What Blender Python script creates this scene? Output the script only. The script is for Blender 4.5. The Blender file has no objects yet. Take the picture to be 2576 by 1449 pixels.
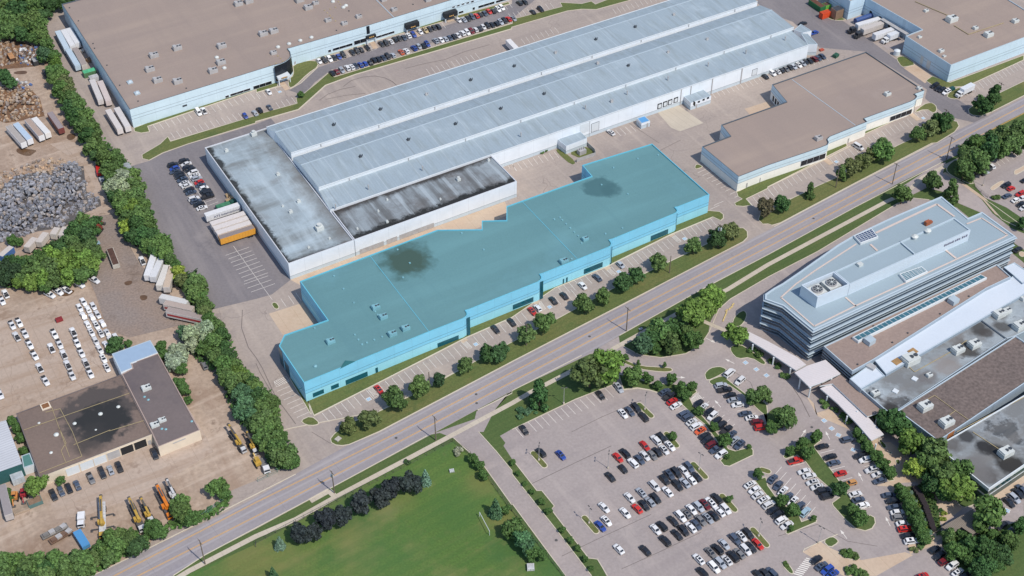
import bpy, bmesh, math, random
from mathutils import Vector, Matrix
from mathutils.geometry import tessellate_polygon
R = math.radians
random.seed(7)
sc = bpy.context.scene
# ---------------------------------------------------------------- camera
F, TH, CAMH = 3515.4, R(41.6956), 360.0
cam = bpy.data.cameras.new('camera'); co = bpy.data.objects.new('camera', cam)
sc.collection.objects.link(co); sc.camera = co
co.location = (0, 0, CAMH); co.rotation_euler = (R(90) - TH, 0, 0)
cam.sensor_width = 36; cam.lens = 36 * F / 2576; cam.clip_start = 5; cam.clip_end = 20000
# ---------------------------------------------------------------- light
SUN_AZ, SUN_EL = R(-43.5), R(54)
sd = Vector((math.cos(SUN_AZ) * math.cos(SUN_EL), math.sin(SUN_AZ) * math.cos(SUN_EL), math.sin(SUN_EL)))
sl = bpy.data.lights.new('sun', 'SUN'); so = bpy.data.objects.new('sun', sl); sc.collection.objects.link(so)
sl.energy = 3.5; sl.angle = R(0.8); sl.color = (1, .93, .82)
so.rotation_euler = sd.to_track_quat('Z', 'Y').to_euler(); so.location = sd * 800
w = bpy.data.worlds.new('World'); sc.world = w; w.use_nodes = True
sky = w.node_tree.nodes.new('ShaderNodeTexSky'); sky.sky_type = 'NISHITA'; sky.sun_disc = False
sky.sun_elevation = SUN_EL; sky.sun_rotation = math.atan2(sd.x, sd.y); sky.dust_density = .6
w.node_tree.links.new(sky.outputs[0], w.node_tree.nodes['Background'].inputs[0])
w.node_tree.nodes['Background'].inputs[1].default_value = .14
sc.view_settings.view_transform = 'Standard'; sc.view_settings.look = 'None'
sc.view_settings.exposure = 0.02; sc.view_settings.gamma = 1
sc.cycles.max_bounces = 4; sc.cycles.diffuse_bounces = 2; sc.cycles.glossy_bounces = 2
sc.cycles.transmission_bounces = 2; sc.cycles.transparent_max_bounces = 4
# ---------------------------------------------------------------- survey helpers
# A survey reading "T13 440,1020" is (sheet column 1, row 3, x, y); ground() turns it into metres on the plane z = h
def ray(x, y):
    a = (x - 1288) / F; b = -(y - 724.5) / F
    return Vector((a, math.cos(TH) + b * math.sin(TH), -math.sin(TH) + b * math.cos(TH)))
def D(t, u, v): return (644 * int(t[0]) + u / 4, 362.25 * int(t[1]) + v / 4)
def ground(t, u, v, h=0.):
    d = ray(*D(t, u, v)); k = (h - CAMH) / d.z
    return Vector((d.x * k, d.y * k, h))
def pts(s, h=0.):
    out = []; t = '00'
    for tok in s.split():
        if tok[0] == 'T': t = tok[1:]
        else:
            u, v = tok.split(','); out.append(ground(t, float(u), float(v), h))
    return out
def mpp(p): return (Vector((0, 0, CAMH)) - p).length / (F * 4)      # metres per survey unit at p
AD = R(30.35)
AX = Vector((math.cos(AD), math.sin(AD), 0)); BX = Vector((math.sin(AD), -math.cos(AD), 0))   # along / across the industrial grid
def ang(t, u, v, du, dv):
    a = ground(t, u, v); b = ground(t, u + du, v + dv); return math.atan2(b.y - a.y, b.x - a.x)
# ---------------------------------------------------------------- materials
def rgb(*c):
    return tuple(((x / 255) / 12.92 if x / 255 < .04045 else ((x / 255 + .055) / 1.055) ** 2.4) for x in c) + (1,)
MATS = {}
class NT:
    def __init__(s, name, rough=.8, metal=0.):
        s.m = bpy.data.materials.new(name); s.m.use_nodes = True; s.t = s.m.node_tree; s.n = s.t.nodes
        s.b = s.n['Principled BSDF']; s.b.inputs['Roughness'].default_value = rough; s.b.inputs['Metallic'].default_value = metal
        MATS[name] = s.m
    def new(s, typ, **kw):
        x = s.n.new(typ)
        for k, v in kw.items(): setattr(x, k, v)
        return x
    def link(s, a, b): s.t.links.new(a, b)
    def pos(s):
        if not hasattr(s, '_p'): s._p = s.new('ShaderNodeNewGeometry').outputs['Position']
        return s._p
    def obj(s):
        if not hasattr(s, '_o'): s._o = s.new('ShaderNodeTexCoord').outputs['Object']
        return s._o
    def noise(s, scale, detail=3, vec=None, rough=.55):
        n = s.new('ShaderNodeTexNoise'); n.inputs['Scale'].default_value = scale; n.inputs['Detail'].default_value = detail
        n.inputs['Roughness'].default_value = rough; s.link(vec or s.pos(), n.inputs['Vector']); return n.outputs['Fac']
    def ramp(s, f, a, b):
        n = s.new('ShaderNodeMapRange', clamp=True); n.inputs['From Min'].default_value = a; n.inputs['From Max'].default_value = b
        s.link(f, n.inputs['Value']); return n.outputs['Result']
    def math(s, op, a, b=None):
        n = s.new('ShaderNodeMath', operation=op)
        for i, x in enumerate((a, b)):
            if x is None: continue
            if isinstance(x, (int, float)): n.inputs[i].default_value = x
            else: s.link(x, n.inputs[i])
        return n.outputs[0]
    def mix(s, f, a, b, mode='MIX'):
        n = s.new('ShaderNodeMix', data_type='RGBA', blend_type=mode)
        for i, x in ((0, f), (6, a), (7, b)):
            if isinstance(x, (int, float)): n.inputs[i].default_value = x
            elif isinstance(x, tuple): n.inputs[i].default_value = x
            else: s.link(x, n.inputs[i])
        return n.outputs[2]
    def dot(s, v, vec):
        n = s.new('ShaderNodeVectorMath', operation='DOT_PRODUCT'); s.link(v, n.inputs[0]); n.inputs[1].default_value = vec
        return n.outputs['Value']
    def out(s, c): s.link(c, s.b.inputs['Base Color'])
def surface(name, c1, c2, scale=.05, fine=1.2, fineamt=.12, rough=.85, spots=(), stripes=(), blobs=(), edges=(), metal=0., cracks=None, streaks=()):
    """mottled surface: two tones by noise, fine grain, then patches, seams, stain blobs and stained edges"""
    t = NT(name, rough, metal)
    c = t.mix(t.ramp(t.noise(scale, 5), .3, .7), c1, c2)
    c = t.mix(t.math('MULTIPLY', t.ramp(t.noise(fine, 4), .25, .75), fineamt * 2), c, (0, 0, 0, 1))
    for col, sca, lo, hi, amt in spots:
        c = t.mix(t.math('MULTIPLY', t.ramp(t.noise(sca, 6, rough=.65), lo - .02, lo + (hi - lo) * .5), amt), c, col)
    for a, period, width, col, amt in stripes:      # repeating seams across direction a (degrees)
        d = t.dot(t.pos(), (math.cos(R(a)), math.sin(R(a)), 0))
        f = t.math('FRACT', t.math('DIVIDE', d, period)); f = t.math('LESS_THAN', f, width / period)
        c = t.mix(t.math('MULTIPLY', f, amt), c, col)
    for a, sx, sy, col, lo, hi, amt in streaks:     # long worn streaks running in direction a
        mp = t.new('ShaderNodeMapping', vector_type='TEXTURE'); mp.inputs['Rotation'].default_value = (0, 0, R(a)); mp.inputs['Scale'].default_value = (1 / sx, 1 / sy, 1)
        t.link(t.pos(), mp.inputs['Vector']); c = t.mix(t.math('MULTIPLY', t.ramp(t.noise(1, 5, mp.outputs[0], .6), lo, hi), amt), c, col)
    if cracks:
        v = t.new('ShaderNodeTexVoronoi', feature='DISTANCE_TO_EDGE'); v.inputs['Scale'].default_value = cracks[0]
        warp = t.new('ShaderNodeVectorMath', operation='ADD'); nn = t.new('ShaderNodeTexNoise'); nn.inputs['Scale'].default_value = cracks[0] * 3
        t.link(t.pos(), nn.inputs['Vector']); sc_ = t.new('ShaderNodeVectorMath', operation='SCALE'); sc_.inputs['Scale'].default_value = 1.2 / cracks[0] * .25
        t.link(nn.outputs['Color'], sc_.inputs[0]); t.link(t.pos(), warp.inputs[0]); t.link(sc_.outputs[0], warp.inputs[1]); t.link(warp.outputs[0], v.inputs['Vector'])
        f = t.math('MULTIPLY', t.math('LESS_THAN', v.outputs['Distance'], cracks[1]), t.ramp(t.noise(cracks[0] * .6), .45, .6))
        c = t.mix(t.math('MULTIPLY', f, cracks[3]), c, cracks[2])
    for x, y, r, col, soft, amt in blobs:
        n = t.new('ShaderNodeVectorMath', operation='DISTANCE'); m = t.new('ShaderNodeVectorMath', operation='MULTIPLY')
        m.inputs[1].default_value = (1, 1, 0); t.link(t.pos(), m.inputs[0]); t.link(m.outputs[0], n.inputs[0]); n.inputs[1].default_value = (x, y, 0)
        d = t.math('ADD', n.outputs['Value'], t.math('MULTIPLY', t.math('SUBTRACT', t.noise(.22, 5), .5), r * 1.5))
        f = t.ramp(d, r * (1 + soft), r * (1 - soft)); c = t.mix(t.math('MULTIPLY', f, amt), c, col)
    for p, nrm, wid, col, soft, amt in edges:       # dirt gathered along a roof edge: p on the edge, nrm pointing inwards
        d = t.math('SUBTRACT', t.dot(t.pos(), (nrm.x, nrm.y, 0)), p.x * nrm.x + p.y * nrm.y)
        d = t.math('ADD', d, t.math('MULTIPLY', t.math('SUBTRACT', t.noise(.16, 6, rough=.7), .5), wid * 4))
        f = t.ramp(d, wid * (1 + soft), wid * (1 - soft)); c = t.mix(t.math('MULTIPLY', f, amt), c, col)
    t.out(c); return t.m
def plain(name, c, var=.12, rough=.6, metal=0., scale=.6):
    t = NT(name, rough, metal); t.out(t.mix(t.math('MULTIPLY', t.ramp(t.noise(scale, 4, t.obj()), .3, .7), var * 2), c, tuple(x * .45 for x in c[:3]) + (1,))); return t.m
def wallmat(name, bands, rough=.7, joint=7.3, seam=None):
    """painted tilt-up wall: bands = [(top height, colour)...] from the bottom up, vertical panel joints, dark reveal lines at seam heights"""
    t = NT(name, rough); z = t.dot(t.pos(), (0, 0, 1)); c = bands[-1][1]
    for h, col in reversed(bands[:-1]): c = t.mix(t.math('LESS_THAN', z, h), c, col)
    for h in seam or ():
        f = t.math('LESS_THAN', t.math('ABSOLUTE', t.math('SUBTRACT', z, h)), .13)
        c = t.mix(t.math('MULTIPLY', f, .45), c, rgb(40, 60, 75))
    for a in (AD, AD + R(90)):
        d = t.dot(t.pos(), (math.cos(a), math.sin(a), 0))
        f = t.math('LESS_THAN', t.math('FRACT', t.math('DIVIDE', d, joint)), .16 / joint); c = t.mix(t.math('MULTIPLY', f, .14), c, rgb(60, 75, 85))
    c = t.mix(t.math('MULTIPLY', t.ramp(t.noise(.25, 5), .35, .75), .12), c, rgb(110, 120, 120)); t.out(c); return t.m
# ---------------------------------------------------------------- mesh helpers
class MB:
    def __init__(s): s.v = []; s.f = []; s.m = []
    def face(s, vs, mi=0):
        i = len(s.v); s.v += [tuple(v) for v in vs]; s.f.append(tuple(range(i, i + len(vs)))); s.m.append(mi)
    def quad(s, a, b, c, d, mi=0): s.face((a, b, c, d), mi)
    def box(s, cx, cy, z0, lx, ly, h, a=0., mi=0, taper=0.):
        ca, sa = math.cos(a), math.sin(a)
        def P(x, y, z): return (cx + x * ca - y * sa, cy + x * sa + y * ca, z)
        x, y = lx / 2, ly / 2; k = 1 - taper
        lo = [P(-x, -y, z0), P(x, -y, z0), P(x, y, z0), P(-x, y, z0)]
        hi = [P(-x * k, -y * k, z0 + h), P(x * k, -y * k, z0 + h), P(x * k, y * k, z0 + h), P(-x * k, y * k, z0 + h)]
        i = len(s.v); s.v += lo + hi
        for f in ((3, 2, 1, 0), (4, 5, 6, 7), (0, 1, 5, 4), (1, 2, 6, 5), (2, 3, 7, 6), (3, 0, 4, 7)):
            s.f.append(tuple(i + k_ for k_ in f)); s.m.append(mi)
    def cyl(s, p, q, r0, r1=None, n=8, mi=0):
        r1 = r0 if r1 is None else r1; p = Vector(p); q = Vector(q); d = (q - p).normalized()
        u = d.orthogonal().normalized(); v = d.cross(u); i = len(s.v)
        for c, r in ((p, r0), (q, r1)):
            for k in range(n):
                a = 2 * math.pi * k / n; s.v.append(tuple(c + (u * math.cos(a) + v * math.sin(a)) * r))
        for k in range(n):
            s.f.append((i + k, i + (k + 1) % n, i + n + (k + 1) % n, i + n + k)); s.m.append(mi)
        s.f.append(tuple(i + k for k in reversed(range(n)))); s.f.append(tuple(i + n + k for k in range(n))); s.m += [mi, mi]
    def beam(s, p, q, w_, h_, mi=0):
        p = Vector(p); q = Vector(q); d = (q - p).normalized(); u = d.cross(Vector((0, 0, 1)))
        u = u.normalized() if u.length > 1e-4 else Vector((1, 0, 0)); v = u.cross(d); i = len(s.v)
        for c in (p, q):
            for a, b in ((-1, -1), (1, -1), (1, 1), (-1, 1)): s.v.append(tuple(c + u * a * w_ / 2 + v * b * h_ / 2))
        for f in ((0, 1, 2, 3), (7, 6, 5, 4), (0, 4, 5, 1), (1, 5, 6, 2), (2, 6, 7, 3), (3, 7, 4, 0)):
            s.f.append(tuple(i + k for k in f)); s.m.append(mi)
    def prism(s, poly, z0, z1, top=True, mi=0, mtop=None, bottom=False):
        n = len(poly)
        for k in range(n):
            a, b = poly[k], poly[(k + 1) % n]
            s.face(((a[0], a[1], z0), (b[0], b[1], z0), (b[0], b[1], z1), (a[0], a[1], z1)), mi)
        if top: s.cap(poly, z1, mi if mtop is None else mtop)
        if bottom: s.cap(list(reversed(poly)), z0, mi)
    def cap(s, poly, z, mi=0):
        i = len(s.v); s.v += [(p[0], p[1], z) for p in poly]
        for tr in tessellate_polygon([[Vector((p[0], p[1], 0)) for p in poly]]):
            a, b, c = (poly[k] for k in tr)
            up = (b[0] - a[0]) * (c[1] - a[1]) - (b[1] - a[1]) * (c[0] - a[0]) > 0
            s.f.append(tuple(i + k for k in (tr if up else tr[::-1]))); s.m.append(mi)
    def mesh(s, name, *mats, smooth=False):
        me = bpy.data.meshes.new(name); me.from_pydata(s.v, [], s.f); 
        for m in mats: me.materials.append(m)
        me.polygons.foreach_set('material_index', s.m)
        if smooth: me.polygons.foreach_set('use_smooth', [True] * len(s.f))
        me.update(); return me
def ccw(poly):
    a = sum(poly[i][0] * poly[(i + 1) % len(poly)][1] - poly[(i + 1) % len(poly)][0] * poly[i][1] for i in range(len(poly)))
    return list(poly) if a > 0 else list(reversed(poly))
def inset(poly, d):
    n = len(poly); out = []
    for i in range(n):
        p0, p1, p2 = (Vector(poly[(i + k) % n][:2]) for k in (-1, 0, 1))
        e1 = (p1 - p0).normalized(); e2 = (p2 - p1).normalized()
        n1 = Vector((-e1.y, e1.x)); n2 = Vector((-e2.y, e2.x)); m = n1 + n2
        if m.length < .2: m = n1.copy()
        m = m.normalized(); k = max(.5, m.dot(n1)); q = p1 + m * (d / k); out.append(Vector((q.x, q.y, 0)))
    return out
def smooth_poly(poly, n=2):
    for _ in range(n):
        o = []
        for i in range(len(poly)):
            a, b = Vector(poly[i]), Vector(poly[(i + 1) % len(poly)]); o += [a * .75 + b * .25, a * .25 + b * .75]
        poly = o
    return poly
LINK = sc.collection.objects.link
def add(name, data, parent=None, loc=None, rz=0., color=None, **tags):
    o = bpy.data.objects.new(name, data); LINK(o)
    if parent: o.parent = parent
    if loc is not None: o.location = loc
    if rz: o.rotation_euler = (0, 0, rz)
    if color: o.color = color
    for k, v in tags.items():
        if v is not None: o[k] = v
    return o
def thing(name, label, cat, loc=(0, 0, 0), rz=0., group=None):
    return add(name, None, None, loc, rz, label=label, category=cat, group=group)
def struct(name, mb, *mats): return add(name, mb.mesh(name, *mats), kind='structure')
ORD = ['first', 'second', 'third', 'fourth', 'fifth', 'sixth', 'seventh', 'eighth', 'ninth', 'tenth', 'eleventh', 'twelfth', 'thirteenth', 'fourteenth', 'fifteenth', 'sixteenth', 'seventeenth', 'eighteenth', 'nineteenth', 'twentieth', 'twenty-first', 'twenty-second', 'twenty-third', 'twenty-fourth', 'twenty-fifth', 'twenty-sixth', 'twenty-seventh', 'twenty-eighth', 'twenty-ninth', 'thirtieth', 'thirty-first', 'thirty-second', 'thirty-third', 'thirty-fourth', 'thirty-fifth', 'thirty-sixth', 'thirty-seventh', 'thirty-eighth', 'thirty-ninth', 'fortieth']

def fit(lab):
    while len(lab.split()) > 16:
        i = lab.rfind(' the ')
        if i < 0: break
        lab = lab[:i] + ' ' + lab[i + 5:]
    assert len(lab.split()) <= 16, lab
    return lab
# ================================================================ GROUND, ROADS, MARKINGS
M_base = surface('ground_soil', rgb(120, 118, 84), rgb(96, 108, 66), .02)
M_pave = surface('worn_pavement', rgb(178, 164, 154), rgb(162, 150, 144), .012, 1.0, .1, streaks=[(30.35, .012, .14, rgb(140, 130, 126), .48, .66, .4), (-59.65, .015, .18, rgb(192, 178, 166), .52, .68, .35)], spots=[(rgb(196, 178, 162), .02, .58, .8, .6), (rgb(128, 120, 122), .07, .62, .8, .45)], stripes=[(30.35, 9.2, .12, rgb(120, 112, 112), .22)], cracks=(.05, .006, rgb(116, 106, 104), .45))
M_dark = surface('dark_asphalt', rgb(136, 130, 132), rgb(122, 117, 120), .03, 1.0, .1, streaks=[(-62, .012, .12, rgb(156, 148, 146), .5, .68, .4)], spots=[(rgb(108, 104, 110), .08, .6, .8, .45), (rgb(160, 152, 150), .03, .6, .8, .5)], cracks=(.05, .005, rgb(95, 92, 98), .25))
M_road = surface('road_asphalt', rgb(160, 153, 155), rgb(150, 144, 148), .05, 1.0, .08, streaks=[(36.4, .01, .5, rgb(138, 132, 136), .48, .66, .45), (36.4, .02, .3, rgb(176, 168, 166), .54, .7, .4)], spots=[(rgb(140, 136, 146), .05, .6, .8, .5)], stripes=[(126.4, 3.5, .7, rgb(178, 174, 178), .35), (36.4, 23., .18, rgb(120, 116, 122), .4)])
M_camp = surface('car_park_asphalt', rgb(173, 161, 157), rgb(160, 150, 148), .02, 1.0, .1, streaks=[(34, .014, .16, rgb(140, 130, 130), .5, .68, .4), (-58, .014, .15, rgb(184, 172, 166), .52, .7, .4)], spots=[(rgb(190, 176, 170), .03, .58, .8, .5), (rgb(132, 126, 132), .06, .62, .82, .4)], cracks=(.05, .005, rgb(130, 124, 126), .25))
M_side = surface('concrete', rgb(200, 189, 172), rgb(186, 174, 158), .1, 1.5, .05, stripes=[(36.4, 3.2, .15, rgb(140, 130, 120), .4)])
M_tan = surface('tan_concrete', rgb(202, 182, 160), rgb(194, 170, 148), .06, 1., .06, spots=[(rgb(170, 140, 112), .08, .55, .8, .5)], stripes=[(30.35, 6, .12, rgb(150, 126, 100), .4)])
M_kerb = plain('kerb_concrete', rgb(204, 194, 176), .08, .9)
M_dirt = surface('dirt', rgb(190, 169, 150), rgb(168, 147, 131), .03, .7, .16, streaks=[(-62, .012, .22, rgb(148, 124, 106), .5, .66, .55), (34, .015, .2, rgb(204, 186, 170), .54, .7, .5)], spots=[(rgb(132, 108, 90), .045, .53, .72, .75), (rgb(204, 184, 166), .09, .54, .74, .6), (rgb(110, 90, 76), .09, .61, .7, .7)])
M_slab = surface('yard_slab', rgb(188, 170, 156), rgb(178, 158, 142), .03, .8, .1, streaks=[(28, .014, .25, rgb(152, 128, 108), .5, .66, .5)], spots=[(rgb(160, 134, 112), .08, .55, .8, .5), (rgb(134, 114, 100), .1, .6, .72, .6)], stripes=[(30.35, 7.5, .14, rgb(120, 104, 92), .35)], cracks=(.06, .006, rgb(120, 100, 88), .4))
M_gravel = surface('dark_gravel', rgb(150, 138, 132), rgb(158, 138, 124), .06, 1.2, .2, spots=[(rgb(100, 84, 72), .07, .58, .8, .7)])
M_grass = surface('grass', rgb(98, 114, 60), rgb(120, 120, 70), .04, 1.6, .22, rough=.95, spots=[(rgb(134, 116, 76), .045, .6, .82, .65), (rgb(62, 88, 44), .1, .55, .8, .5)], stripes=[(126.4, 2.4, 1.2, rgb(70, 94, 46), .18)])
_fb = [(ground('13', u, v).x, ground('13', u, v).y, r, rgb(*c), .6, a * .6) for u, v, r, c, a in ((-30, 1330, 8, (140, 122, 76), .55), (350, 1290, 7, (130, 124, 76), .5), (950, 1060, 5, (136, 126, 80), .6), (1450, 690, 5, (126, 124, 76), .5), (1300, 780, 4, (140, 132, 96), .5), (2250, 520, 5, (132, 120, 74), .6), (2450, 880, 5, (138, 118, 76), .6), (1000, 1449, 6, (120, 122, 70), .4), (2000, 760, 9, (62, 100, 50), .5), (1300, 1250, 12, (62, 104, 54), .5))]
M_field = surface('field_grass', rgb(84, 117, 52), rgb(104, 128, 62), .02, 1.4, .2, rough=.95, blobs=_fb, streaks=[(37, .008, .12, rgb(122, 120, 74), .54, .72, .45)], spots=[(rgb(58, 96, 52), .028, .52, .8, .7), (rgb(128, 124, 78), .035, .56, .8, .55), (rgb(112, 114, 68), .25, .58, .8, .4)], stripes=[(126, 4.4, 2.2, rgb(66, 100, 46), .28)])
M_lush = surface('lush_lawn', rgb(80, 104, 54), rgb(98, 112, 62), .05, 1.5, .2, rough=.95, spots=[(rgb(112, 104, 66), .05, .62, .84, .5)], stripes=[(126.4, 2.2, 1.1, rgb(58, 84, 40), .2)])  # deeper green lawn tone for the south side and planted beds
M_white = plain('road_paint', rgb(226, 220, 213), .1, .8)
M_yellow = plain('yellow_road_paint', rgb(214, 168, 104), .15, .8)
M_blue = plain('blue_road_paint', rgb(150, 186, 214), .1, .8)

b = MB(); b.face([(-9000, -9000, -.04), (9000, -9000, -.04), (9000, 9000, -.04), (-9000, 9000, -.04)]); struct('ground', b, M_base)
def sheet(name, s, z, m, poly=None, sm=0):
    p = ccw(poly or pts(s))
    if sm: p = smooth_poly(p, sm)
    b = MB(); b.cap(p, z); return struct(name, b, m)
sheet('pavement', '', 0, M_pave, [(-470, 120), (430, 120), (430, 820), (-470, 820)])
# scrap yard and rental yard on the left
sheet('dirt_yard', 'T00 -900,300 300,300 460,430 600,760 850,1449 T01 980,300 1100,520 1300,860 1500,1100 1750,1349 T02 2020,250 1900,640 2280,1100 2450,1449 T13 -60,0 60,150 150,400 40,470 -250,590 T03 2200,690 2060,790 1600,960 1480,1180 925,1449 600,1800 -900,1800', .012, M_dirt)
sheet('concrete_yard', 'T02 -300,440 0,330 830,90 960,420 1240,840 1700,900 2050,1449 T03 2150,200 1500,600 900,830 560,880 480,620 0,1000 -300,1100', .022, M_slab)
sheet('gravel_lane', 'T01 860,740 1170,700 1240,900 1400,1200 1700,1500 T02 2000,330 1300,500 1080,420 960,60 T01 900,1380 1010,1250', .03, M_gravel)
sheet('drive_lane', 'T01 700,-30 860,20 1050,440 1190,690 860,700 960,430 820,200 500,0', .026, M_slab)
sheet('pale_soil', 'T02 1850,650 2000,640 2300,1080 2420,1440 2150,1449 1870,900', .03, M_dirt)
# dark asphalt of the two delivery yards
sheet('delivery_yard', 'T01 1320,222 1500,170 1640,95 1900,0 T00 2576,1255 T10 150,1190 200,1250 110,1290 T01 2700,0 2750,700 T11 345,1370 T12 160,65 0,110 T02 2120,220 2060,100 1800,0 T01 1650,1200 1450,700 1350,420', .012, M_dark)
sheet('upper_drive', 'T00 2576,1250 2210,1360 1900,1449 T01 1640,95 1900,20 T10 -60,1310 190,1245 150,1190', .016, M_dark)
sheet('side_drive', 'T20 2470,30 2576,130 T30 250,220 520,480 980,520 1600,900 1580,990 1800,1170 2140,1250 2270,1200 2000,1060 1290,600 800,240 330,-60 -100,-60', .016, M_dark)
sheet('car_park_drive', 'T10 250,880 340,905 450,840 620,680 T10 2576,40 T20 0,-40 300,-60 0,190 T10 2480,200 1500,520 760,700 590,830 480,960', .012, M_dark)
for s, nm in (('T12 130,258 470,150 590,350 560,372 270,472', 'loading_apron'), ('T30 1365,685 1478,645 1652,772 1580,838', 'loading_apron'), ('T20 2340,1095 2576,1020 2650,1075 2400,1160', 'loading_apron'), ('T11 345,1365 2500,580 2576,700 2100,900 500,1450', 'service_lane')): sheet(nm, s, .02, M_tan)
sheet('truck_dock', 'T20 1455,1120 1680,1060 1925,1238 1690,1322 1600,1285', .02, M_side)
sheet('dock_yard', 'T30 1020,360 770,215 1000,140 1400,360 1370,470 1200,500', .024, M_camp)
# main road
sheet('road', 'T03 500,1640 925,1449 1480,1180 2200,845 2576,660 T13 370,440 930,130 1240,0 T22 0,745 1270,100 1450,0 T31 0,870 870,400 1660,0 T30 1910,1310 2100,1220 2576,985 2900,830 2900,1000 2576,1130 2300,1270 2040,1449 T31 1900,110 1300,400 870,640 0,1115 T22 1900,20 1080,480 790,660 0,1032 T13 1740,35 740,570 0,965 T03 2060,1240 1740,1449 1400,1640', .04, M_road)
# everything green south of the road, then the pavements over it
sheet('lawn', 'T03 1400,1640 1740,1449 2060,1240 2576,975 T13 740,575 1740,38 T22 0,1035 790,662 1080,482 1900,22 T31 0,1117 870,642 1300,402 1900,112 T30 2040,1449 2300,1270 2576,1132 3000,930 3000,1700 T33 3000,1700 T03 1400,1900', .015, M_lush)
sheet('field', 'T03 1860,1449 1700,1700 T23 600,1700 540,1449 T23 0,760 T13 2576,790 2300,400 1990,95 1500,300 900,640 400,910 0,1120 T03 2576,1130', .03, M_field)
sheet('drive', 'T13 1985,62 2240,0 2420,200 2576,390 T23 0,425 430,965 800,1449 900,1600 640,1600 540,1449 0,722 T13 2576,740 2300,350', .045, M_camp)
sheet('drive_mouth', 'T12 2200,1320 2220,1240 2576,1040 T22 -20,1035 T12 2400,1230 2290,1449 T13 2240,0 1985,62 1850,10 1740,30', .043, M_camp)
sheet('car_park', '''T22 770,667 1075,488 1085,560 1150,605 1280,672 1500,700 1750,660 1890,575 1975,450 2000,330 2060,225 2200,110 2390,0 T31 0,1340 500,1080 1300,600 1460,545
 1620,560 1900,640 T31 2700,1300 T32 2576,200 2576,1449 T33 2576,1449 2400,1700 T23 1100,1700 950,1449 860,1280 770,1268 640,1100 395,780 425,745 300,590 250,590 0,272 T13 2490,140 2510,110 2455,40 T22 0,1420 640,1120 1010,975 1060,870 950,650''', .045, M_camp)
sheet('east_car_park', 'T31 2040,300 2280,150 2576,-20 2900,-100 2900,900 2576,760 2400,640 2180,540 2090,430', .05, M_camp)
sheet('east_drive', 'T31 1650,230 1790,180 1760,290 1960,400 2150,560 2260,700 2450,850 2700,950 2700,1150 2480,1000 2160,700 1900,590 1750,480 1600,440 1440,520 1330,440 1500,330', .055, M_camp)
sheet('plaza', 'T32 380,1080 460,1160 480,1260 620,1220 900,1449 T33 1100,60 1180,170 1330,560 1090,540 1280,480 1000,80 880,0 T32 880,1449 500,1290', .06, M_tan)
sheet('plaza', 'T33 1050,120 1230,100 1600,400 1960,770 1790,900 1600,1130 1700,1130 1430,1230 1240,560 1400,560 1560,560 1640,640 1760,960 1700,1000 1500,500 1290,520', .062, M_tan)
sheet('plaza', 'T33 700,1200 940,1290 1380,1210 1460,1240 1090,1449 760,1449 350,1210 520,1100 630,1170', .062, M_tan)
sheet('entrance_walk', 'T33 2240,670 2576,420 2700,340 2700,420 2320,700', .064, M_tan)
sheet('garden_soil', 'T33 1290,560 1600,530 1720,800 1740,1010 1620,1130 1500,1000', .066, M_lush)
sheet('garden_soil', 'T33 1900,1100 2576,880 2700,1449 2000,1500 1750,1150 1760,1020 2120,960', .05, M_lush)
# pavements for walking
def ribbon(name, s, wid, z, m, h=.0, parent=None):
    p = pts(s); L = []; Rr = []
    for i, q in enumerate(p):
        d = (p[min(i + 1, len(p) - 1)] - p[max(i - 1, 0)]).normalized(); n = Vector((-d.y, d.x, 0)) * wid / 2; L.append(q + n); Rr.append(q - n)
    b = MB()
    for i in range(len(p) - 1):
        a0, a1, b0, b1 = Rr[i], Rr[i + 1], L[i], L[i + 1]
        zz = Vector((0, 0, z + h)); b.quad(a0 + zz, a1 + zz, b1 + zz, b0 + zz)
        if h:
            z0 = Vector((0, 0, 0)); b.quad(a0 + z0, a1 + z0, a1 + zz, a0 + zz); b.quad(b1 + z0, b0 + z0, b0 + zz, b1 + zz)
    return struct(name, b, m)
ribbon('sidewalk', 'T03 1640,1560 1900,1400 T13 0,1050 400,880 800,655 1500,285 1960,40 T12 2200,1360 2576,1160 T22 180,1055 650,810 780,735', 1.9, .07, M_side)
ribbon('sidewalk', 'T22 960,645 1110,562 1500,345 1690,245 2170,15 T31 0,1215 300,1055 1180,585 1280,540 1430,455 1560,335 1900,165 2050,95', 1.9, .07, M_side)
ribbon('sidewalk', 'T22 1925,335 2150,432', 1.8, .075, M_side)
ribbon('bus_stop_pad', 'T13 545,695 735,590', 2.2, .072, M_side); ribbon('bus_stop_pad', 'T13 730,588 800,655', 2.0, .074, M_side)
ribbon('sidewalk', 'T30 2300,1360 2470,1270', 1.9, .07, M_side)
for s in ('T12 1075,922 1145,1010', 'T21 940,1235 975,1262', 'T21 1585,905 1620,925', 'T12 2065,508 2110,540', 'T22 220,130 265,155', 'T31 530,125 640,205', 'T30 1425,1140 1520,1210', 'T10 250,825 320,905', 'T10 1165,420 1205,490', 'T10 1590,330 1650,365', 'T10 1920,215 1985,195'):
    ribbon('entrance_path', s, 2.6, .09, M_tan)
ribbon('garden_path', 'T33 1600,1120 1760,1000', 3, .08, M_tan)
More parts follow.
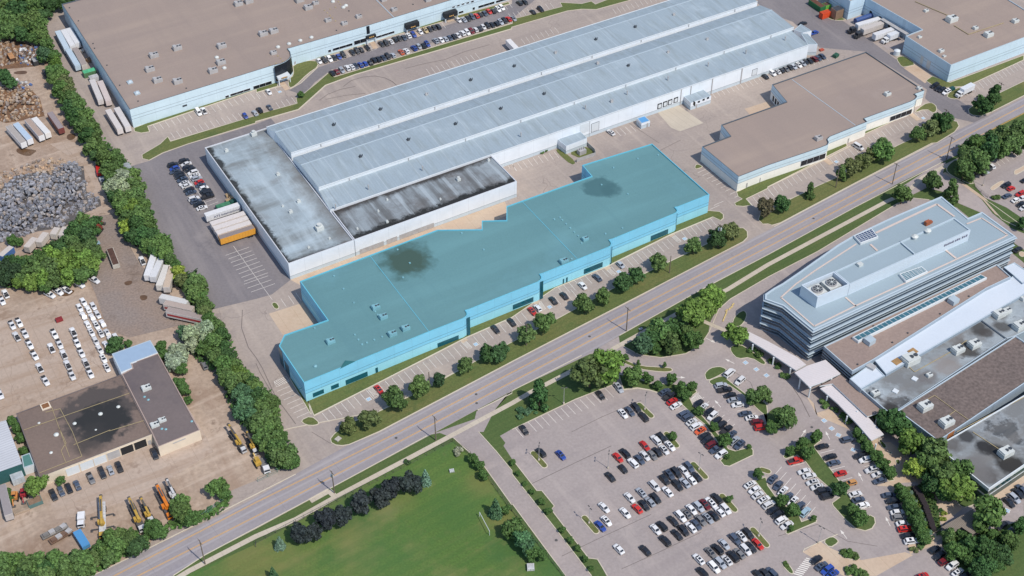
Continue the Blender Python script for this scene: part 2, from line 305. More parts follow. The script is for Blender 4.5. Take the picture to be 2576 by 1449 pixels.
# raised kerbs beside lawns
for s in ('T03 925,1449 1480,1180 T13 400,425', 'T13 930,130 1240,0 T22 0,745 1440,0', 'T31 60,835 870,405 1660,0', 'T03 1740,1449 2060,1240 T13 0,965 740,572 1720,40', 'T12 2230,1230 2576,1060 T22 0,1035 700,680', 'T22 1080,480 1900,20 T31 0,1115 870,640 1740,190',
          'T13 1990,62 2300,352 2576,738 T23 0,720 540,1449', 'T13 2240,0 2420,200 2576,390 T23 0,425 430,965 800,1449', 'T22 0,1425 640,1120 1010,977 1120,1028 1260,1012 1380,1030 1480,1062', 'T23 0,272 250,592 300,592 425,745 395,782 640,1102 770,1270 860,1282 960,1449',
          'T22 1085,560 1150,605 1280,672 1500,702 1750,662 1895,575 1980,450 2005,390', 'T22 2020,360 2080,215 2200,110 2390,0 T31 0,1340 500,1082 1300,600 1460,545 1620,562', 'T12 580,1290 1110,1020 2120,500 2576,300', 'T21 440,1449 950,1240 1600,915 2015,740', 'T22 0,745 0,745', 'T12 240,1440 360,1410 1240,1240', 'T12 880,1385 1250,1235 2220,735 2576,545 T22 430,325 1000,15 T21 1320,1310 2000,985 2230,850',
          'T10 340,895 450,840 620,680', 'T00 1500,1270 2576,905 T10 0,935 300,855', 'T00 1720,1420 2576,1165 T10 0,1160 410,1045', 'T10 730,735 790,775 1500,560 2576,232', 'T10 0,1228 430,1105 600,955 700,862 1000,752 1450,622 2576,292', 'T31 0,435 570,160 850,10', 'T31 0,592 235,552 700,335 1300,20', 'T33 350,1210 365,1180 540,1100 700,1030'):
    ribbon('kerb', s, .28, 0, M_kerb, .16)
def island(s, m=None, kerb=True, h=.15, sm=1, wid=.3, name='grass_island'):
    p = ccw(pts(s) if isinstance(s, str) else s); p = smooth_poly(p, sm) if sm else p
    b = MB()
    if kerb: b.prism(p, 0, h); struct('kerb', b, M_kerb); b = MB(); b.cap(inset(p, wid), h + .012)
    else: b.cap(p, h * .5)
    struct(name, b, m or M_grass)
def capsule(t, a, b_, wid, **k):
    p = ground(t, *a); q = ground(t, *b_); d = (q - p).normalized(); n = Vector((-d.y, d.x, 0)); o = []
    for c, s in ((q, 1), (p, -1)):
        for i in range(7):
            an = math.pi * i / 6; o.append(c + (n * math.cos(an) + d * math.sin(an)) * wid / 2 * s)
    island(o, sm=0, **k)
for t, a, b_ in (('23', (215, 215), (325, 340)), ('23', (730, 865), (845, 1000)), ('23', (1555, 20), (1655, 140)), ('23', (1825, 325), (1945, 455)), ('23', (2115, 645), (2240, 785)), ('23', (2425, 985), (2560, 1140)), ('22', (1280, 1175), (1400, 1290)), ('33', (-60, 380), (0, 400))): capsule(t, a, b_, 2.4)
# verges and strips
island('T13 745,70 755,110 800,135 870,142 940,130 1240,0 T22 0,745 1440,0 T21 2330,985 2375,940 2370,880 2330,845 2260,842 2000,985 1320,1310 1000,1460 T22 430,322 0,542 T12 2200,740 1760,985 1240,1240 880,1385 T13 780,25', sm=0)
island('T12 515,1130 1130,865 1820,580 2140,390 2576,220 T21 310,1420 1000,1120 1660,790 1975,670 2090,680 2130,710 2130,750 2100,775 2020,738 1600,912 950,1238 440,1449 T22 0,300 T12 2120,500 1110,1020 580,1288 560,1240', sm=0)
island('T12 335,910 370,900 530,1140 560,1275 545,1270', sm=0); island('T12 440,1335 555,1282 650,1360 600,1388 500,1385')
island('T12 145,155 205,140 245,205 190,222')
island('''T01 1425,110 1430,150 1500,168 1640,92 1900,0 T00 2576,1240 T10 0,1225 430,1102 600,950 700,860 1000,750 1450,620 2576,290 T20 0,275 560,112 700,95 850,98 1200,0 1000,-20 840,42 800,12 700,38 480,25 500,68 0,195 T10 2576,238 1500,560 790,775 730,732 600,845 470,950 400,990 410,1042 0,1155 T00 2576,1162 1720,1422 1690,1372 1610,1449''', sm=0)
island('T00 1345,1290 1350,1325 1420,1342 1510,1328 1490,1272 2576,905 T10 0,935 220,870 220,820 0,880 T00 2576,850 1500,1230', sm=0)
island('T10 330,895 400,865 520,745 640,665 600,600 365,640 380,760 320,800', sm=1)
island('T10 600,600 1060,460 1100,470 1100,440 600,560', sm=0); island('T10 1215,410 1500,330 1500,300 1200,370', sm=0); island('T10 1640,290 1900,215 1900,190 1620,270', sm=0); island('T10 2000,195 2560,40 2540,20 2000,165', sm=0)
island('T31 0,435 570,145 600,125 800,25 790,-10 T30 830,1430 980,1350 1420,1150 1440,1130 1300,1150 1010,1260 T31 0,330 T21 2290,470 2255,480 2270,530 2310,555 2235,595 2250,625 2330,632 2415,618 2360,555 2576,450', sm=0)
island('T21 1832,245 1850,200 1905,215 1925,232 1860,257'); island('T21 440,50 460,95 600,215 650,185 500,60', m=M_grass, kerb=False); island('T21 560,90 700,150 850,110 830,60 700,20', m=M_grass, kerb=False)
island('T30 1450,1145 1560,1050 1640,1030 1690,1060 1702,1100 1690,1130 1655,1140 1590,1097')
island('T30 1290,600 1300,575 1370,560 1500,650 1400,672 1345,680'); island('T30 1585,815 1650,765 1830,830 2576,555 2576,605 2100,825 2000,870 1700,890', sm=0); island('T30 1780,965 1900,880 1960,890 1955,990 1850,1002'); island('T30 575,170 640,150 800,195 740,210 650,205')
island('T30 2012,1100 2060,1062 2400,900 2576,815 2900,660 2900,800 2576,965 2250,1130 2150,1170 2060,1162 2020,1140', sm=0)
island('T21 2475,765 2490,715 2576,700 T31 230,552 500,420 700,332 1100,125 1300,15 T30 1500,1370 1700,1265 1840,1208 1905,1225 1925,1270 1880,1330 1700,1440 T31 1650,-5 870,400 130,795 40,822 0,808 T21 2520,810', sm=0)
island('T33 470,140 540,85 500,60 430,80 330,120 230,160 160,210 150,255 180,275 290,238 380,310 480,450 620,570 715,660 640,715 650,745 770,880 880,975 980,1000 1050,975 1085,920 1075,860 1030,835 950,850 890,770 790,600 690,450 560,280 480,170', m=M_lush, sm=0)
island('T22 1065,865 1240,900 1400,962 1640,968 1840,1005 1865,1050 1790,1105 1830,1190 1990,1370 2100,1500 T23 2180,170 2245,190 2400,150 2430,185 2430,235 2190,350 2130,340 2090,290 2150,220 T23 1990,0 T22 1930,1370 1830,1290 1700,1170 1690,1130 1480,1060 1380,1028 1260,1008 1120,1025', m=M_lush, sm=0)
island('T22 1940,900 1935,860 1990,805 2080,788 2130,800 2170,830 2080,890 1960,940', m=M_lush)
island('T22 1965,940 2050,900 2130,880 2190,940 2400,1100 2540,1140 2576,1200 2576,1449 T32 0,1449 150,1400 270,1300 260,1250 120,1200 40,1230 T22 2560,1300 2440,1200 2390,1130 2200,990 2130,960 2100,985 2020,985', m=M_lush, sm=1)
island('T22 1000,660 1030,655 1120,715 1280,785 1590,800 1620,820 1610,845 1500,850 1270,820 1100,750 1020,690', m=M_grass)
island('T22 2215,330 2260,260 2330,220 2370,260 2350,330 2300,390 2220,390', m=M_lush); island('T22 2190,590 2290,560 2420,640 2560,740 2540,790 2400,700 2270,720 2200,650', m=M_lush)
island('T33 -140,490 -20,450 0,540 100,680 320,850 340,900 470,855 495,880 490,910 200,1035 175,1020 180,980 250,950 200,880 50,720', m=M_lush, sm=0)
island('T33 545,1095 640,1045 700,1080 715,1115 620,1175', m=M_lush); island('T33 695,1210 740,1175 810,1180 930,1255 920,1285 860,1295 740,1260', m=M_lush); island('T33 130,1310 170,1300 220,1340 270,1420 230,1440 150,1360', m=M_lush)
island('T33 1120,60 1210,150 1160,180 1110,90', m=M_lush); island('T33 1220,200 1260,200 1230,235 1200,200', m=M_lush); island('T33 1270,280 1320,270 1340,320 1300,340', m=M_lush); island('T33 1210,500 1280,490 1190,370 1130,300 1050,180 880,0 820,0', m=M_lush, sm=0)
island('T33 1890,690 2040,580 2180,690 1990,770 1930,750', m=M_lush); island('T31 2470,270 2520,250 2620,190 2640,220 2560,280 2480,320', m=M_tan, name='paved_island'); island('T31 2230,440 2340,370 2390,375 2280,465 2245,468', m=M_tan, name='paved_island'); island('T31 2520,1090 2560,1080 2600,1110 2570,1140 2530,1130', m=M_tan, name='paved_island')
island('T31 1790,230 1900,140 2100,250 2050,340 2075,420 1900,350 1800,290', m=M_lush, sm=1); island('T31 2170,555 2250,600 2500,780 2576,830 2576,870 2350,760', m=M_lush, sm=0)
ribbon('worn_verge', 'T31 1770,290 1960,400 2180,560 2300,700 2480,800 2600,870', 1.6, .09, M_tan)
# ---- painted markings
mk = MB(); yl = MB(); bl = MB()
def dash(b, p, q, wid, z=.075): 
    d = (q - p).normalized(); n = Vector((-d.y, d.x, 0)) * wid / 2; zz = Vector((0, 0, z)); b.quad(p - n + zz, q - n + zz, q + n + zz, p + n + zz)
for s in ('T03 700,1650 1150,1449 2576,710 T13 1440,0 T22 0,850 1640,0 T31 0,960 1830,0 T30 2576,1060 2900,900', 'T03 930,1650 1390,1449 T13 0,850 1630,0 T22 0,945 1790,0 T31 0,1035 1900,35 T30 2576,1140 2900,980'):
    p = pts(s)
    for i in range(len(p) - 1):
        d = (p[i + 1] - p[i]).normalized(); n = Vector((-d.y, d.x, 0)) * .16; dash(yl, p[i] + n, p[i + 1] + n, .17); dash(yl, p[i] - n, p[i + 1] - n, .17)
def stalls(s, du, dv, L=5.2, pitch=2.7, z=.075, skip=()):
    p = pts(s); t = s.split()[0][1:]; u, v = map(float, s.split()[1].split(',')); a = ang(t, u, v, du, dv); d = Vector((math.cos(a), math.sin(a), 0))
    n = max(1, round((p[1] - p[0]).length / pitch))
    for k in range(n + 1):
        q = p[0].lerp(p[1], k / n); dash(mk, q, q + d * L, .16, z)
stalls('T12 665,1258 1110,1030', 65, 80); stalls('T12 1235,968 2050,570', 65, 80); stalls('T12 2190,490 2576,305', 60, 75); stalls('T22 30,280 220,190', 60, 75); stalls('T22 370,110 590,15', 60, 75); stalls('T21 460,1440 900,1262', 60, 70); stalls('T21 1000,1235 1560,960', 65, 75); stalls('T21 1700,880 1990,745', 60, 70)
stalls('T12 345,985 545,1245', -115, 50, 5.2); stalls('T12 250,110 400,50', 55, 80); stalls('T00 1545,1262 2576,925', 45, 60); stalls('T10 0,945 190,885', 45, 60); stalls('T00 1760,1395 2440,1195', -40, -55); stalls('T10 240,1088 400,1040', -40, -55)
stalls('T10 600,605 1110,465', 45, 60); stalls('T10 1225,425 1500,342', 45, 60); stalls('T10 1650,300 1870,235', 45, 60); stalls('T10 2000,175 2540,30', 42, 58); stalls('T10 775,775 2576,245', -45, -60); stalls('T20 0,190 420,80', -42, -58)
stalls('T10 1755,752 2250,592', -38, -50); stalls('T20 130,445 470,330', -35, -48); stalls('T20 1050,142 1500,2', -32, -44); stalls('T20 2000,925 2560,745', 45, 55); stalls('T30 0,730 560,555', 45, 55)
stalls('T11 2400,150 2576,200', 40, 70); stalls('T21 0,205 420,75', 55, 75); stalls('T21 1870,290 2240,540', 95, -42); stalls('T21 2370,560 2576,460', 50, 60); stalls('T31 0,450 520,190', 45, 58); stalls('T31 620,145 860,30', 45, 55); stalls('T30 960,1400 1400,1195', 42, 50); stalls('T30 1480,1140 1600,1085', 42, 50); stalls('T30 1960,900 2576,600', 42, 50)
stalls('T01 2390,1080 2576,1340', -100, 35, 5.); stalls('T01 2390,1080 2576,1340', 100, -35, 5.); stalls('T11 0,1370 70,1449', 100, -35, 5.); stalls('T11 0,1370 70,1449', -100, 35, 5.)
stalls('T22 30,1410 1000,985', 45, 50); stalls('T01 1800,190 2085,625', -105, 38, 5.); stalls('T01 1800,190 2085,625', 105, -38, 5.); stalls('T21 2030,620 1990,660', 90, -40); stalls('T31 2180,200 2576,0', 55, 55)
stalls('T33 370,310 700,650', -115, 30, 5.2); stalls('T33 490,160 900,790', 115, -30, 5.2); stalls('T33 60,440 400,850', 70, -80, 5.); stalls('T33 840,130 1070,520', 115, -28, 5.2)
stalls('T22 1480,1075 1880,1440', 100, -55, 5.2); stalls('T22 1790,1130 2150,1449', 85, -70, 5.2); stalls('T22 2010,1000 2420,1390', 110, -25, 5.2); stalls('T20 1240,1250 1040,1310', 60, 60, 5)
for t, (u, v), (du, dv) in (('01', (2350, 1030), (390, 540)), ('01', (1800, 190), (290, 440))): dash(mk, ground(t, u, v), ground(t, u + du, v + dv), .14)
for s in ('T12 180,940 325,890', ): pass
def hatch(s, n=7, wid=.22):     # outlined box with diagonal bars: four corners
    p = pts(s)
    for i in range(4): dash(mk, p[i], p[(i + 1) % 4], .14, .078)
    for k in range(1, n): dash(mk, p[0].lerp(p[1], max(0, (k - 1) / n)), p[3].lerp(p[2], min(1, (k + .6) / n)), wid, .079)
M_seam = plain('asphalt_seam', rgb(122, 113, 110), .2, .8)
for s, wd in (('T10 880,870 960,810 1080,775 1200,765 1300,785 1370,820 1415,858', .35), ('T10 640,1010 720,950 850,900 1000,870', .3), ('T10 1500,690 1700,640 1900,600 2100,520 2350,450', .3), ('T10 700,1000 900,960 1100,940', .25), ('T00 1850,1449 1900,1380 2000,1340', .25), ('T12 0,760 40,850 150,1040 190,1110', .2), ('T21 1300,300 1500,60 1700,-40', .25), ('T20 1400,1260 1180,1240 1480,1440', .2), ('T13 560,0 740,110 940,130', .2), ('T22 600,1449 900,1300 1300,1130', .2), ('T23 200,520 700,280 1000,140', .25), ('T23 500,1250 900,1060 1400,830', .2), ('T23 1100,1380 1500,1200 1900,1010', .2), ('T33 100,1050 500,930 800,1100 1100,1150', .2), ('T22 2200,820 2400,950 2500,1200', .2), ('T12 60,1449 20,1200 -60,900', .2), ('T32 250,1000 330,1120 420,1300', .3), ('T02 2440,220 2430,400 2500,600 2576,700', .25), ('T12 0,700 60,800 200,1100 400,1369', .25)): ribbon('asphalt_seam', s, wd, .058, M_seam)
hatch('T12 180,943 305,888 335,940 210,997'); hatch('T12 1120,1015 1195,1105 1240,1075 1160,998'); hatch('T12 2065,545 2140,618 2175,600 2105,528'); hatch('T21 945,1262 1015,1330 1045,1310 975,1245'); hatch('T21 1600,930 1675,995 1705,980 1635,915'); hatch('T22 270,160 310,225 340,210 290,135'); hatch('T10 1130,470 1165,510 1215,495 1180,450', 4); hatch('T22 1790,1130 1820,1170 1910,1105 1860,1060', 5)
p = pts('T33 400,1275 275,1430'); 
for k in range(10):
    q = p[0].lerp(p[1], k / 9); a = Vector((math.cos(R(-20)), math.sin(R(-20)), 0)); dash(mk, q - a * .6, q + a * 2.2, .45, .078)
for t, u, v in (('12', 1135, 1120), ('12', 2212, 568), ('22', 380, 192), ('21', 1075, 1285), ('21', 1737, 955), ('22', 2350, 752), ('22', 2458, 820), ('22', 2560, 880), ('32', 565, 1335), ('32', 640, 1415), ('33', 708, 32), ('33', 858, 180), ('33', 2408, 792), ('31', 688, 180), ('30', 1562, 1190), ('10', 240, 925)):
    c = ground(t, u, v); a = R(36 if t[1] != '3' else 60); e = Vector((math.cos(a), math.sin(a), 0)); f = Vector((-e.y, e.x, 0))
    dash(mk, c - e * .85, c + e * .85, 1.7, .077); dash(bl, c - e * .68, c + e * .68, 1.36, .081)
    dash(mk, c + f * .45 - e * .12, c + f * .45 + e * .12, .24, .085); dash(mk, c + f * .3, c - f * .15, .14, .085); dash(mk, c - f * .15 - e * .05, c - f * .15 + e * .4, .13, .085); dash(mk, c - f * .15 + e * .4, c - f * .5 + e * .45, .13, .085); dash(mk, c - f * .15 - e * .35, c - f * .5 - e * .2, .12, .085); dash(mk, c - f * .5 - e * .2, c - f * .5 + e * .15, .12, .085)
for t, u, v, du, dv in (('33', 930, 450, -20, -40), ('33', 1205, 900, -20, -40), ('33', 760, 1030, -30, -40), ('33', 600, 35, -20, -40), ('22', 2070, 1165, -30, -35), ('22', 1690, 900, 60, 5), ('22', 2190, 738, -60, -30), ('33', 358, 10, 20, -30), ('22', 2000, 530, 40, 20)):
    c = ground(t, u, v); a = ang(t, u, v, du, dv); d = Vector((math.cos(a), math.sin(a), 0)); n = Vector((-d.y, d.x, 0)); zz = Vector((0, 0, .08))
    dash(mk, c - d * 2, c + d * .3, .22, .08); mk.face([c + d * .3 - n * .55 + zz, c + d * 2 + zz, c + d * .3 + n * .55 + zz])
struct('white_markings', mk, M_white); struct('yellow_markings', yl, M_yellow); struct('blue_markings', bl, M_blue)
# ================================================================ BUILDINGS
M_roofbrown = surface('brown_membrane_roof', rgb(160, 143, 133), rgb(151, 136, 128), .02, 1.5, .06, streaks=[(30.35, .01, .1, rgb(172, 154, 140), .5, .7, .35), (-59.65, .01, .12, rgb(140, 126, 120), .5, .7, .35)], spots=[(rgb(186, 168, 154), .015, .6, .8, .5), (rgb(150, 136, 132), .03, .6, .85, .4)], stripes=[(-59.65, 3., .12, rgb(140, 126, 122), .25)])
M_metal = surface('ribbed_metal_roof', rgb(160, 174, 183), rgb(150, 165, 176), .02, 1.2, .05, rough=.55, streaks=[(-59.65, .03, .35, rgb(134, 144, 146), .5, .68, .5), (-59.65, .04, .5, rgb(176, 190, 198), .55, .7, .4)], spots=[(rgb(146, 156, 158), .035, .58, .85, .55), (rgb(190, 203, 212), .05, .6, .8, .4)], stripes=[(30.35, 1.2, .2, rgb(134, 146, 154), .35), (30.35, 15.5, .35, rgb(196, 206, 214), .3), (30.35, 41, .6, rgb(130, 138, 142), .45)])
M_coping = plain('coping_metal', rgb(176, 190, 200), .05, .5)
M_darkcop = plain('dark_coping', rgb(84, 94, 104), .05, .5)
M_glass = plain('dark_glass', rgb(24, 32, 42), .1, .25)
M_frame = plain('white_frame', rgb(214, 220, 224), .05, .5)
M_black = plain('black_rubber', rgb(34, 36, 40), .1, .7)
M_whitewall = wallmat('white_metal_wall', [(1.6, rgb(198, 210, 218)), (30, rgb(230, 236, 242))], seam=(1.65,))
M_blueside = M_whitewall
M_factory = wallmat('pale_blue_wall', [(30, rgb(206, 226, 236))], seam=(4.4, 5.9))
M_office6 = wallmat('pale_blue_and_white_wall', [(4.0, rgb(244, 242, 234)), (30, rgb(204, 224, 234))], seam=(4.1, 5.6))
M_factory7 = wallmat('pale_blue_wall_east', [(30, rgb(196, 218, 232))], seam=(3.4, 4.9))
M_cyanwall = wallmat('bright_cyan_wall', [(3.9, rgb(152, 218, 236)), (30, rgb(130, 204, 234))], seam=(4.0, 5.5))
M_cyancop = plain('cyan_coping', rgb(104, 184, 206), .05, .5)
M_tealglass = plain('teal_glass', rgb(20, 92, 108), .2, .2)
M_hvac = plain('unit_metal', rgb(182, 180, 180), .2, .5)
M_hvacblue = plain('teal_unit_metal', rgb(128, 178, 190), .2, .5)
M_hvacwhite = plain('white_unit_metal', rgb(206, 210, 208), .12, .5)
M_vent = plain('dark_vent', rgb(70, 76, 84), .3, .6)
M_pipe = plain('roof_pipe', rgb(176, 160, 122), .2, .7)
M_cream = plain('cream_wall', rgb(226, 212, 192), .12, .8, scale=.3)
M_tealwall = plain('dark_teal_wall', rgb(44, 92, 92), .1, .7)

class Bld:
    """building: footprint from its roof outline at height h; parts wall, roof (+coping)"""
    def __init__(s, name, label, outline, h, wall, roof, cop=None, cat='building', sink=.45, copw=.35, base=0., wallname='wall', group=None):
        s.p = ccw(outline if not isinstance(outline, str) else pts(outline, h)); s.h = h
        c = sum((Vector(q) for q in s.p), Vector()) / len(s.p); c.z = 0; s.c = c
        s.o = thing(name, label, cat, c, group=group); L = [(q[0] - c.x, q[1] - c.y) for q in s.p]
        b = MB(); b.prism(L, base, h, top=False); s.wall = add(wallname, b.mesh('wall', wall), s.o)
        ins = [(q.x, q.y) for q in inset([Vector((x, y, 0)) for x, y in L], copw)] if sink else L
        b = MB(); b.cap(ins, h - sink); s.roof = add('roof', b.mesh('roof', roof), s.o)
        if sink:
            b = MB(); n = len(L)
            for i in range(n):
                j = (i + 1) % n; a0, a1, c0, c1 = L[i], L[j], ins[i], ins[j]
                b.quad((*a0, h), (*a1, h), (*c1, h), (*c0, h)); b.quad((*c0, h), (*c1, h), (*c1, h - sink), (*c0, h - sink))
            add('coping', b.mesh('coping', cop or M_coping), s.roof)
    def edge(s, t, u, v):       # edge of the footprint the reading (t,u,v) lies on (closest, camera facing)
        d = ray(*D(t, u, v)); best = None
        for i in range(len(s.p)):
            a, b = Vector(s.p[i]), Vector(s.p[(i + 1) % len(s.p)]); e = b - a; e.z = 0
            if e.length < .8: continue
            L = e.length; e /= L; n = Vector((e.y, -e.x, 0)); o = Vector((0, 0, CAMH))
            if d.dot(n) >= -1e-6: continue
            k = (Vector((a.x, a.y, 0)) - o).dot(n) / d.dot(n); q = o + d * k; r = (q - Vector((a.x, a.y, 0))).dot(e)
            if -3 < r < L + 3 and -1.5 < q.z < s.h + 1:
                if best is None or k < best[0]: best = (k, i, r, q.z, a, e, n)
        return best
    def panel(s, name, t, p0, p1, mat, frame=None, th=.08, proud=.0, parent=None, mull=0, fname='frame', z0=None, z1=None):
        """a flat fitting on the facade between two survey readings (lower left, upper right)"""
        A = s.edge(t, *p0); 
        if A is None: return None
        k, i, r0, za, a, e, n = A; d = ray(*D(t, *p1)); o = Vector((0, 0, CAMH)); aa = Vector((a.x, a.y, 0))
        q = o + d * ((aa - o).dot(n) / d.dot(n)); r1 = (q - aa).dot(e); zb = q.z
        if z0 is not None: za = z0
        if z1 is not None: zb = z1
        za, zb = min(za, zb), max(za, zb); za = max(za, .05)
        if r1 < r0: r0, r1 = r1, r0
        base = aa - s.c
        def bx(b, ra, rb, zl, zh, off, t_):
            c = base + e * (ra + rb) / 2 + n * (off + t_ / 2); b.box(c.x, c.y, zl, rb - ra, t_, zh - zl, math.atan2(e.y, e.x))
        b = MB(); bx(b, r0, r1, za, zb, proud, th); w_ = add(name, b.mesh(name, mat), parent or s.o)
        if frame or mull:
            b = MB(); fw = .1
            bx(b, r0 - fw, r0, za - fw, zb + fw, proud, th * 1.6); bx(b, r1, r1 + fw, za - fw, zb + fw, proud, th * 1.6); bx(b, r0, r1, zb, zb + fw, proud, th * 1.6); bx(b, r0, r1, za - fw, za, proud, th * 1.6)
            m = int((r1 - r0) / mull) if mull else 0
            for j in range(1, m): x = r0 + (r1 - r0) * j / m; bx(b, x - .04, x + .04, za, zb, proud + th, .05)
            add(fname, b.mesh('frame', frame or M_frame), w_)
        return w_
def on(b, t, u, v): return ground(t, u, v, b.h - .45) - b.c

# ---- long pale-blue factory, top left
P0 = ground('00', 620, 40, 9.6); front = ['00 1305,1105', ]
seg = pts('T00 620,40 1305,1105 T10 165,660 250,640 300,617 335,590 352,560 345,520 320,490 1110,262 1950,5', 9.6)
seg.append(seg[-1] + AX * 130); back = P0 + AX * (seg[-1] - P0).dot(AX)
factory = Bld('factory', 'huge flat brown-roofed factory with pale blue walls at the top left', seg + [back], 9.6, M_factory, M_roofbrown, M_darkcop)
for a, b_ in (((2215, 935), (2275, 975)), ): pass
W = factory
for t, p0, p1 in (('00', (2270, 985), (2300, 955)), ('00', (2320, 968), (2515, 885)), ('00', (2552, 900), (2730, 812)), ('10', (728, 527), (752, 497)), ('10', (775, 512), (968, 432)), ('10', (990, 452), (1105, 380)), ('10', (1202, 388), (1390, 310)), ('10', (2238, 82), (2398, 12)), ('10', (2415, 30), (2570, -38)), ('10', (2180, 100), (2200, 70)), ('10', (2040, 138), (2085, 105)), ('10', (1975, 80), (2000, 60)), ('10', (2022, 65), (2048, 45)), ('10', (2070, 50), (2095, 30)), ('10', (2118, 38), (2142, 18)), ('10', (2165, 25), (2190, 3))):
    W.panel('window', t, p0, p1, M_glass, M_frame, mull=3.)
W.panel('curtain_wall', '10', (1115, 345), (1140, 258), M_glass); W.panel('louvre', '00', (1838, 1078), (1880, 1048), M_vent); W.panel('sign_panel', '10', (385, 650), (398, 612), M_hvac)
for k, (t, p0, p1) in enumerate((('10', (1110, 405), (1185, 385)), )): pass
b = MB()
for i in range(2, 8):
    a, c = Vector(W.p[i]) , Vector(W.p[(i + 1) % len(W.p)])
gl = [Vector(q) for q in pts('T10 180,668 250,640 300,617 335,590 352,560 348,528', 9.6)]
for i in range(len(gl) - 1):
    n = (gl[i + 1] - gl[i]); n = Vector((n.y, -n.x, 0)).normalized() * .12; a = gl[i] + n - W.c; c = gl[i + 1] + n - W.c
    b.quad((a.x, a.y, 1.2), (c.x, c.y, 1.2), (c.x, c.y, 9.5), (a.x, a.y, 9.5))
add('curved_glass_corner', b.mesh('glass', M_glass), W.o)
def textobj(body, size, loc, rot, mat, name='lettering', parent=None, ext=.03, sx=1.):
    c = bpy.data.curves.new(name + '_curve', 'FONT'); c.body = body; c.size = size; c.extrude = ext; c.align_x = 'CENTER'; c.align_y = 'CENTER'; c.resolution_u = 2
    o = bpy.data.objects.new('text_source', c); LINK(o); o.data.materials.append(mat); bpy.context.view_layer.update(); me = bpy.data.meshes.new_from_object(o.evaluated_get(bpy.context.evaluated_depsgraph_get())); bpy.data.objects.remove(o); m = add(name, me, parent, loc); m.rotation_euler = rot; m.scale = (sx, 1, 1); return m
M_gold = plain('gold_lettering', rgb(214, 168, 96), .1, .5)
def canopy(t, p, wid, dep, z, hh, mat, label_sign=True):
    q = ground(t, *p) - W.c; a = AD
    b = MB(); b.box(q.x + BX.x * dep / 2, q.y + BX.y * dep / 2, z, wid, dep, hh, a); o = add('entrance_canopy', b.mesh('canopy', mat), W.o)
    for s in (-1, 1):
        b = MB(); c = q + AX * s * (wid / 2 - .3) + BX * (dep - .3); b.box(c.x, c.y, 0, .4, .4, z, a); add('post', b.mesh('post', M_frame), o)
    b = MB(); c = q + BX * (dep + .04); b.box(c.x, c.y, z + .35, wid * .5, .06, hh - .7, a); sgn = add('sign', b.mesh('sign', M_black), o)
    b = MB(); 
    for k in range(3): c2 = q + BX * (dep + .08) + AX * (k - 1) * .9; b.box(c2.x, c2.y, z + .6, .7, .05, .5, a)
    add('emblem', b.mesh('emblem', M_gold), sgn)
canopy('10', (255, 800), 6, 4.5, 2.9, 1.2, M_frame); canopy('10', (1145, 415), 5, 2.5, 2.9, 1.4, M_black)
for x in ((1560, 300), (1945, 190)): canopy('10', x, 7, 2.5, 2.2, 2.6, M_black)
# ---- long metal warehouse with stepped roofs
wh = thing('warehouse', 'very long grey ribbed-metal warehouse with stepped low-pitch roofs and white walls', 'warehouse', ground('20', 0, 900)); WC = Vector((wh.location.x, wh.location.y, 0))
def E(t, u, v, h): return ground(t, u, v, h) - WC
def strip(name, A, B, mat, parent=wh):     # A, B: polylines of equal length
    b = MB()
    for i in range(len(A) - 1): b.quad(A[i], A[i + 1], B[i + 1], B[i])
    return add(name, b.mesh(name, mat), parent)
def dn(v, z): return Vector((v.x, v.y, z))
a1, a2 = E('10', 105, 1280, 11), E('20', 1620, -25, 11); r1, r2 = E('10', 190, 1332, 12), E('20', 1835, -12, 12); n1, n2 = E('11', 352, 92, 11.2), E('20', 2465, 12, 11.2)
ext = (n2 - n1).dot(AX); a2 = a1 + AX * ext; r2 = r1 + AX * (n2 - r1).dot(AX); a2 = a1 + AX * (n2 - a1).dot(AX); n2 = n1 + AX * (n2 - n1).dot(AX); n2.z = 11.2
strip('back_roof', [r1, r2], [a1, a2], M_metal); strip('back_roof', [n1, n2], [r1, r2], M_metal)
b = MB(); b.quad(dn(n1, 0), dn(n2, 0), n2, n1); b.quad(dn(a2, 0), dn(a1, 0), a1, a2); b.face([dn(a1, 0), dn(n1, 0), n1, r1, a1]); b.face([dn(n2, 0), dn(a2, 0), a2, r2, n2])
add('wall', b.mesh('wall', M_whitewall), wh)
v1 = E('11', 372, 138, 10.2); v2 = E('20', 2480, 62, 10.2); k1 = E('11', 452, 212, 12); e1 = E('11', 630, 440, 11.2); e2 = E('30', 258, 272, 11.2)
LEN = (e2 - e1).dot(AX); ends = lambda p: Vector((p.x, p.y, p.z)) + AX * (e2 - p).dot(AX)
v2 = ends(v1); k2 = ends(k1); e2 = ends(e1)
strip('middle_roof', [k1, k2], [v1, v2], M_metal); strip('middle_roof', [e1, e2], [k1, k2], M_metal)
l1 = Vector((e1.x, e1.y, 9.6)); f1 = E('11', 745, 668, 8.6); f2 = E('30', 400, 447, 8.6); f2 = f1 + AX * (f2 - f1).dot(AX); l2 = l1 + AX * (f2 - l1).dot(AX)
strip('front_roof', [f1, f2], [l1, l2], M_metal)
b = MB(); b.quad(l1, dn(e2, 9.6), e2, e1); b.quad(dn(f1, 0), dn(f2, 0), f2, f1); b.face([dn(v1, 0), dn(e1, 0), e1, k1, v1]); b.face([dn(l1, 0), dn(f1, 0), f1, l1]); b.face([dn(e2, 0), dn(v2, 0), v2, k2, e2]); b.face([dn(f2, 0), dn(l2, 0), l2, f2]); b.quad(dn(v2, 0), dn(v1, 0), v1, v2)
add('wall', b.mesh('wall', M_whitewall), wh)
for p, q in ((r1, r2), (k1, k2)):
    b = MB(); b.beam(p + Vector((0, 0, .06)), q + Vector((0, 0, .06)), .5, .12); add('ridge_cap', b.mesh('ridge', M_coping), wh)
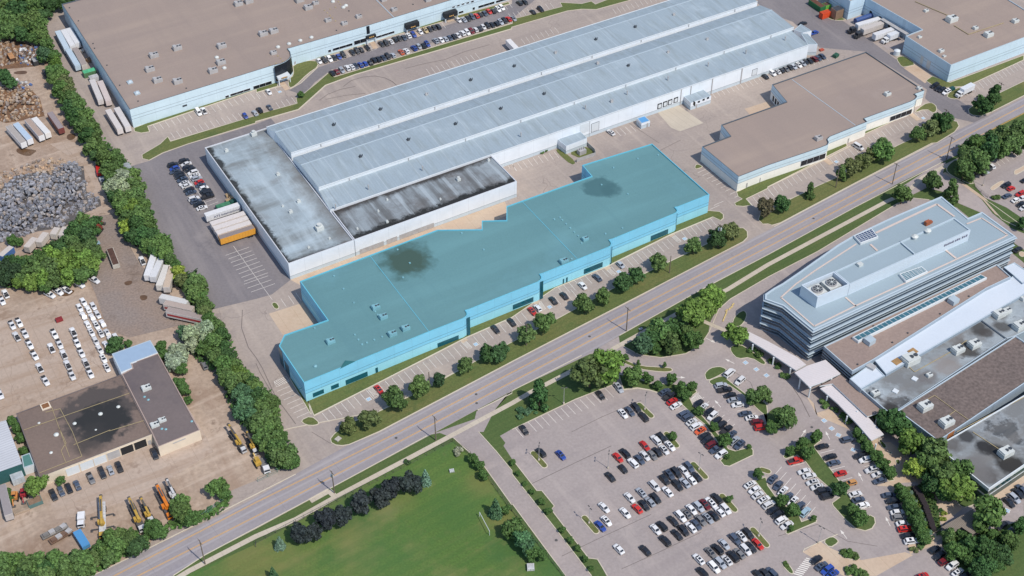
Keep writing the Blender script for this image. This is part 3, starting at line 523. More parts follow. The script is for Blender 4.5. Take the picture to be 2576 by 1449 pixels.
for p, q in ((n1, n2), (e1, e2), (f1, f2), (a1, a2)):
    b = MB(); b.beam(p, q, .35, .3); add('gutter', b.mesh('gutter', M_frame), wh)
fac = Bld.__new__(Bld); fac.p = [f1 + WC, f2 + WC, f2 + WC - BX * 20, f1 + WC - BX * 20]; fac.h = 8.6; fac.c = WC; fac.o = wh
for t, p0, p1 in (('20', (797, 1330), (875, 1222)), ('20', (2412, 762), (2468, 688)), ('20', (682, 1350), (775, 1230))): fac.panel('loading_door', t, p0, p1, M_frame, M_vent if p0[0] != 682 else None)
for u in (1485, 1540, 1590, 1648):
    v = 1100 - (u - 1485) * .37; fac.panel('dock_door', '20', (u - 15, v - 10), (u + 17, v - 55), M_frame, th=.12); fac.panel('dock_seal', '20', (u - 24, v), (u + 24, v - 68), M_black, th=.08)
for u, v in ((1700, 950), (780, 1270), (1800, 900), (2015, 830), (2310, 740)): fac.panel('downpipe', '20', (u - 3, v + 60), (u + 3, v - 60), M_hvac, th=.2, z0=.1, z1=8.5)
for t, u, v in (('10', 780, 1260), ('10', 1250, 1105), ('10', 1712, 955), ('10', 2158, 810), ('20', 435, 535), ('20', 842, 400), ('20', 1237, 275), ('20', 1625, 152), ('20', 20, 670), ('11', 1050, 130), ('10', 1530, 1410), ('10', 2005, 1252), ('10', 2460, 1098), ('20', 860, 638), ('20', 320, 950), ('20', 1168, 665), ('20', 1568, 530), ('20', 1960, 400), ('20', 1000, 1022)):
    h = 11.7 if v < 1000 or t == '10' else 9.4
    q = ground(t, u, v, h) - WC; b = MB(); b.box(q.x, q.y, h - .6, 1.1, 1.1, 1.0, AD); b.cyl((q.x, q.y, h + .3), (q.x, q.y, h + 1.1), .55, .35); b.box(q.x + .8, q.y + .6, h - .5, .5, .1, 1.5, AD + .5); add('roof_ventilator', b.mesh('vent', M_vent if random.random() < .5 else M_hvac), wh)
for t, u, v in (('20', 385, 632), ('20', 1000, 432), ('20', 145, 940), ('20', 570, 790), ('20', 755, 810), ('20', 1190, 585), ('20', 740, 1075), ('20', 1160, 930), ('20', 1570, 785), ('20', 1975, 645), ('20', 2355, 518), ('20', 2155, 55), ('20', 1785, 385), ('20', 90, 1350), ('11', 850, 110), ('11', 775, 272), ('11', 1675, 240), ('11', 1130, 430), ('11', 800, 622), ('10', 705, 1370), ('10', 1180, 1212), ('10', 1870, 985), ('30', 22, 235), ('30', 175, 383), ('10', 2090, 1105)):
    h = 10.5; q = ground(t, u, v, h) - WC; b = MB(); b.cyl((q.x, q.y, h - 1.2), (q.x, q.y, h + .9), .22, .3, 6); add('vent_pipe', b.mesh('pipe', M_hvac), wh)
for i in range(9):
    for (p, q, z0, z1) in ((n1, n2, 9.8, 11.2), (e1, e2, 9.6, 11.2)):
        c = p.lerp(q, (i + .5) / 9); b = MB(); b.box(c.x + BX.x * .15, c.y + BX.y * .15, z0, .25, .25, z1 - z0); add('downpipe', b.mesh('downpipe', M_hvac), wh)
# flat roofed parts of the same works
def edgedirt(p, q, wid, col=rgb(38, 40, 40), soft=.6, amt=.9, flip=1):
    d = (q - p).normalized(); return (p, Vector((-d.y, d.x, 0)) * flip, wid, col, soft, amt)
fl = pts('T01 2060,35 T11 325,1205 985,968 745,668 T10 105,1285', 8.2)
M_flat1 = surface('stained_pale_roof_west', rgb(166, 182, 192), rgb(146, 156, 162), .03, 1.4, .06, spots=[(rgb(114, 118, 120), .035, .5, .84, .75), (rgb(108, 100, 94), .06, .57, .8, .5)], streaks=[(30.35, .03, .12, rgb(112, 116, 116), .46, .62, .7), (-59.65, .03, .14, rgb(186, 200, 208), .52, .68, .5)], edges=[edgedirt(fl[0], fl[1], 2.2, soft=.3, amt=.95), edgedirt(fl[1], fl[2], 1.8, rgb(58, 58, 58), .5, .7), edgedirt(fl[2], fl[4], 4.4, rgb(98, 90, 84), .9, .6)], stripes=[(30.35, 5, .3, rgb(176, 190, 198), .25)])
flat1 = Bld('low_works', 'low flat pale roof joining the left ends of the ribbed warehouse', fl, 8.2, M_whitewall, M_flat1, plain('pale_coping', rgb(206, 208, 214), .04, .5))
fr = pts('T11 762,668 990,965 T21 48,375 T11 2365,113', 8.2)
M_flat2 = surface('stained_pale_roof_east', rgb(156, 168, 176), rgb(128, 132, 136), .05, 1.4, .08, streaks=[(-59.65, .03, .3, rgb(84, 84, 84), .44, .62, .7)], spots=[(rgb(96, 92, 90), .05, .5, .78, .7), (rgb(176, 188, 196), .06, .6, .8, .5)], edges=[edgedirt(fr[1], fr[2], 3.4, rgb(30, 32, 32), .3, .97), edgedirt(fr[3], fr[0], 2.2, rgb(50, 46, 44), .5, .9), edgedirt(fr[0], fr[1], 1.6, rgb(48, 50, 50), .7, .8)], stripes=[(30.35, 11, 1.6, rgb(178, 190, 198), .4)])
flat2 = Bld('low_works', 'low flat roof with black ponding along its edge, in front of the ribbed warehouse', fr, 8.2, M_whitewall, M_flat2, MATS['pale_coping'])
for u0, v0, u1, v1 in ((1045, 1075, 1285, 990), (1318, 1010, 1420, 945), (1445, 935, 1790, 810)): flat2.panel('recessed_bay', '11', (u0, v0 + 20), (u1, v1), M_hvac, z0=.1, z1=2.4)
for t, u, v, k in (('11', 640, 860, 2), ('11', 430, 585, 1), ('11', 222, 312, 1), ('11', 350, 690, 1), ('01', 2280, 75, 1), ('11', 530, 1045, .6), ('11', 270, 630, .6), ('11', 740, 955, .6), ('00', 2555, 1360, 1.6)):
    q = on(flat1, t, u, v); b = MB(); b.box(q.x, q.y, q.z, 1.5 * k, 1.2 * k, .9 * k, AD); b.cyl((q.x, q.y, q.z + .9 * k), (q.x, q.y, q.z + 1.4 * k), .4 * k, .5 * k); add('roof_unit', b.mesh('unit', M_hvacwhite), flat1.roof)
for t, u, v, k in (('11', 2038, 365, 1.2), ('11', 1320, 790, .8), ('11', 1320, 565, .6), ('11', 1020, 858, .6), ('11', 1855, 560, .6), ('11', 2340, 170, .8), ('11', 1230, 680, .6)):
    q = on(flat2, t, u, v); b = MB(); b.box(q.x, q.y, q.z, 1.3 * k, 1.2 * k, .9 * k, AD); b.cyl((q.x, q.y, q.z + .9 * k), (q.x, q.y, q.z + 1.4 * k), .4 * k, .5 * k); add('roof_unit', b.mesh('unit', M_hvacwhite), flat2.roof)
for u, v in ((2380, 650), (2420, 715), (2450, 790)): flat1.panel('dock_door', '01', (u, v + 60), (u + 22, v + 25), M_black, z0=.1, z1=3.4)
# ---- cyan building
cy = pts('T11 440,1380 1825,862 2272,857 2272,770 2520,765 2520,625 T21 800,322 705,212 1410,-5 1988,508 1672,632 1645,637 1662,655 1668,672 1655,690 1640,700 1018,955 983,965 1000,985 1004,1005 992,1028 970,1040 320,1300 285,1310 300,1330 300,1352 288,1370 260,1390 T12 2152,213 2112,225 2126,245 2128,268 2112,290 2080,310 1745,440 482,955 230,580 285,470 718,320', 9.6)
sc1 = ground('11', 1510, 1165, 9.2); sc2 = ground('21', 900, 430, 9.2); sc3 = ground('21', 1000, 460, 9.2)
M_cyanroof = surface('teal_membrane_roof', rgb(99, 142, 147), rgb(93, 135, 141), .02, 1.5, .05, streaks=[(30.35, .01, .1, rgb(108, 154, 160), .5, .7, .4), (-59.65, .01, .12, rgb(86, 128, 136), .52, .7, .35)], spots=[(rgb(112, 160, 172), .02, .55, .8, .4)], stripes=[(-59.65, 3., .1, rgb(88, 132, 146), .25)],
    blobs=[(sc1.x, sc1.y, 10., rgb(66, 98, 96), .22, .8), (sc1.x + .5, sc1.y - .5, 7., rgb(58, 80, 70), .2, .85), (sc2.x - 1, sc2.y, 6.5, rgb(62, 100, 106), .2, .85), (sc3.x, sc3.y, 4.2, rgb(62, 100, 106), .25, .8)])
cyan = Bld('office_warehouse', 'bright cyan building with teal flat roof and stepped curved front, at the centre', cy, 9.6, M_cyanwall, M_cyanroof, M_cyancop)
for t, p0, p1 in (('12', (575, 1100), (680, 1022)), ('12', (758, 1025), (830, 962)), ('12', (905, 975), (1120, 845)), ('12', (1828, 605), (2038, 480)), ('22', (8, 218), (215, 95)), ('21', (722, 1310), (912, 1192)), ('21', (1393, 975), (1572, 860))): cyan.panel('window', t, p0, (p1[0], p1[1] - 6), M_tealglass)
for t, p0, p1 in (('12', (2125, 345), (2150, 222)), ('22', (285, -10), (305, -80)), ('21', (298, 1400), (316, 1305)), ('21', (1000, 1080), (1014, 962)), ('21', (1655, 760), (1670, 640))): cyan.panel('glass_slot', t, p0, p1, M_tealglass, z0=.3, z1=9.2)
for t, p0, p1 in (('12', (250, 760), (262, 640)), ('12', (430, 1020), (462, 1000)), ('12', (300, 830), (330, 790))): cyan.panel('window', t, p0, p1, M_tealglass)
for k in range(5):
    u = 495 + k * 34; v = 150 + k * 42; cyan.panel('dock_door', '12', (u, v + 70), (u + 20, v + 25), M_tealglass, M_cyancop, z0=1.1, z1=4.2)
for t, p0, p1 in (('12', (1205, 860), (1225, 800)), ('21', (510, 1400), (525, 1350)), ('21', (543, 1385), (560, 1338))): cyan.panel('door', t, p0, p1, M_tealglass, z0=.1, z1=2.6)
for t, (u0, v0), (u1, v1) in (('11', (1150, 1130), (2330, 2890)), ('21', (108, 585), (655, 1155))):
    p = ground(t, u0, v0, 9.2) - cyan.c; q = (ground('12', 1740, 440, 9.2) if t == '11' else ground(t, u1, v1, 9.2)) - cyan.c
    b = MB(); b.beam(p, q, .2, .12); add('expansion_joint', b.mesh('joint', M_cyancop), cyan.roof)
q = [on(cyan, '12', u, v) for u, v in ((848, 822), (898, 738), (1000, 748))]; b = MB(); b.face([x + Vector((0, 0, .48)) for x in q]); add('roof_patch', b.mesh('patch', plain('dark_teal_membrane', rgb(46, 108, 112), .1, .8)), cyan.roof)
def unit(bld, t, u, v, k=1., mat=None, kind='box', fans=2):
    q = on(bld, t, u, v); o = MB(); m = mat or M_hvac
    if kind == 'box':
        o.box(q.x, q.y, q.z, 3.2 * k, 2.2 * k, 1.3 * k, AD); o.box(q.x - AX.x * .9 * k, q.y - AX.y * .9 * k, q.z + 1.3 * k, 1.1 * k, 2. * k, .35 * k, AD); u_ = add('rooftop_unit', o.mesh('unit', m), bld.roof)
        for s in range(fans):
            c = q + AX * (.2 + s * 1.0) * k; b = MB(); b.cyl((c.x, c.y, q.z + 1.3 * k), (c.x, c.y, q.z + 1.45 * k), .42 * k, n=8); add('fan', b.mesh('fan', M_vent), u_)
    elif kind == 'dome':
        o.cyl((q.x, q.y, q.z), (q.x, q.y, q.z + .5 * k), 1. * k, 1. * k, 10); o.cyl((q.x, q.y, q.z + .5 * k), (q.x, q.y, q.z + 1. * k), 1. * k, .3 * k, 10); add('roof_vent', o.mesh('vent', m), bld.roof)
    else:
        o.box(q.x, q.y, q.z, .7 * k, .7 * k, .35 * k, AD); add('roof_drain', o.mesh('drain', m), bld.roof)
for u, v in ((740, 640), (760, 700)): pass
for u, v in ((1205, 205), (1280, 300), (750, 548), (1372, 472), (1505, 415)): unit(cyan, '12', u, v, .95, M_hvacblue)
unit(cyan, '21', 735, 965, .8, M_hvacblue); unit(cyan, '21', 520, 1192, 1., M_hvacblue); unit(cyan, '12', 596, 790, .7, M_hvacblue, 'dome')
for t, u, v in [('12', *x) for x in ((1200, 240), (1225, 272), (995, 473), (1030, 522), (1068, 570), (1115, 552), (1190, 523), (1268, 493), (590, 405), (985, 150), (880, 10))] + [('21', *x) for x in ((425, 760), (483, 742), (505, 767), (545, 807), (585, 848), (625, 888), (665, 926), (600, 1160), (940, 905), (1110, 848), (1020, 240), (1165, 505), (1265, 150), (1470, 112), (900, 412), (700, 1000))] + [('11', *x) for x in ((1548, 1200), (1425, 1065), (2070, 900), (785, 1330), (2290, 1065), (1480, 1345))]: unit(cyan, t, u, v, .9, M_hvacblue, 'drain')
# ---- factory roof equipment
for u, v in ((1550, 570), (1785, 495), (1510, 710), (1588, 820), (1790, 832), (2225, 640), (2145, 725), (2232, 475), (2400, 50), (2505, 25), (2650, 352), (2755, 325), (3103, 88), (3015, 15)): unit(W, '00', u, v, 1.25)
for u, v in ((890, 245), (1390, 105), (1035, 175), (600, 40), (725, 213), (178, 540), (1285, 8), (1730, 10)): unit(W, '10', u, v, .9)
for u, v in ((222, 477), (333, 445), (446, 412), (558, 380), (775, 20), (905, 60), (880, 78)): unit(W, '10', u, v, 1., M_hvacwhite, 'dome')
for u, v in ((2182, 582), (2258, 688)): unit(W, '00', u, v, 1., M_hvacwhite, 'dome')
for u, v in ((1308, 832), (1380, 942)):
    q = on(W, '00', u, v); b = MB(); b.box(q.x, q.y, q.z, 2.4, 2.4, .6, AD); b.cyl((q.x, q.y, q.z + .6), (q.x, q.y, q.z + 1.3), 1.2, .4, 8); add('skylight', b.mesh('skylight', M_coping), W.roof)
for u, v in ((690, 105), (745, 92), (718, 130), (745, 158), (770, 182), (800, 212), (800, 75), (220, 565), (247, 590), (268, 618), (140, 655), (200, 640), (830, 20), (850, 45)): unit(W, '10', u, v, .8, M_pipe, 'drain')
for t, u, v in (('00', 700, 80), ('00', 790, 212), ('00', 937, 440), ('00', 952, 488), ('00', 1077, 658), ('00', 1205, 860), ('00', 1390, 1020), ('00', 1875, 890), ('10', 935, 112), ('10', 1580, 45), ('10', 810, 308)): unit(W, t, u, v, .8, M_vent, 'drain')
p, q = ground('10', 1210, 0, 9.2) - W.c, ground('10', 1388, 178, 9.2) - W.c; b = MB(); b.beam(p - (q - p), q, .4, .3); add('expansion_joint', b.mesh('joint', M_coping), W.roof)
# ---- brown roofed building east of the cyan one
b6 = Bld('office_warehouse', 'brown flat-roofed building with pale blue and white walls, right of the cyan one',
    'T30 985,520 40,850 185,1022 T20 2105,1255 2195,1367 T21 1912,25 2280,330 T31 0,215 520,40 600,8 612,-18 T30 600,1400 622,1376 1000,1225 970,1192 1435,1022 1478,1000 1500,975 1498,960 1478,945 1575,910', 7.8, M_office6, M_roofbrown, M_darkcop)
for t, p0, p1 in (('30', (1222, 1222), (1450, 1095)), ('31', (325, 225), (580, 90)), ): b6.panel('window', t, p0, p1, M_glass, M_frame, mull=2.6)
for t, p0, p1 in (('30', (800, 1425), (818, 1390)), ('21', (2352, 440), (2372, 390)), ('21', (2500, 300), (2515, 260))): b6.panel('door', t, p0, p1, M_hvac, z0=.1, z1=2.5)
for k in range(3): b6.panel('dock_door', '30', (40 + k * 28, 1040 - k * 8), (60 + k * 28, 1000), M_black, z0=.6, z1=3.4)
b6.panel('window', '30', (1492, 1010), (1500, 965), M_glass, z0=.5, z1=7)
unit(b6, '30', 1200, 955, .9, M_hvacwhite); unit(b6, '30', 505, 1402, 1., M_hvac); unit(b6, '30', 1520, 895, .7, M_hvacwhite)
p, q = ground('30', 240, 800, 7.35) - b6.c, ground('30', 880, 1262, 7.35) - b6.c; b = MB(); b.beam(p, q, .3, .2); add('expansion_joint', b.mesh('joint', M_coping), b6.roof)
# ---- east factory, top right
b7 = Bld('factory', 'brown-roofed factory with tall blue-grey walls at the top right corner', 'T30 560,-270 1550,295 1385,360 1842,655 2576,378 2864,268 2430,0 1830,-400', 9.4, M_factory7, M_roofbrown, M_coping)
for p0, p1 in (((1520, 660), (1565, 590)), ((1585, 690), (1640, 625))): b7.panel('loading_door', '30', p0, p1, M_hvacwhite, z0=.3, z1=5)
for k in range(4): b7.panel('dock_door', '30', (1020 + k * 95, 130 + k * 60), (1050 + k * 95, 110 + k * 50), M_black, z0=1., z1=4)
for u, v, k in ((1845, 210, 1.6), (2485, 222, 1.), (2085, 290, .8), (2215, 362, 1.3), (1525, 378, .6), (1590, 115, .7), (1740, 520, .8), (1772, 570, .5)): unit(b7, '30', u, v, k, M_hvacwhite)
b = MB(); 
for (u0, v0), (u1, v1) in (((1870, 260), (2015, 350)), ((2015, 350), (2370, 235)), ((1480, 20), (1880, 190))): b.beam(on(b7, '30', u0, v0) + Vector((0, 0, .3)), on(b7, '30', u1, v1) + Vector((0, 0, .3)), .25, .25)
add('gas_pipe', b.mesh('pipe', M_pipe), b7.roof)
b = Bld('factory_tower', 'tall pale blue block beside the orange skip at the top right', [ground('30', 830, 12, 10.4), ground('30', 1000, -50, 10.4), ground('30', 780, -190, 10.4), ground('30', 640, -120, 10.4)], 10.4, M_factory7, M_roofbrown)
b = MB(); o = thing('dock_canopy', 'narrow metal canopy over the truck docks of the east factory', 'canopy', ground('30', 1280, 320)); c0 = Vector(o.location)
p, q = ground('30', 1145, 190, 4.6) - c0, ground('30', 1405, 345, 4.6) - c0; b.beam(p, q, 2.0, .3); add('roof', b.mesh('canopy', M_hvac), o)
for k in range(4): x = p.lerp(q, (k + .5) / 4); b = MB(); b.cyl((x.x, x.y, 0), (x.x, x.y, 4.5), .15); add('post', b.mesh('post', M_hvac), o)
# ---- small buildings
sm1 = Bld('site_office', 'small grey cabin with four windows beside the truck dock', 'T20 1720,960 1905,885 2005,965 1800,1035', 4, M_whitewall, M_metal, sink=.1)
for u in (1835, 1880, 1928, 1972): sm1.panel('window', '20', (u - 12, 1055 - (u - 1835) * .42), (u + 12, 1030 - (u - 1835) * .42), M_glass)
sm1.panel('door', '20', (1850, 1070), (1864, 1035), M_hvac, z0=.1, z1=2.3)
sm2 = Bld('shed', 'small grey shed with bright blue roof in front of the warehouse', 'T20 1255,1190 1335,1165 1390,1215 1303,1243', 3, M_whitewall, plain('blue_roof_metal', rgb(84, 150, 204), .05, .5), sink=.06)
sm2.panel('door', '20', (1355, 1245), (1372, 1225), M_hvac, z0=.1, z1=2.2)
sm3 = Bld('transformer_house', 'grey flat-roofed annex overgrown at one corner beside the warehouse wall', 'T20 455,1400 690,1325 755,1390 545,1470', 4.4, M_whitewall, M_metal, sink=.2)
M_brownwall = plain('rusty_panel', rgb(120, 92, 70), .3, .8)
b = MB(); fp = [Vector(x) for x in pts('T21 650,150 650,185 840,120 830,85 750,10')]; fe = thing('fence', 'low grey fence round the transformer compound', 'fence', fp[1])
for i in range(1, 4):
    b = MB(); b.beam(fp[i] - fp[1] + Vector((0, 0, 1)), fp[i + 1] - fp[1] + Vector((0, 0, 1)), .1, 1.9); add('panel', b.mesh('panel', M_hvac), fe)
tf = thing('transformer', 'electrical transformer with bushings inside the fenced compound', 'transformer', ground('21', 700, 95)); b = MB(); b.box(0, 0, 0, 3.4, 2.4, 2.2, AD); add('tank', b.mesh('tank', M_hvac), tf)
for k in range(3): b = MB(); b.cyl((AX.x * (k - 1), AX.y * (k - 1), 2.2), (AX.x * (k - 1), AX.y * (k - 1), 3.3), .15, .1, 6); add('bushing', b.mesh('bushing', M_vent), tf)
for lab, s, h in (('small white lean-to at the far right end of the warehouse', 'T30 262,300 350,330 440,310 330,240', 5), ('low white annex at the right end wall of the warehouse', 'T30 400,447 500,445 400,340 330,335', 6)): Bld('annex', lab, s, h, M_whitewall, M_metal, sink=.15)
# ================================================================ OFFICE CAMPUS
M_offmetal = wallmat('silver_panel_wall', [(30, rgb(150, 164, 178))], .45, 3.2); M_offglass = plain('grey_office_glass', rgb(72, 88, 104), .25, .15)
M_lightroof = surface('ribbed_white_blue_roof', rgb(152, 169, 179), rgb(146, 163, 173), .03, 1.5, .03, stripes=[(30.35, 1.4, .18, rgb(150, 168, 182), .3), (-59.65, 14, .2, rgb(150, 166, 180), .3)])
M_gravroof = surface('brown_gravel_roof', rgb(162, 142, 132), rgb(150, 132, 125), .05, 1.2, .12)
M_maroon = surface('dark_gravel_roof', rgb(134, 119, 113), rgb(122, 109, 105), .05, .9, .28)
M_whiteroof = surface('white_membrane_roof', rgb(206, 214, 224), rgb(198, 208, 220), .05, 1.5, .03)
M_stain = surface('stained_grey_roof', rgb(164, 174, 180), rgb(142, 150, 156), .05, 1.3, .06, spots=[(rgb(112, 112, 112), .04, .48, .72, .85), (rgb(186, 196, 204), .06, .52, .76, .6), (rgb(50, 50, 52), .06, .575, .66, .85)], blobs=[(q_.x, q_.y, r_, rgb(*c_), .3, a_) for (t_, u_, v_, r_, c_, a_) in ((a, b_, c, d, e, f) for a, b_, c, d, e, f in (('33', 2180, 155, 3, (34, 34, 36), .95), ('33', 2300, 200, 3, (34, 34, 36), .9), ('33', 2440, 330, 4.5, (38, 36, 34), .95), ('33', 1990, 40, 3, (50, 50, 52), .9), ('33', 2200, 430, 4, (84, 80, 78), .8), ('33', 2080, 350, 5, (110, 108, 108), .8), ('33', 1850, 130, 3, (84, 80, 78), .8), ('32', 2130, 400, 3.5, (60, 58, 56), .9), ('32', 2200, 440, 2.5, (70, 66, 64), .8), ('32', 2000, 600, 4, (66, 64, 62), .85), ('32', 1870, 480, 4, (112, 108, 106), .8), ('32', 1600, 880, 3.5, (104, 100, 100), .8), ('32', 1230, 1205, 3, (46, 44, 44), .9), ('32', 2360, 375, 3, (70, 68, 66), .85), ('32', 2300, 240, 4, (88, 84, 82), .8), ('32', 1800, 770, 5, (136, 128, 124), .7))) for q_ in [ground(t_, u_, v_, 6.5)]], streaks=[(36, .03, .15, rgb(120, 118, 116), .5, .66, .6)])
M_palecan = surface('pale_canopy_metal', rgb(214, 206, 206), rgb(206, 200, 202), .1, 1.5, .03, stripes=[(60, 1.1, .12, rgb(180, 172, 172), .4)])
M_bluglass = plain('blue_green_glass', rgb(74, 118, 134), .25, .2)
M_curb = plain('pale_pink_paver', rgb(206, 190, 182), .08, .8)
OFH = 15.5
office = Bld('office_block', 'four-storey silver office block with pointed curved plan and striped glass facades, at the right', 'T32 -30,112 155,178 457,425 T31 2495,930 2155,682 2010,745 1745,525 1240,740 870,915 700,1015 340,1270 150,1400 60,1449 T32 -28,60', OFH, M_offmetal, M_lightroof, M_whiteroof and plain('silver_coping', rgb(184, 198, 208), .04, .4), sink=.3, copw=.6)
opoly = [Vector(p) - office.c for p in office.p]
def ring(bld, name, poly, d, z0, z1, mat, slab=False):
    o = [(q.x, q.y) for q in inset([Vector((v.x, v.y, 0)) for v in poly], -d)]; b = MB(); b.prism(o, z0, z1, top=slab, bottom=slab); return add(name, b.mesh(name, mat), bld.o)
for k in range(4):
    z = .7 + k * 3.75; wb = ring(office, 'window_band', opoly, .07, z, z + 2.5, M_offglass); ring(office, 'sunshade', opoly, .55, z + 2.75, z + 2.87, M_coping, True); ring(office, 'sunshade', opoly, .3, z + 1.3, z + 1.36, M_coping, True)
def oon(u, v, t='31', h=OFH): return ground(t, u, v, h) - office.c
def walk(bld, s, h, wid=.9, mat=None):
    p = pts(s, h); b = MB()
    for i in range(len(p) - 1): b.beam(p[i] - bld.c + Vector((0, 0, .06)), p[i + 1] - bld.c + Vector((0, 0, .06)), wid, .1)
    return add('roof_walkway', b.mesh('walkway', mat or M_curb), bld.roof)
walk(office, 'T31 1085,895 1700,605 1875,730', 15.3); walk(office, 'T31 2000,805 2150,745 2410,915 2370,940 1620,1290 T32 870,185 465,385 130,95 T31 280,1410 480,1270 890,1005', 15.3, .6); walk(office, 'T31 1030,1010 1100,1075', 15.3); walk(office, 'T31 1790,1070 1890,1150', 15.3); walk(office, 'T32 780,95 885,185', 15.3, .7)
PH = 20.6
pent = 'T31 665,1282 1870,738 2040,865 825,1412'
pp = ccw([q - office.c for q in pts(pent, PH)]); b = MB(); b.prism([(q.x, q.y) for q in pp], OFH - .3, PH, top=False); ph = add('penthouse', b.mesh('penthouse', plain('ribbed_white_cladding', rgb(200, 212, 224), .05, .5)), office.roof)
b = MB(); ins = inset([Vector((q.x, q.y, 0)) for q in pp], .5); b.cap(ins, PH - .5); add('penthouse_roof', b.mesh('roof', M_lightroof), office.roof)
b = MB(); n = 4
for i in range(4):
    j = (i + 1) % 4; b.quad((pp[i].x, pp[i].y, PH), (pp[j].x, pp[j].y, PH), (ins[j].x, ins[j].y, PH), (ins[i].x, ins[i].y, PH)); b.quad((ins[i].x, ins[i].y, PH), (ins[j].x, ins[j].y, PH), (ins[j].x, ins[j].y, PH - .5), (ins[i].x, ins[i].y, PH - .5))
add('penthouse_coping', b.mesh('coping', MATS['silver_coping']), office.roof)
p, q = ground('31', 1335, 985, PH) - office.c, ground('31', 1475, 1105, PH) - office.c; b = MB(); b.beam(p, q, .5, .3); add('penthouse_joint', b.mesh('joint', MATS['silver_coping']), office.roof)
for z in (16.4, 17.2, 18., 18.8, 19.6):
    b = MB(); b.beam(dn(pp[0], z) + (dn(pp[1], z) - dn(pp[0], z)) * 0 , dn(pp[1], z), .08, .06); b.beam(dn(pp[1], z), dn(pp[2], z), .08, .06); b.beam(dn(pp[2], z), dn(pp[3], z), .08, .06); b.beam(dn(pp[3], z), dn(pp[0], z), .08, .06); add('cladding_rib', b.mesh('rib', M_hvacblue if 0 else M_coping), office.roof)
for u, v in ((1475, 940), (1605, 880), (925, 1212)):
    c = ground('31', u, v, PH) - office.c; b = MB()
    if u > 1000: b.cyl((c.x, c.y, PH - .5), (c.x, c.y, PH + .6), .9, .9, 12); b.cyl((c.x, c.y, PH + .6), (c.x, c.y, PH + 1.2), 1.4, .5, 12)
    else: b.box(c.x, c.y, PH - .5, 2, 1.6, 1, AD)
    add('roof_ventilator', b.mesh('vent', M_hvacwhite), office.roof)
a_ = dn(ground('31', 2040, 865, PH) - office.c, 0); c_ = dn(ground('31', 825, 1412, PH) - office.c, 0); e_ = (c_ - a_).normalized(); n_ = Vector((-e_.y, e_.x, 0)); n_ = n_ if n_.dot(BX) > 0 else -n_; b = MB()
for k in range(11): q = a_ + e_ * (1.6 + k * 1.05 + (k > 2) * .5 + (k > 5) * .3) + n_ * .1; b.box(q.x, q.y, 18.1, .62, .1, .95 - .15 * (k % 2), math.atan2(e_.y, e_.x)); b.box(q.x, q.y, 18.45, .3, .14, .3, math.atan2(e_.y, e_.x))
add('wall_lettering', b.mesh('lettering', plain('grey_lettering', rgb(112, 110, 134), .2, .6)), ph)
# open plant well with two big fans
wl = ccw([q - office.c for q in pts('T31 335,1418 660,1282 822,1412 T32 500,92', PH)]); wi = inset([Vector((q.x, q.y, 0)) for q in wl], .45); b = MB(); b.prism([(q.x, q.y) for q in wl], OFH - .3, PH, top=False)
for i in range(4):
    j = (i + 1) % 4; b.quad((wl[i].x, wl[i].y, PH), (wl[j].x, wl[j].y, PH), (wi[j].x, wi[j].y, PH), (wi[i].x, wi[i].y, PH)); b.quad((wi[i].x, wi[i].y, PH), (wi[j].x, wi[j].y, PH), (wi[j].x, wi[j].y, OFH + .2), (wi[i].x, wi[i].y, OFH + .2))
well = add('plant_well', b.mesh('well', MATS['ribbed_white_cladding']), office.roof)
for k, (u, v) in enumerate(((640, 1395), (500, 1440 + 20))):
    c = ground('31', u, v, 19.5) - office.c; b = MB(); b.box(c.x, c.y, OFH, 5.2, 5.2, 3.6, AD); ct = add('cooling_tower', b.mesh('tower', M_hvacwhite), well)
    b = MB(); b.cyl((c.x, c.y, OFH + 3.6), (c.x, c.y, OFH + 4.3), 2.1, 2.0, 18); add('fan_shroud', b.mesh('shroud', M_hvac), well)
    b = MB(); b.cyl((c.x, c.y, OFH + 4.3), (c.x, c.y, OFH + 4.34), 1.8, 1.8, 18); add('fan_grille', b.mesh('grille', M_vent), well)
    b = MB()
    for a in range(4): d = Vector((math.cos(a * .785), math.sin(a * .785), 0)) * 1.85; b.beam(Vector((c.x, c.y, OFH + 4.4)) - d, Vector((c.x, c.y, OFH + 4.4)) + d, .12, .05)
    b.cyl((c.x, c.y, OFH + 4.34), (c.x, c.y, OFH + 4.5), .4, .4, 10); add('fan_guard', b.mesh('guard', M_hvacwhite), well)
def skylight(bld, s, h, rise, mat, nm='skylight', nx=6, ny=5):
    p = ccw([q - bld.c for q in pts(s, h)]); b = MB(); b.prism([(q.x, q.y) for q in inset(p, -.35)], h - .4, h + rise * .6); o = add(nm + '_frame' if 0 else 'skylight', b.mesh('kerb', M_frame), bld.roof)
    b = MB(); b.cap([(q.x, q.y) for q in p], h + rise * .6 + .06); g = add('pane', b.mesh('pane', mat), o)
    b = MB(); z = Vector((0, 0, rise * .6 + .1))
    for i in range(nx + 1): b.beam(p[0].lerp(p[1], i / nx) + z, p[3].lerp(p[2], i / nx) + z, .14, .08)
    for i in range(ny + 1): b.beam(p[0].lerp(p[3], i / ny) + z, p[1].lerp(p[2], i / ny) + z, .14, .08)
    add('glazing_bar', b.mesh('bar', M_frame), o)
M_pv = plain('dark_blue_glass', rgb(56, 76, 112), .2, .2)
skylight(office, 'T31 870,945 1035,875 1095,950 930,1010', 15.2, 1.6, M_pv); skylight(office, 'T31 1330,1330 1540,1258 1590,1300 1385,1395', 15.2, 1.6, M_bluglass)
b = MB(); c = oon(1600, 805); b.box(c.x, c.y, OFH - .3, 2.2, 1.4, 1.8, AD); b.box(c.x + 1.5, c.y + 1, OFH - .3, 1.4, 1.2, 1, AD); add('roof_plant', b.mesh('plant', plain('rusty_orange_metal', rgb(170, 96, 62), .3, .6)), office.roof)
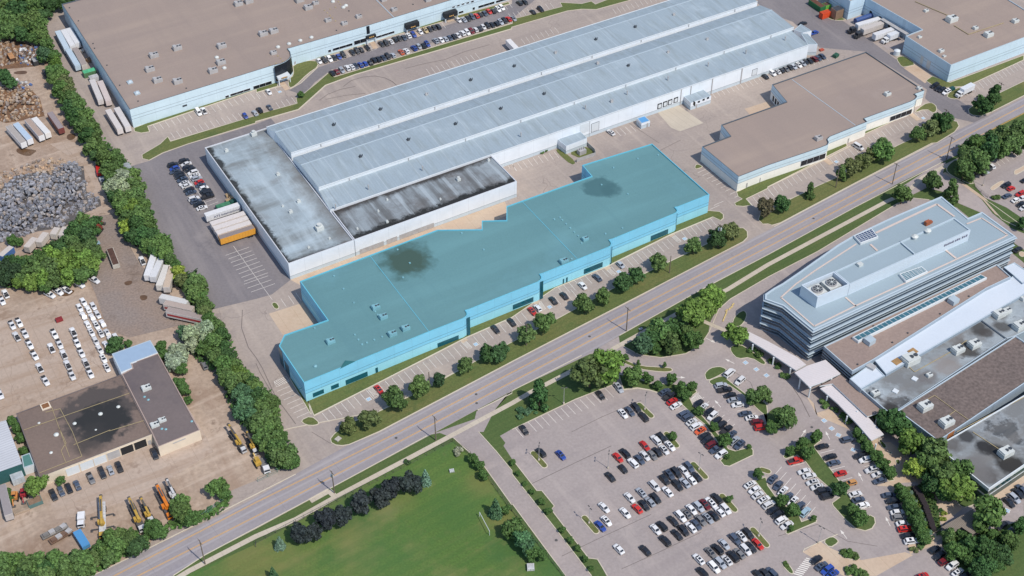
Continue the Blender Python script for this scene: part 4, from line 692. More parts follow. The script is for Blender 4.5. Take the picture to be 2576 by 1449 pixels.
# ground-floor wings
w9 = Bld('office_wing', 'long brown-roofed wing with a glass strip rooflight in front of the silver office block', 'T32 560,585 850,838 1060,722 2200,2 T31 2445,1335 2300,1208', 8.5, M_offmetal, M_gravroof, MATS['silver_coping'])
skylight(w9, 'T32 860,512 905,545 T31 2185,1360 2135,1335', 8.3, 1.4, M_bluglass, nx=1, ny=30)
for u, v in ((1018, 550), (1860, 145)):
    q = on(w9, '32', u, v); b = MB(); b.box(q.x, q.y, q.z, 3.2, 3., 2., R(36)); add('rooftop_unit', b.mesh('unit', M_coping), w9.roof)
for z in (2.3, 3.6, 4.9, 6.2): ring(w9, 'cladding_rib', [Vector(p) - w9.c for p in w9.p], .12, z, z + .5, M_glass)
for u, v in ((1405, 455), (1250, 550), (1060, 385), (900, 770), (1730, 262), (2020, 85)): unit(w9, '32', u, v, .8, M_vent, 'drain')
w10 = Bld('link_roof', 'long narrow white membrane roof between the brown wing and the stained roof', 'T32 1070,724 1190,868 2576,66 2900,-130 T31 2800,1130 2576,1250 2450,1338 T32 2202,6', 7.3, M_offmetal, M_whiteroof, MATS['silver_coping'], sink=.2)
w10b = Bld('link_roof', 'short white membrane roof beside the entrance canopy, with one rooftop box', 'T32 822,912 1048,752 1175,880 938,1016', 7.0, M_offmetal, M_whiteroof, MATS['silver_coping'], sink=.2)
q = on(w10b, '32', 1030, 805); b = MB(); b.box(q.x, q.y, q.z, 3.2, 2.2, 1.2, R(-40)); add('rooftop_unit', b.mesh('unit', M_hvac), w10b.roof)
M_board = plain('timber_board', rgb(168, 132, 88), .25, .8)
for u, v in ((1295, 745), (1455, 645)): q = on(w10, '32', u, v); b = MB(); b.box(q.x, q.y, q.z + .25, 3.2, 2.6, .15, R(36)); add('timber_platform', b.mesh('platform', M_board), w10.roof)
w11 = Bld('plant_wing', 'flat grey water-stained roof carrying pale air handling units, right side', 'T32 938,1018 1180,872 2576,64 3000,-190 3300,100 2490,483 2395,512 1305,1232 1245,1272 1165,1212', 6.4, M_offmetal, M_stain, MATS['silver_coping'])
for u, v, k in ((1425, 745, 1.9), (1905, 640, 1.4), (2070, 585, 1.4), (2320, 280, 1.4), (2400, 245, 1.), (2525, 400, 1.5), (2570, 115, .8), (1075, 1070, .9), (1620, 885, .7)): unit(w11, '32', u, v, k, M_hvacwhite)
for u, v in ((1475, 918), (1282, 1042)): q = on(w11, '32', u, v); b = MB(); b.box(q.x, q.y, q.z, 1.9, 1.9, .4, R(50)); add('skylight', b.mesh('skylight', M_frame), w11.roof)
walk(w11, 'T32 1380,760 1475,845 1880,620 2000,525', 6.1, .25, M_pipe); walk(w11, 'T32 2112,300 2400,512', 6.3, .5, M_darkcop)
w12 = Bld('dark_roof_wing', 'dark maroon gravel-roofed wing with two white units', 'T32 1305,1232 1715,1539 2010,1345 2576,962 2850,775 2576,535 2490,478', 7.4, M_offmetal, M_maroon, MATS['silver_coping'])
for u, v in ((1575, 1210), (1790, 1370)): unit(w12, '32', u, v, 1.5, M_hvacwhite)
walk(w12, 'T32 1530,1160 1675,1082 2020,1330', 7.1, .2, M_pipe); walk(w12, 'T32 1885,1235 1695,1375', 7.1, .2, M_pipe)
w12.panel('orange_panel', '33', (1790, 95), (1880, -20), plain('orange_brick', rgb(170, 112, 70), .2, .7))
w13 = Bld('corner_wing', 'grey stained roof above dark glass walls at the lower right', 'T33 1750,108 1815,240 2225,572 2576,335 2900,120 T32 2900,850 2576,1078 1955,1440', 7., M_frame, M_stain, M_frame)
for z0, z1 in ((.3, 2.8), (3.6, 5.6)): ring(w13, 'window_band', [Vector(p) - w13.c for p in w13.p], .08, z0, z1, plain('dark_green_glass', rgb(36, 72, 76), .15, .15))
unit(w13, '33', 2385, 225, 1.5, M_hvacwhite); walk(w13, 'T33 2060,0 2350,190', 6.7, .25, M_pipe); walk(w13, 'T32 1900,1449 2576,1100', 6.7, .25, M_pipe)
for lab, s, h, cols in (('long curved pale canopy over the walk left of the office entrance', 'T32 -231,420 0,535 300,700 385,770 280,828 0,640 -275,470', 4.2, ((-150, 560), (60, 690), (230, 800))),
                        ('large fan-shaped pale entrance canopy over the drop-off', 'T32 268,850 400,780 580,722 730,860 560,940 415,995', 5.6, ((330, 900), (430, 990), (640, 900))),
                        ('long curved pale canopy running down from the entrance to the trees', 'T32 525,1010 640,962 830,1120 1000,1290 1165,1470 1040,1534 900,1370 700,1160', 4.2, ((600, 1080), (800, 1280), (960, 1440), (1090, 1560))),
                        ('brown gravel roof over the walkway between canopy and plant wing', 'T32 520,985 640,925 730,872 800,930 1165,1240 1000,1292 650,962', 5., ((900, 1230), (1100, 1290)))):
    p = ccw(pts(s, h)); c = sum(p, Vector()) / len(p); c.z = 0; o = thing('canopy', lab, 'canopy', c); b = MB(); b.prism([(q.x - c.x, q.y - c.y) for q in p], h - .5, h, mtop=1, bottom=True); add('roof', b.mesh('canopy', M_frame, M_gravroof if 'brown' in lab else M_palecan), o)
    for u, v in cols: q = ground('32', u, v, h) - c; b = MB(); b.cyl((q.x, q.y, 0), (q.x, q.y, h - .5), .3, n=10); add('column', b.mesh('column', M_frame), o)
Bld('annex', 'white-roofed block behind the brown wing at the right edge', 'T31 2370,1238 2480,1190 2576,1255 2700,1330 2560,1400 2470,1320', 7.8, M_offmetal, M_whiteroof, MATS['silver_coping'], sink=.2)
pv = thing('garden_shelter', 'timber slatted garden shelter with stepped roof under the big tree', 'shelter', ground('33', 1950, 900)); c = Vector(pv.location)
M_slat = surface('grey_timber_slats', rgb(150, 138, 126), rgb(136, 126, 116), .2, 2, .1, stripes=[(36, .55, .2, rgb(70, 64, 58), .6)])
p = [q - c for q in ccw(pts('T33 1745,955 2060,775 2165,960 2060,1032 1945,955 1855,1025', 3.3))]; b = MB(); b.prism([(q.x, q.y) for q in p], 3.1, 3.3, bottom=True); add('roof', b.mesh('roof', M_slat), pv)
for q in inset(p, .5): b = MB(); b.box(q.x, q.y, 0, .25, .25, 3.1); add('post', b.mesh('post', M_board), pv)
# ================================================================ RENTAL YARD BUILDINGS, lower left
gp = ground('02', 1000, 1250, 4.4)
M_darkroof = surface('dark_tar_roof', rgb(132, 114, 104), rgb(120, 104, 96), .05, 1.2, .1, blobs=[(gp.x, gp.y, 13, rgb(68, 64, 64), .12, .85), (gp.x + 2, gp.y - 4, 9, rgb(36, 38, 40), .15, .92), (ground('03', 900, 80, 4.4).x, ground('03', 900, 80, 4.4).y, 6, rgb(54, 52, 52), .4, .8)])
M_darkroof2 = surface('tar_roof', rgb(122, 110, 108), rgb(110, 100, 100), .05, 1.2, .08, spots=[(rgb(92, 84, 88), .05, .58, .8, .6)])
g1 = Bld('garage', 'cream truck garage with white roller doors and dark tar roof with a black puddle', 'T02 160,1262 1220,868 T03 1528,22 400,455', 4.6, M_cream, M_darkroof, M_darkroof2, sink=.25)
g2 = Bld('garage_wing', 'grey tar-roofed wing with cream front wall right of the truck garage', 'T02 1224,866 1332,805 1318,752 1590,655 2012,1430 T03 1592,150 1532,20', 4.9, M_cream, M_darkroof2, plain('pale_coping_strip', rgb(170, 150, 142), .1, .7), sink=.25)
g3 = Bld('blue_roof_lean_to', 'pale blue metal roof at the back of the garage beside the white trucks', 'T02 1125,662 1512,523 1588,650 1316,755 1330,803 1215,850', 5.2, M_whitewall, plain('pale_blue_roof', rgb(152, 174, 198), .06, .5), sink=.05)
for ll, ur, m in (((505, 560), (588, 440), M_frame), ((690, 478), (800, 372), M_frame), ((830, 418), (940, 308), M_frame), ((965, 362), (1070, 258), M_frame), ((1100, 312), (1205, 205), M_hvac), ((1235, 262), (1340, 152), M_black), ((1370, 212), (1472, 98), M_black)): g1.panel('garage_door', '03', ll, ur, m, M_cream, z0=.1, z1=3.7)
g1.panel('door', '03', (1500, 150), (1525, 115), M_hvac, z0=.1, z1=2.2)
g2.panel('sign', '03', (1740, 120), (1865, 60), M_hvac)
for s in ('T02 240,1430 1420,1018', 'T02 520,1200 T03 700,250', 'T02 605,1215 730,1449 T03 825,245', 'T03 825,245 390,415', 'T03 740,130 1110,-20', 'T02 1100,1440 1560,1300 1570,1330', 'T02 460,1250 605,1215', 'T03 660,300 615,190 665,110 600,-30'): walk(g1, s, 4.4, .16, M_pipe)
for t, u, v, k in (('02', 1012, 1272, .8), ('02', 1192, 1200, .7), ('02', 752, 1368, .7), ('02', 393, 1362, .5), ('03', 568, 32, .9), ('03', 515, 212, .6), ('02', 965, 1430, .4)): unit(g1, t, u, v, k, M_hvacwhite, 'dome')
q = on(g1, '02', 462, 1198); b = MB(); b.box(q.x, q.y, q.z, 3.2, 3., .7, AD); hb = add('roof_hatch', b.mesh('hatch', M_cream), g1.roof); b = MB(); b.box(q.x, q.y, q.z + .7, 2.4, 2.2, .06, AD); add('rusty_lid', b.mesh('lid', plain('rust', rgb(140, 96, 62), .3, .8)), hb)
for t, u, v, k in (('02', 1475, 1020, 1.), ('02', 1560, 1390, .9), ('02', 1635, 1340, .8)): unit(g2, t, u, v, k, M_hvacwhite)
for u, v in ((1455, 1098), (1493, 1128), (1630, 1420), (1670, 1425), (1930, 1345)): unit(g2, '02', u, v, .5, M_hvacblue, 'dome')
M_rib = surface('ribbed_white_roof', rgb(198, 200, 206), rgb(188, 190, 196), .1, 1.5, .04, stripes=[(-59.65 + 0, 1.1, .3, rgb(150, 152, 160), .5)])
g4 = Bld('shed', 'white ribbed-roof shed with dark teal walls at the left edge', 'T02 -260,1420 60,1330 T03 222,320 -260,490', 6, M_tealwall, M_rib, sink=0)
g5 = Bld('shed', 'small teal-roofed link beside the white ribbed shed', 'T03 213,240 300,208 345,325 235,362', 3.6, M_frame, plain('teal_roof', rgb(84, 132, 128), .1, .6), sink=.1)
# ================================================================ VEHICLES
def paintmat(name, rough=.35):
    t = NT(name, rough); i = t.new('ShaderNodeObjectInfo'); t.out(t.mix(t.math('MULTIPLY', t.ramp(t.noise(1.1, 3, t.obj()), .35, .75), .14), i.outputs['Color'], rgb(90, 84, 78))); t.b.inputs['Coat Weight'].default_value = .3; return t.m
M_paint = paintmat('car_paint'); M_boxpaint = paintmat('trailer_skin', .6); M_tyre = plain('tyre_rubber', rgb(40, 40, 42), .1, .9); M_carglass = plain('car_glass', rgb(34, 42, 54), .1, .12); M_bed = plain('bed_liner', rgb(52, 52, 56), .2, .9); M_steel = plain('chassis_steel', rgb(92, 90, 90), .2, .6); M_lamp = plain('lamp_lens', rgb(200, 200, 196), .05, .3)
COL = dict(w=rgb(228, 228, 230), s=rgb(168, 174, 184), g=rgb(122, 122, 124), k=rgb(38, 42, 50), d=rgb(72, 84, 104), b=rgb(44, 76, 160), r=rgb(196, 44, 40), m=rgb(112, 30, 40), o=rgb(214, 96, 56), y=rgb(188, 166, 122), n=rgb(60, 96, 84), l=rgb(168, 196, 212), a=rgb(206, 150, 90))
CN = dict(w='white', s='silver', g='grey', k='black', d='dark blue-grey', b='blue', r='red', m='maroon', o='orange-red', y='beige', n='green', l='pale blue', a='tan-orange')
def loft(b, st, mi=0):      # stations (x, half width, z0, z1, top inset)
    i0 = len(b.v)
    for x, w_, z0, z1, ti in st: b.v += [(x, -w_, z0), (x, -w_, z0 + (z1 - z0) * .6), (x, -w_ + ti, z1), (x, w_ - ti, z1), (x, w_, z0 + (z1 - z0) * .6), (x, w_, z0)]
    for k in range(len(st) - 1):
        for j in range(6): a = i0 + k * 6 + j; c = i0 + k * 6 + (j + 1) % 6; b.f.append((a, a + 6, c + 6, c)); b.m.append(mi)
    b.f.append(tuple(i0 + j for j in range(6))); b.f.append(tuple(i0 + (len(st) - 1) * 6 + j for j in reversed(range(6)))); b.m += [mi, mi]
KINDS = {}
def carkind(k, L, W_, zb, zr, x0, x1, s0, s1, noun, nm, hood=.92, bed=None):
    """x0..x1 cabin base, s0/s1 slopes; forward = +x"""
    b = MB(); h = L / 2; w_ = W_ / 2
    loft(b, [(-h, w_ * .84, .38, zb * .88, .12), (-h + .25, w_ * .96, .26, zb, .1), (-h * .5, w_, .24, zb, .06), (h * .45, w_, .24, zb, .06), (h - .5, w_ * .96, .26, zb * .93, .1), (h - .12, w_ * .86, .3, zb * .8, .14), (h, w_ * .76, .38, zb * .68, .16)])
    ct = w_ - .2; cb = w_ - .07; xb0, xb1, xt0, xt1 = x0, x1, x0 + s0, x1 - s1
    A = [(xb0, -cb, zb - .02), (xb1, -cb, zb - .02), (xb1, cb, zb - .02), (xb0, cb, zb - .02)]; T = [(xt0, -ct, zr), (xt1, -ct, zr), (xt1, ct, zr), (xt0, ct, zr)]
    i = len(b.v); b.v += A + T
    for f in ((4, 5, 6, 7), (0, 1, 5, 4), (1, 2, 6, 5), (2, 3, 7, 6), (3, 0, 4, 7)): b.f.append(tuple(i + q for q in f)); b.m.append(0)
    for s in (-1, 1): b.box(x1 - .25, s * (w_ + .08), zb - .02, .16, .2, .14)
    if L > 4.6: b.box((xt0 + xt1) / 2 - .1, 0, zr, .02, .02, .02)
    body = b.mesh(k + '_body', M_paint)
    def pane(nm_, q0, q1, q2, q3, sh=.12, off=.025):
        q = [Vector(x) for x in (q0, q1, q2, q3)]; c = sum(q, Vector()) / 4; n = (q[1] - q[0]).cross(q[3] - q[0]).normalized(); q = [c + (x - c) * (1 - sh) + n * off for x in q]; bb = MB(); bb.face(q); return bb.mesh(nm_, M_carglass)
    parts = [('body', body), ('windscreen', pane('windscreen', A[1], A[2], T[2], T[1])), ('rear_window', pane('rear_window', A[3], A[0], T[0], T[3], .18)), ('side_window', pane('side_window', A[0], A[1], T[1], T[0], .16)), ('side_window', pane('side_window', A[2], A[3], T[3], T[2], .16))]
    if bed:
        bb = MB(); bb.box((-h + .15 + x0 - .05) / 2, 0, zb + .01, x0 - .05 + h - .15, W_ - .34, .03); parts.append(('load_bed', bb.mesh('bed', M_bed)))
    wh_ = MB(); wh_.cyl((0, -.11, 0), (0, .11, 0), .33, n=10); wm = wh_.mesh('wheel', M_tyre)
    KINDS[k] = (parts, wm, [(h * .62, s * (w_ - .1), .33) for s in (-1, 1)] + [(-h * .6, s * (w_ - .1), .33) for s in (-1, 1)], noun, nm)
    bb = MB(); [bb.box(h - .06, s * w_ * .6, zb * .6, .1, .3, .12) for s in (-1, 1)]; parts.append(('headlights', bb.mesh('headlights', M_lamp)))
    if k in 'su': bb = MB(); bb.box((xt0 + xt1) / 2 + .1, 0, zr + .005, .8, ct * 1.25, .02); KINDS[k + 'R'] = (parts + [('sunroof', bb.mesh('sunroof', M_carglass))], wm, KINDS[k][2], noun, nm)
carkind('s', 4.65, 1.8, .92, 1.42, -1.75, 1.15, .55, .75, 'sedan', 'parked_car'); carkind('u', 4.7, 1.88, 1.05, 1.7, -2.15, 1.15, .3, .6, 'SUV', 'parked_car')
carkind('h', 4.1, 1.75, .95, 1.48, -1.85, 1.15, .35, .7, 'hatchback', 'parked_car'); carkind('p', 5.4, 1.92, 1.05, 1.78, -.75, 1.35, .25, .6, 'pickup truck', 'pickup_truck', bed=1); carkind('v', 5.1, 1.95, 1.15, 1.95, -2.4, 1.7, .15, .7, 'van', 'parked_van')
NCAR = [0]
def car(kind, col, loc, rz, label, group):
    parts, wm, wp, noun, nm = KINDS[kind]; f = random.uniform(.82, 1.12)
    o = thing(nm, label, {'pickup_truck': 'pickup truck', 'parked_van': 'van'}.get(nm, 'car'), loc, rz, group); c = COL[col]; c = tuple(min(.85, x * f) for x in c[:3]) + (1,)
    o.scale = (random.uniform(.96, 1.05), 1, random.uniform(.97, 1.05))
    for pn, me in parts: add(pn, me, o, color=c if pn == 'body' else None)
    for q in wp: add('wheel', wm, o, q)
    NCAR[0] += 1; return o
USED = set()
def row(desc, group, t, cars, du=None, dv=None, a=None, order='left'):
    """cars: 'u,v,colour+kind' readings of car centres. Labels count along the row"""
    L = []
    for tok in cars.split():
        u, v, c = tok.split(','); L.append((float(u), float(v), c[0], c[1:] or ('s' if random.random() < .6 else random.choice('uh'))))
    key = (lambda x: x[0]) if order == 'left' else (lambda x: x[1]); L.sort(key=key); cnt = {}
    for x in L: cnt[(x[2], KINDS[x[3]][3])] = cnt.get((x[2], KINDS[x[3]][3]), 0) + 1
    seen = {}
    for u, v, c, k in L:
        q = ground(t, u, v, .8); q.z = .05; ang_ = a if a is not None else ang(t, u, v, du, dv); ky = (c, KINDS[k][3]); seen[ky] = seen.get(ky, 0) + 1
        w_ = f'{CN[c]} {KINDS[k][3]}'
        lab = f'only {w_}, {desc}' if cnt[ky] == 1 else f'{ORD[seen[ky] - 1]} {w_} from {"the " + order}, {desc}'
        lab = fit(lab)
        if lab in USED: print('DUP', lab)
        USED.add(lab)
        if k in 'su' and random.random() < .35: k = k + 'R'
        car(k, c, q, ang_ + (math.pi if random.random() < .4 else 0) + R(random.uniform(-1.5, 1.5)), lab, group)
GA = -R(59.65); g = 'cars parked in front of the factory'
row('row against the factory wall', g, '10', '635,612,w 687,603,ku 740,592,w 783,578,k 833,567,b 877,549,ku 968,525,k 1015,510,ku 1058,497,k 1120,478,k 1262,440,k 1308,432,k 1358,415,w 1397,395,ku 1441,385,k 1487,377,d 1533,358,wu 1585,347,b 1652,320,w 1703,304,yu 1747,292,k 1791,277,k 1832,266,ku 2037,199,w 2090,194,s 2132,183,k 2173,167,d 2218,156,r 2252,144,k 2302,132,d 2343,113,r 2387,108,k 2435,93,w 2472,76,wu 2651,28,ku 2706,18,k', a=GA)
row('row along the grass strip facing the factory', g, '10', '765,735,ku 812,718,m 862,705,su 918,682,w 962,673,w 1002,661,d 1052,649,b 1097,637,b 1148,628,k 1185,603,ku 1228,594,k 1282,580,d 1325,566,k 1377,553,s 1460,522,o 1510,513,w 1590,482,bu 1638,466,s 1683,461,k 1722,442,b 1808,409,su 1863,399,w 1907,390,s 1950,380,d 1993,370,k 2033,353,w 2077,332,wu 2125,323,w 2168,311,m 2208,296,w 2247,287,k 2287,270,w 2330,256,ku 2375,248,k 2418,236,k 2460,222,s 2500,207,k 2540,188,r 2591,185,s 2786,118,k 2863,92,ku', a=GA)
row('small lot below the factory roof corner', 'cars in the factory front lot', '00', '2467,1165,b 2565,1135,s 2611,1106,ku 2711,1077,d 1997,1128,wv 2048,1112,wp 2703,922,w', a=GA)
row('row beside the far end of the white warehouse', 'cars beside the far end of the warehouse', '30', '-30,765,k 45,735,w 92,716,w 132,703,k 180,692,g 222,678,k 257,667,s 305,650,w 348,634,s 378,622,k 420,609,k 465,592,mu 503,582,d 547,565,d', a=GA)
row('by the warehouse end wall', 'cars by the warehouse end wall', '30', '465,327,b 352,233,k', a=AD)
row('near the corner of the east factory', 'cars by the east factory corner', '30', '1680,858,ku 1715,888,k 1752,903,ku 1797,925,w', a=R(36))
row('on the lot before the brown-roofed building', 'car before the brown-roofed building', '31', '910,28,wv', 85, 50)
row('under the trees of the far right lot', 'cars under the trees of the far right lot', '31', '2147,282,k 2188,265,s 2207,235,ku 2248,218,w', 60, 50)
row('in the far right lot', 'cars in the far right lot', '31', '2398,413,ku 2447,445,r 2407,520,d 2540,500,ru 2500,560,w 2555,545,w 2545,605,k 2575,640,w 2590,360,k', 110, -50)
row('behind the silver office at the right edge', 'car behind the silver office', '31', '2515,1060,ks', 90, -60)
row('left column of the delivery yard lot', 'cars in the delivery yard lot', '01', '1740,208,ku 1755,243,b 1762,275,d 1800,300,k 1812,325,k 1836,358,d 1852,393,w 1880,418,w 1900,457,k 1923,485,d 1950,548,wu 1972,575,d 2002,605,k 2032,640,w', 100, -30, order='top')
row('right column of the delivery yard lot', 'cars in the delivery yard lot', '01', '1853,168,ku 1872,200,w 1893,235,k 1915,255,k 1942,287,w 1960,318,w 1980,345,s 2003,383,r 2020,412,d 2052,440,w 2068,467,k 2087,492,k 2092,525,kp', 100, -30, order='top')
g = 'white fleet trucks in the rental yard'
row('left file of the rental yard', g, '02', '120,370,wp 190,345,wp 165,485,wp 248,455,wp 295,565,wp 345,675,wp 397,800,wp 455,930,wp', 60, 100, order='top')
row('middle-left file of the rental yard', g, '02', '545,460,wp 597,562,wp 640,665,wp 680,770,wp 722,875,wp', 50, 95, order='top'); row('standing alone left of the middle files', g, '02', '515,600,wp', 50, 95)
row('middle-right file of the rental yard', g, '02', '735,440,wp 772,545,wp 815,648,wp 862,750,wp 905,855,wp', 50, 90, order='top')
row('inner file of the right block, rental yard', g, '02', '800,195,ws 838,275,ws 880,362,ws 920,445,ws 962,530,ws 1003,615,ws 1040,705,ws 1075,798,ws', 50, 85, order='top')
row('centre file of the right block, rental yard', g, '02', '838,135,ws 885,210,ws 925,290,ws 970,372,ws 1015,455,ws 1065,570,ws', 50, 85, order='top')
row('outer file of the right block, rental yard', g, '02', '937,178,ws 980,262,ws 1030,352,ws 1078,450,ws 1112,528,ws 1165,495,ws', 50, 85, order='top')
row('beside the tree clump above the rental yard', g, '02', '660,15,wp 582,35,wp 500,65,wp 945,-84,wp 798,-39,wp', 90, 50)
row('by the tree clump at the left edge', g, '02', '55,55,wp 18,125,wp', 40, 80); row('cut by the left edge above the garage', g, '02', '-2,1065,wp', 30, 60); row('beside four white trailers below the tree belt', g, '01', '1430,1170,wp', 30, 70)
row('parked nose-in at the cream garage', 'cars at the cream garage', '03', '535,630,kp 613,592,ds 690,562,ku 775,532,ds 912,462,gp 1025,405,kp 1110,380,ss 1197,348,kp 1553,215,kp', 45, 95)
row('in the narrow lane between yard trees', 'car in the lane between the trees', '02', '2055,775,gu', 50, 90)
g = 'cars in front of the cyan building'
row('before the left section of the cyan building', g, '12', '1237,1020,rs 2410,412,ks 2572,340,ks', 60, 70); row('before the middle section of the cyan building', g, '22', '205,232,rs 258,200,wh 415,122,ks 525,75,ks', 62, 70); row('before the right section of the cyan building', g, '21', '1092,1215,sh 857,1342,ds 712,1425,ws', 65, 60)
row('beside the small blue-roofed shed', 'car by the blue shed', '20', '995,1330,ws', 65, 48)
g = 'cars in the office car park'
row('along the road-side kerb of the car park', g, '22', '1075,1005,su 890,1075,ks 122,1425,ks', 48, 60)
row('in the cluster by the topmost oval island', g, '22', '1118,1262,ws 1187,1238,ds 1250,1205,ku 1325,1295,ku', 50, 58)
row('left side of the long tree median', g, '22', '1540,1045,du 1585,1085,kp 1612,1138,rs 1652,1180,ws 1733,1265,du 1770,1298,du 1808,1345,ws 1855,1388,wu 1895,1432,os 1940,1484,ks 1965,1527,ku 2008,1574,mu 2055,1619,dp 2105,1671,wu', 110, -62, order='top')
row('right side of the long tree median', g, '22', '1875,1160,ks 1927,1195,ws 1980,1245,ks 2018,1285,wu 2060,1335,ks 2110,1375,ku 2160,1425,kp 2215,1470,ds 2240,1534,su 2290,1578,du', 85, -75, order='top')
row('upper left of the visitor lawn strip', g, '22', '2105,980,su 2140,1022,kp 2195,1075,ks 2237,1125,ss 2273,1172,ws 2350,1262,ds 2415,1303,ws 2467,1348,mu 2505,1402,ru', 110, -18, order='top')
row('beside the entrance garden', g, '22', '2190,855,wv 2295,932,wu', 90, -75)
g2_ = 'cars in the open car park rows'
for ds, s in (('first open row, upper side', '1067,255,rs 1137,213,ku 1337,137,rs 1447,78,wu 1505,55,ku'), ('first open row, lower side', '1118,370,kh 1217,310,wu 1285,275,ds 1338,237,ws 1412,230,gs 1460,197,ks 1532,177,ws 1590,137,ws'), ('second open row, upper side', '1185,658,ws 1300,605,ss 1435,542,wu 1535,480,ku 1585,430,du 1652,405,ku 1728,385,ws 1782,350,du'),
    ('second open row, lower side', '1260,768,rs 1330,735,ks 1390,700,ss 1445,665,ku 1565,597,ws 1665,535,ku 1738,508,ss 1805,477,ws 1860,448,ks'), ('third open row, upper side', '1447,978,ws 1510,945,ku 1620,893,ks 1697,847,wu 1755,818,gs 1808,778,ws 1880,752,su 1942,727,ms 2000,705,ws 2060,665,ku'),
    ('third open row, lower side', '1540,1092,ku 1660,1030,ks 1727,990,ku 1800,957,ws 1855,930,ds 1900,885,gs 1972,865,ss 2030,838,ks 2090,800,ws 2150,773,wu'), ('fourth open row, upper side', '1880,1277,ws 2000,1212,gs 2068,1177,ku 2137,1128,ss 2243,1077,du 2310,1048,ws 2377,1020,ku'),
    ('fourth open row, lower side', '1915,1412,ku 2033,1357,wu 2097,1318,su 2162,1287,ws 2225,1250,ku 2290,1220,gs 2350,1183,wu 2405,1158,ks 2475,1125,rs'), ('beside the oval island left of the drive', '290,205,ku'), ('standing alone in the empty upper part', '492,230,bs 988,447,ks'), ('by the lower left oval island', '890,945,bs 950,893,ws 927,757,ws 1140,812,ws'), ('standing alone in the lower left car park', '1075,1175,ws 1340,1187,ks'), ('bottom edge of the open car park', '2480,1440,ks 2555,1430,ks')):
    row(ds, g2_, '23', s, 56, 58)
row('left side of the crooked lower median', g, '33', '-179,525,ws -136,580,ws -101,632,ws -40,678,ws 10,730,wu 50,783,ks 98,825,ks 137,885,wu 190,935,ws', 105, -58, order='top')
row('right side of the crooked lower median', g, '33', '50,470,ds 103,535,ds 152,590,ws 205,650,ds 252,695,ws 322,745,du 375,803,lu', 80, -88, order='top')
row('left side of the long visitor lawn', g, '33', '275,288,rp 365,395,ws 418,438,ws 450,503,ws 495,550,ws 553,590,ku 595,645,ku', 115, -28, order='top')
row('right side of the long visitor lawn', g, '33', '550,142,ks 625,247,ks 665,308,ds 728,415,rs 835,510,ah 880,622,ws 910,680,ds 955,735,ws', 115, -30, order='top')
row('near the foot of the long canopy', g, '33', '800,75,du', 110, -25)
row('outer kerb row beside the plaza trees', g, '33', '930,235,ku 985,278,wu 1045,380,wu 1108,425,ws 1125,488,ds', 115, -25, order='top')
row('outer kerb row beside the hedge garden', g, '33', '1220,633,ds 1260,690,ku 1270,753,ds 1305,805,ws 1320,860,gu 1360,918,ws 1380,975,ru 1410,1040,ks 1445,1097,wu', 115, -12, order='top')
row('beside the striped crossing at the bottom', g, '33', '488,1283,kh 540,1345,ds 598,1385,bu 655,1425,bs', 95, -62)
row('lower lot row below the hedge garden', g, '33', '1680,1180,kh 1725,1240,ks 1775,1297,mu 1855,1342,wu 1910,1410,ws 1985,1448,ks', 95, -62, order='top'); row('alone at the bottom edge of the lower lot', g, '33', '1550,1449,rs', 95, -40)
row('row in front of the glass corner wing', g, '33', '2425,705,ks 2480,665,su 2520,615,ks 2555,575,ds', 70, 62); row('beside the big shelter tree', g, '33', '2355,940,ks 2445,990,ds', 85, -62); row('cut by the bottom edge near the crossing', g, '33', '40,1415,du', 60, 60)
# ---------------------------------------------------------------- box trailers and trucks
def trailer_mesh(L, h, wid=2.6, z0=1.15, ribs=True):
    b = MB(); b.box(0, 0, z0, L, wid, h - z0); return b.mesh('box', M_boxpaint)
TR = {}
def trailer(label, t, a, c, col='w', h=4.0, group='box trailers', roofcol=None, cat='trailer', name='box_trailer', stripe=None, wid=2.6, doors=True):
    p, q = ground(t, *a, h), ground(t, *c, h); L = (q - p).length; d = (q - p).normalized(); rz = math.atan2(d.y, d.x); m = (p + q) / 2; m.z = 0.03
    o = thing(name, label, cat, m, rz, group); cc = COL.get(col, col) if isinstance(col, str) else col
    b = MB(); b.box(0, 0, 1.15, L, wid, h - 1.2); add('box', b.mesh('box', M_boxpaint), o, color=cc)
    b = MB(); b.box(0, 0, h - .05, L - .16, wid - .16, .05); add('roof', b.mesh('roof', M_boxpaint), o, color=roofcol or tuple(x * .9 for x in cc[:3]) + (1,))
    b = MB(); n = int(L / 1.2)
    for i in range(n):
        for s in (-1, 1): b.box(-L / 2 + (i + .5) * L / n, s * (wid / 2 + .015), 1.2, .06, .03, h - 1.3)
    add('side_ribs', b.mesh('ribs', M_boxpaint), o, color=tuple(x * .82 for x in cc[:3]) + (1,))
    b = MB(); b.box(L / 2 + .02, -wid / 4, 1.25, .06, wid / 2 - .1, h - 1.45); add('rear_door', b.mesh('door', M_boxpaint), o, color=cc); b = MB(); b.box(L / 2 + .02, wid / 4, 1.25, .06, wid / 2 - .1, h - 1.45); add('rear_door', b.mesh('door', M_boxpaint), o, color=cc)
    b = MB(); b.box(0, 0, .9, L - .4, 1.1, .25); add('chassis', b.mesh('chassis', M_steel), o)
    for x in (L / 2 - 1.6, L / 2 - 2.9):
        for s in (-1, 1): b = MB(); b.cyl((x, s * .75, .5), (x, s * 1.25, .5), .5, n=10); add('wheel', b.mesh('wheel', M_tyre), o)
    for s in (-1, 1): b = MB(); b.box(-L / 2 + 2.6, s * .8, 0, .2, .2, 1.1); add('landing_leg', b.mesh('leg', M_steel), o)
    if stripe is not None: b = MB(); [b.box(0, s * (wid / 2 + .05), 2.0, L * .92, .04, .9) for s in (-1, 1)]; add('side_stripe', b.mesh('stripe', M_boxpaint), o, color=stripe)
    return o
g = 'trailers along the factory side wall'
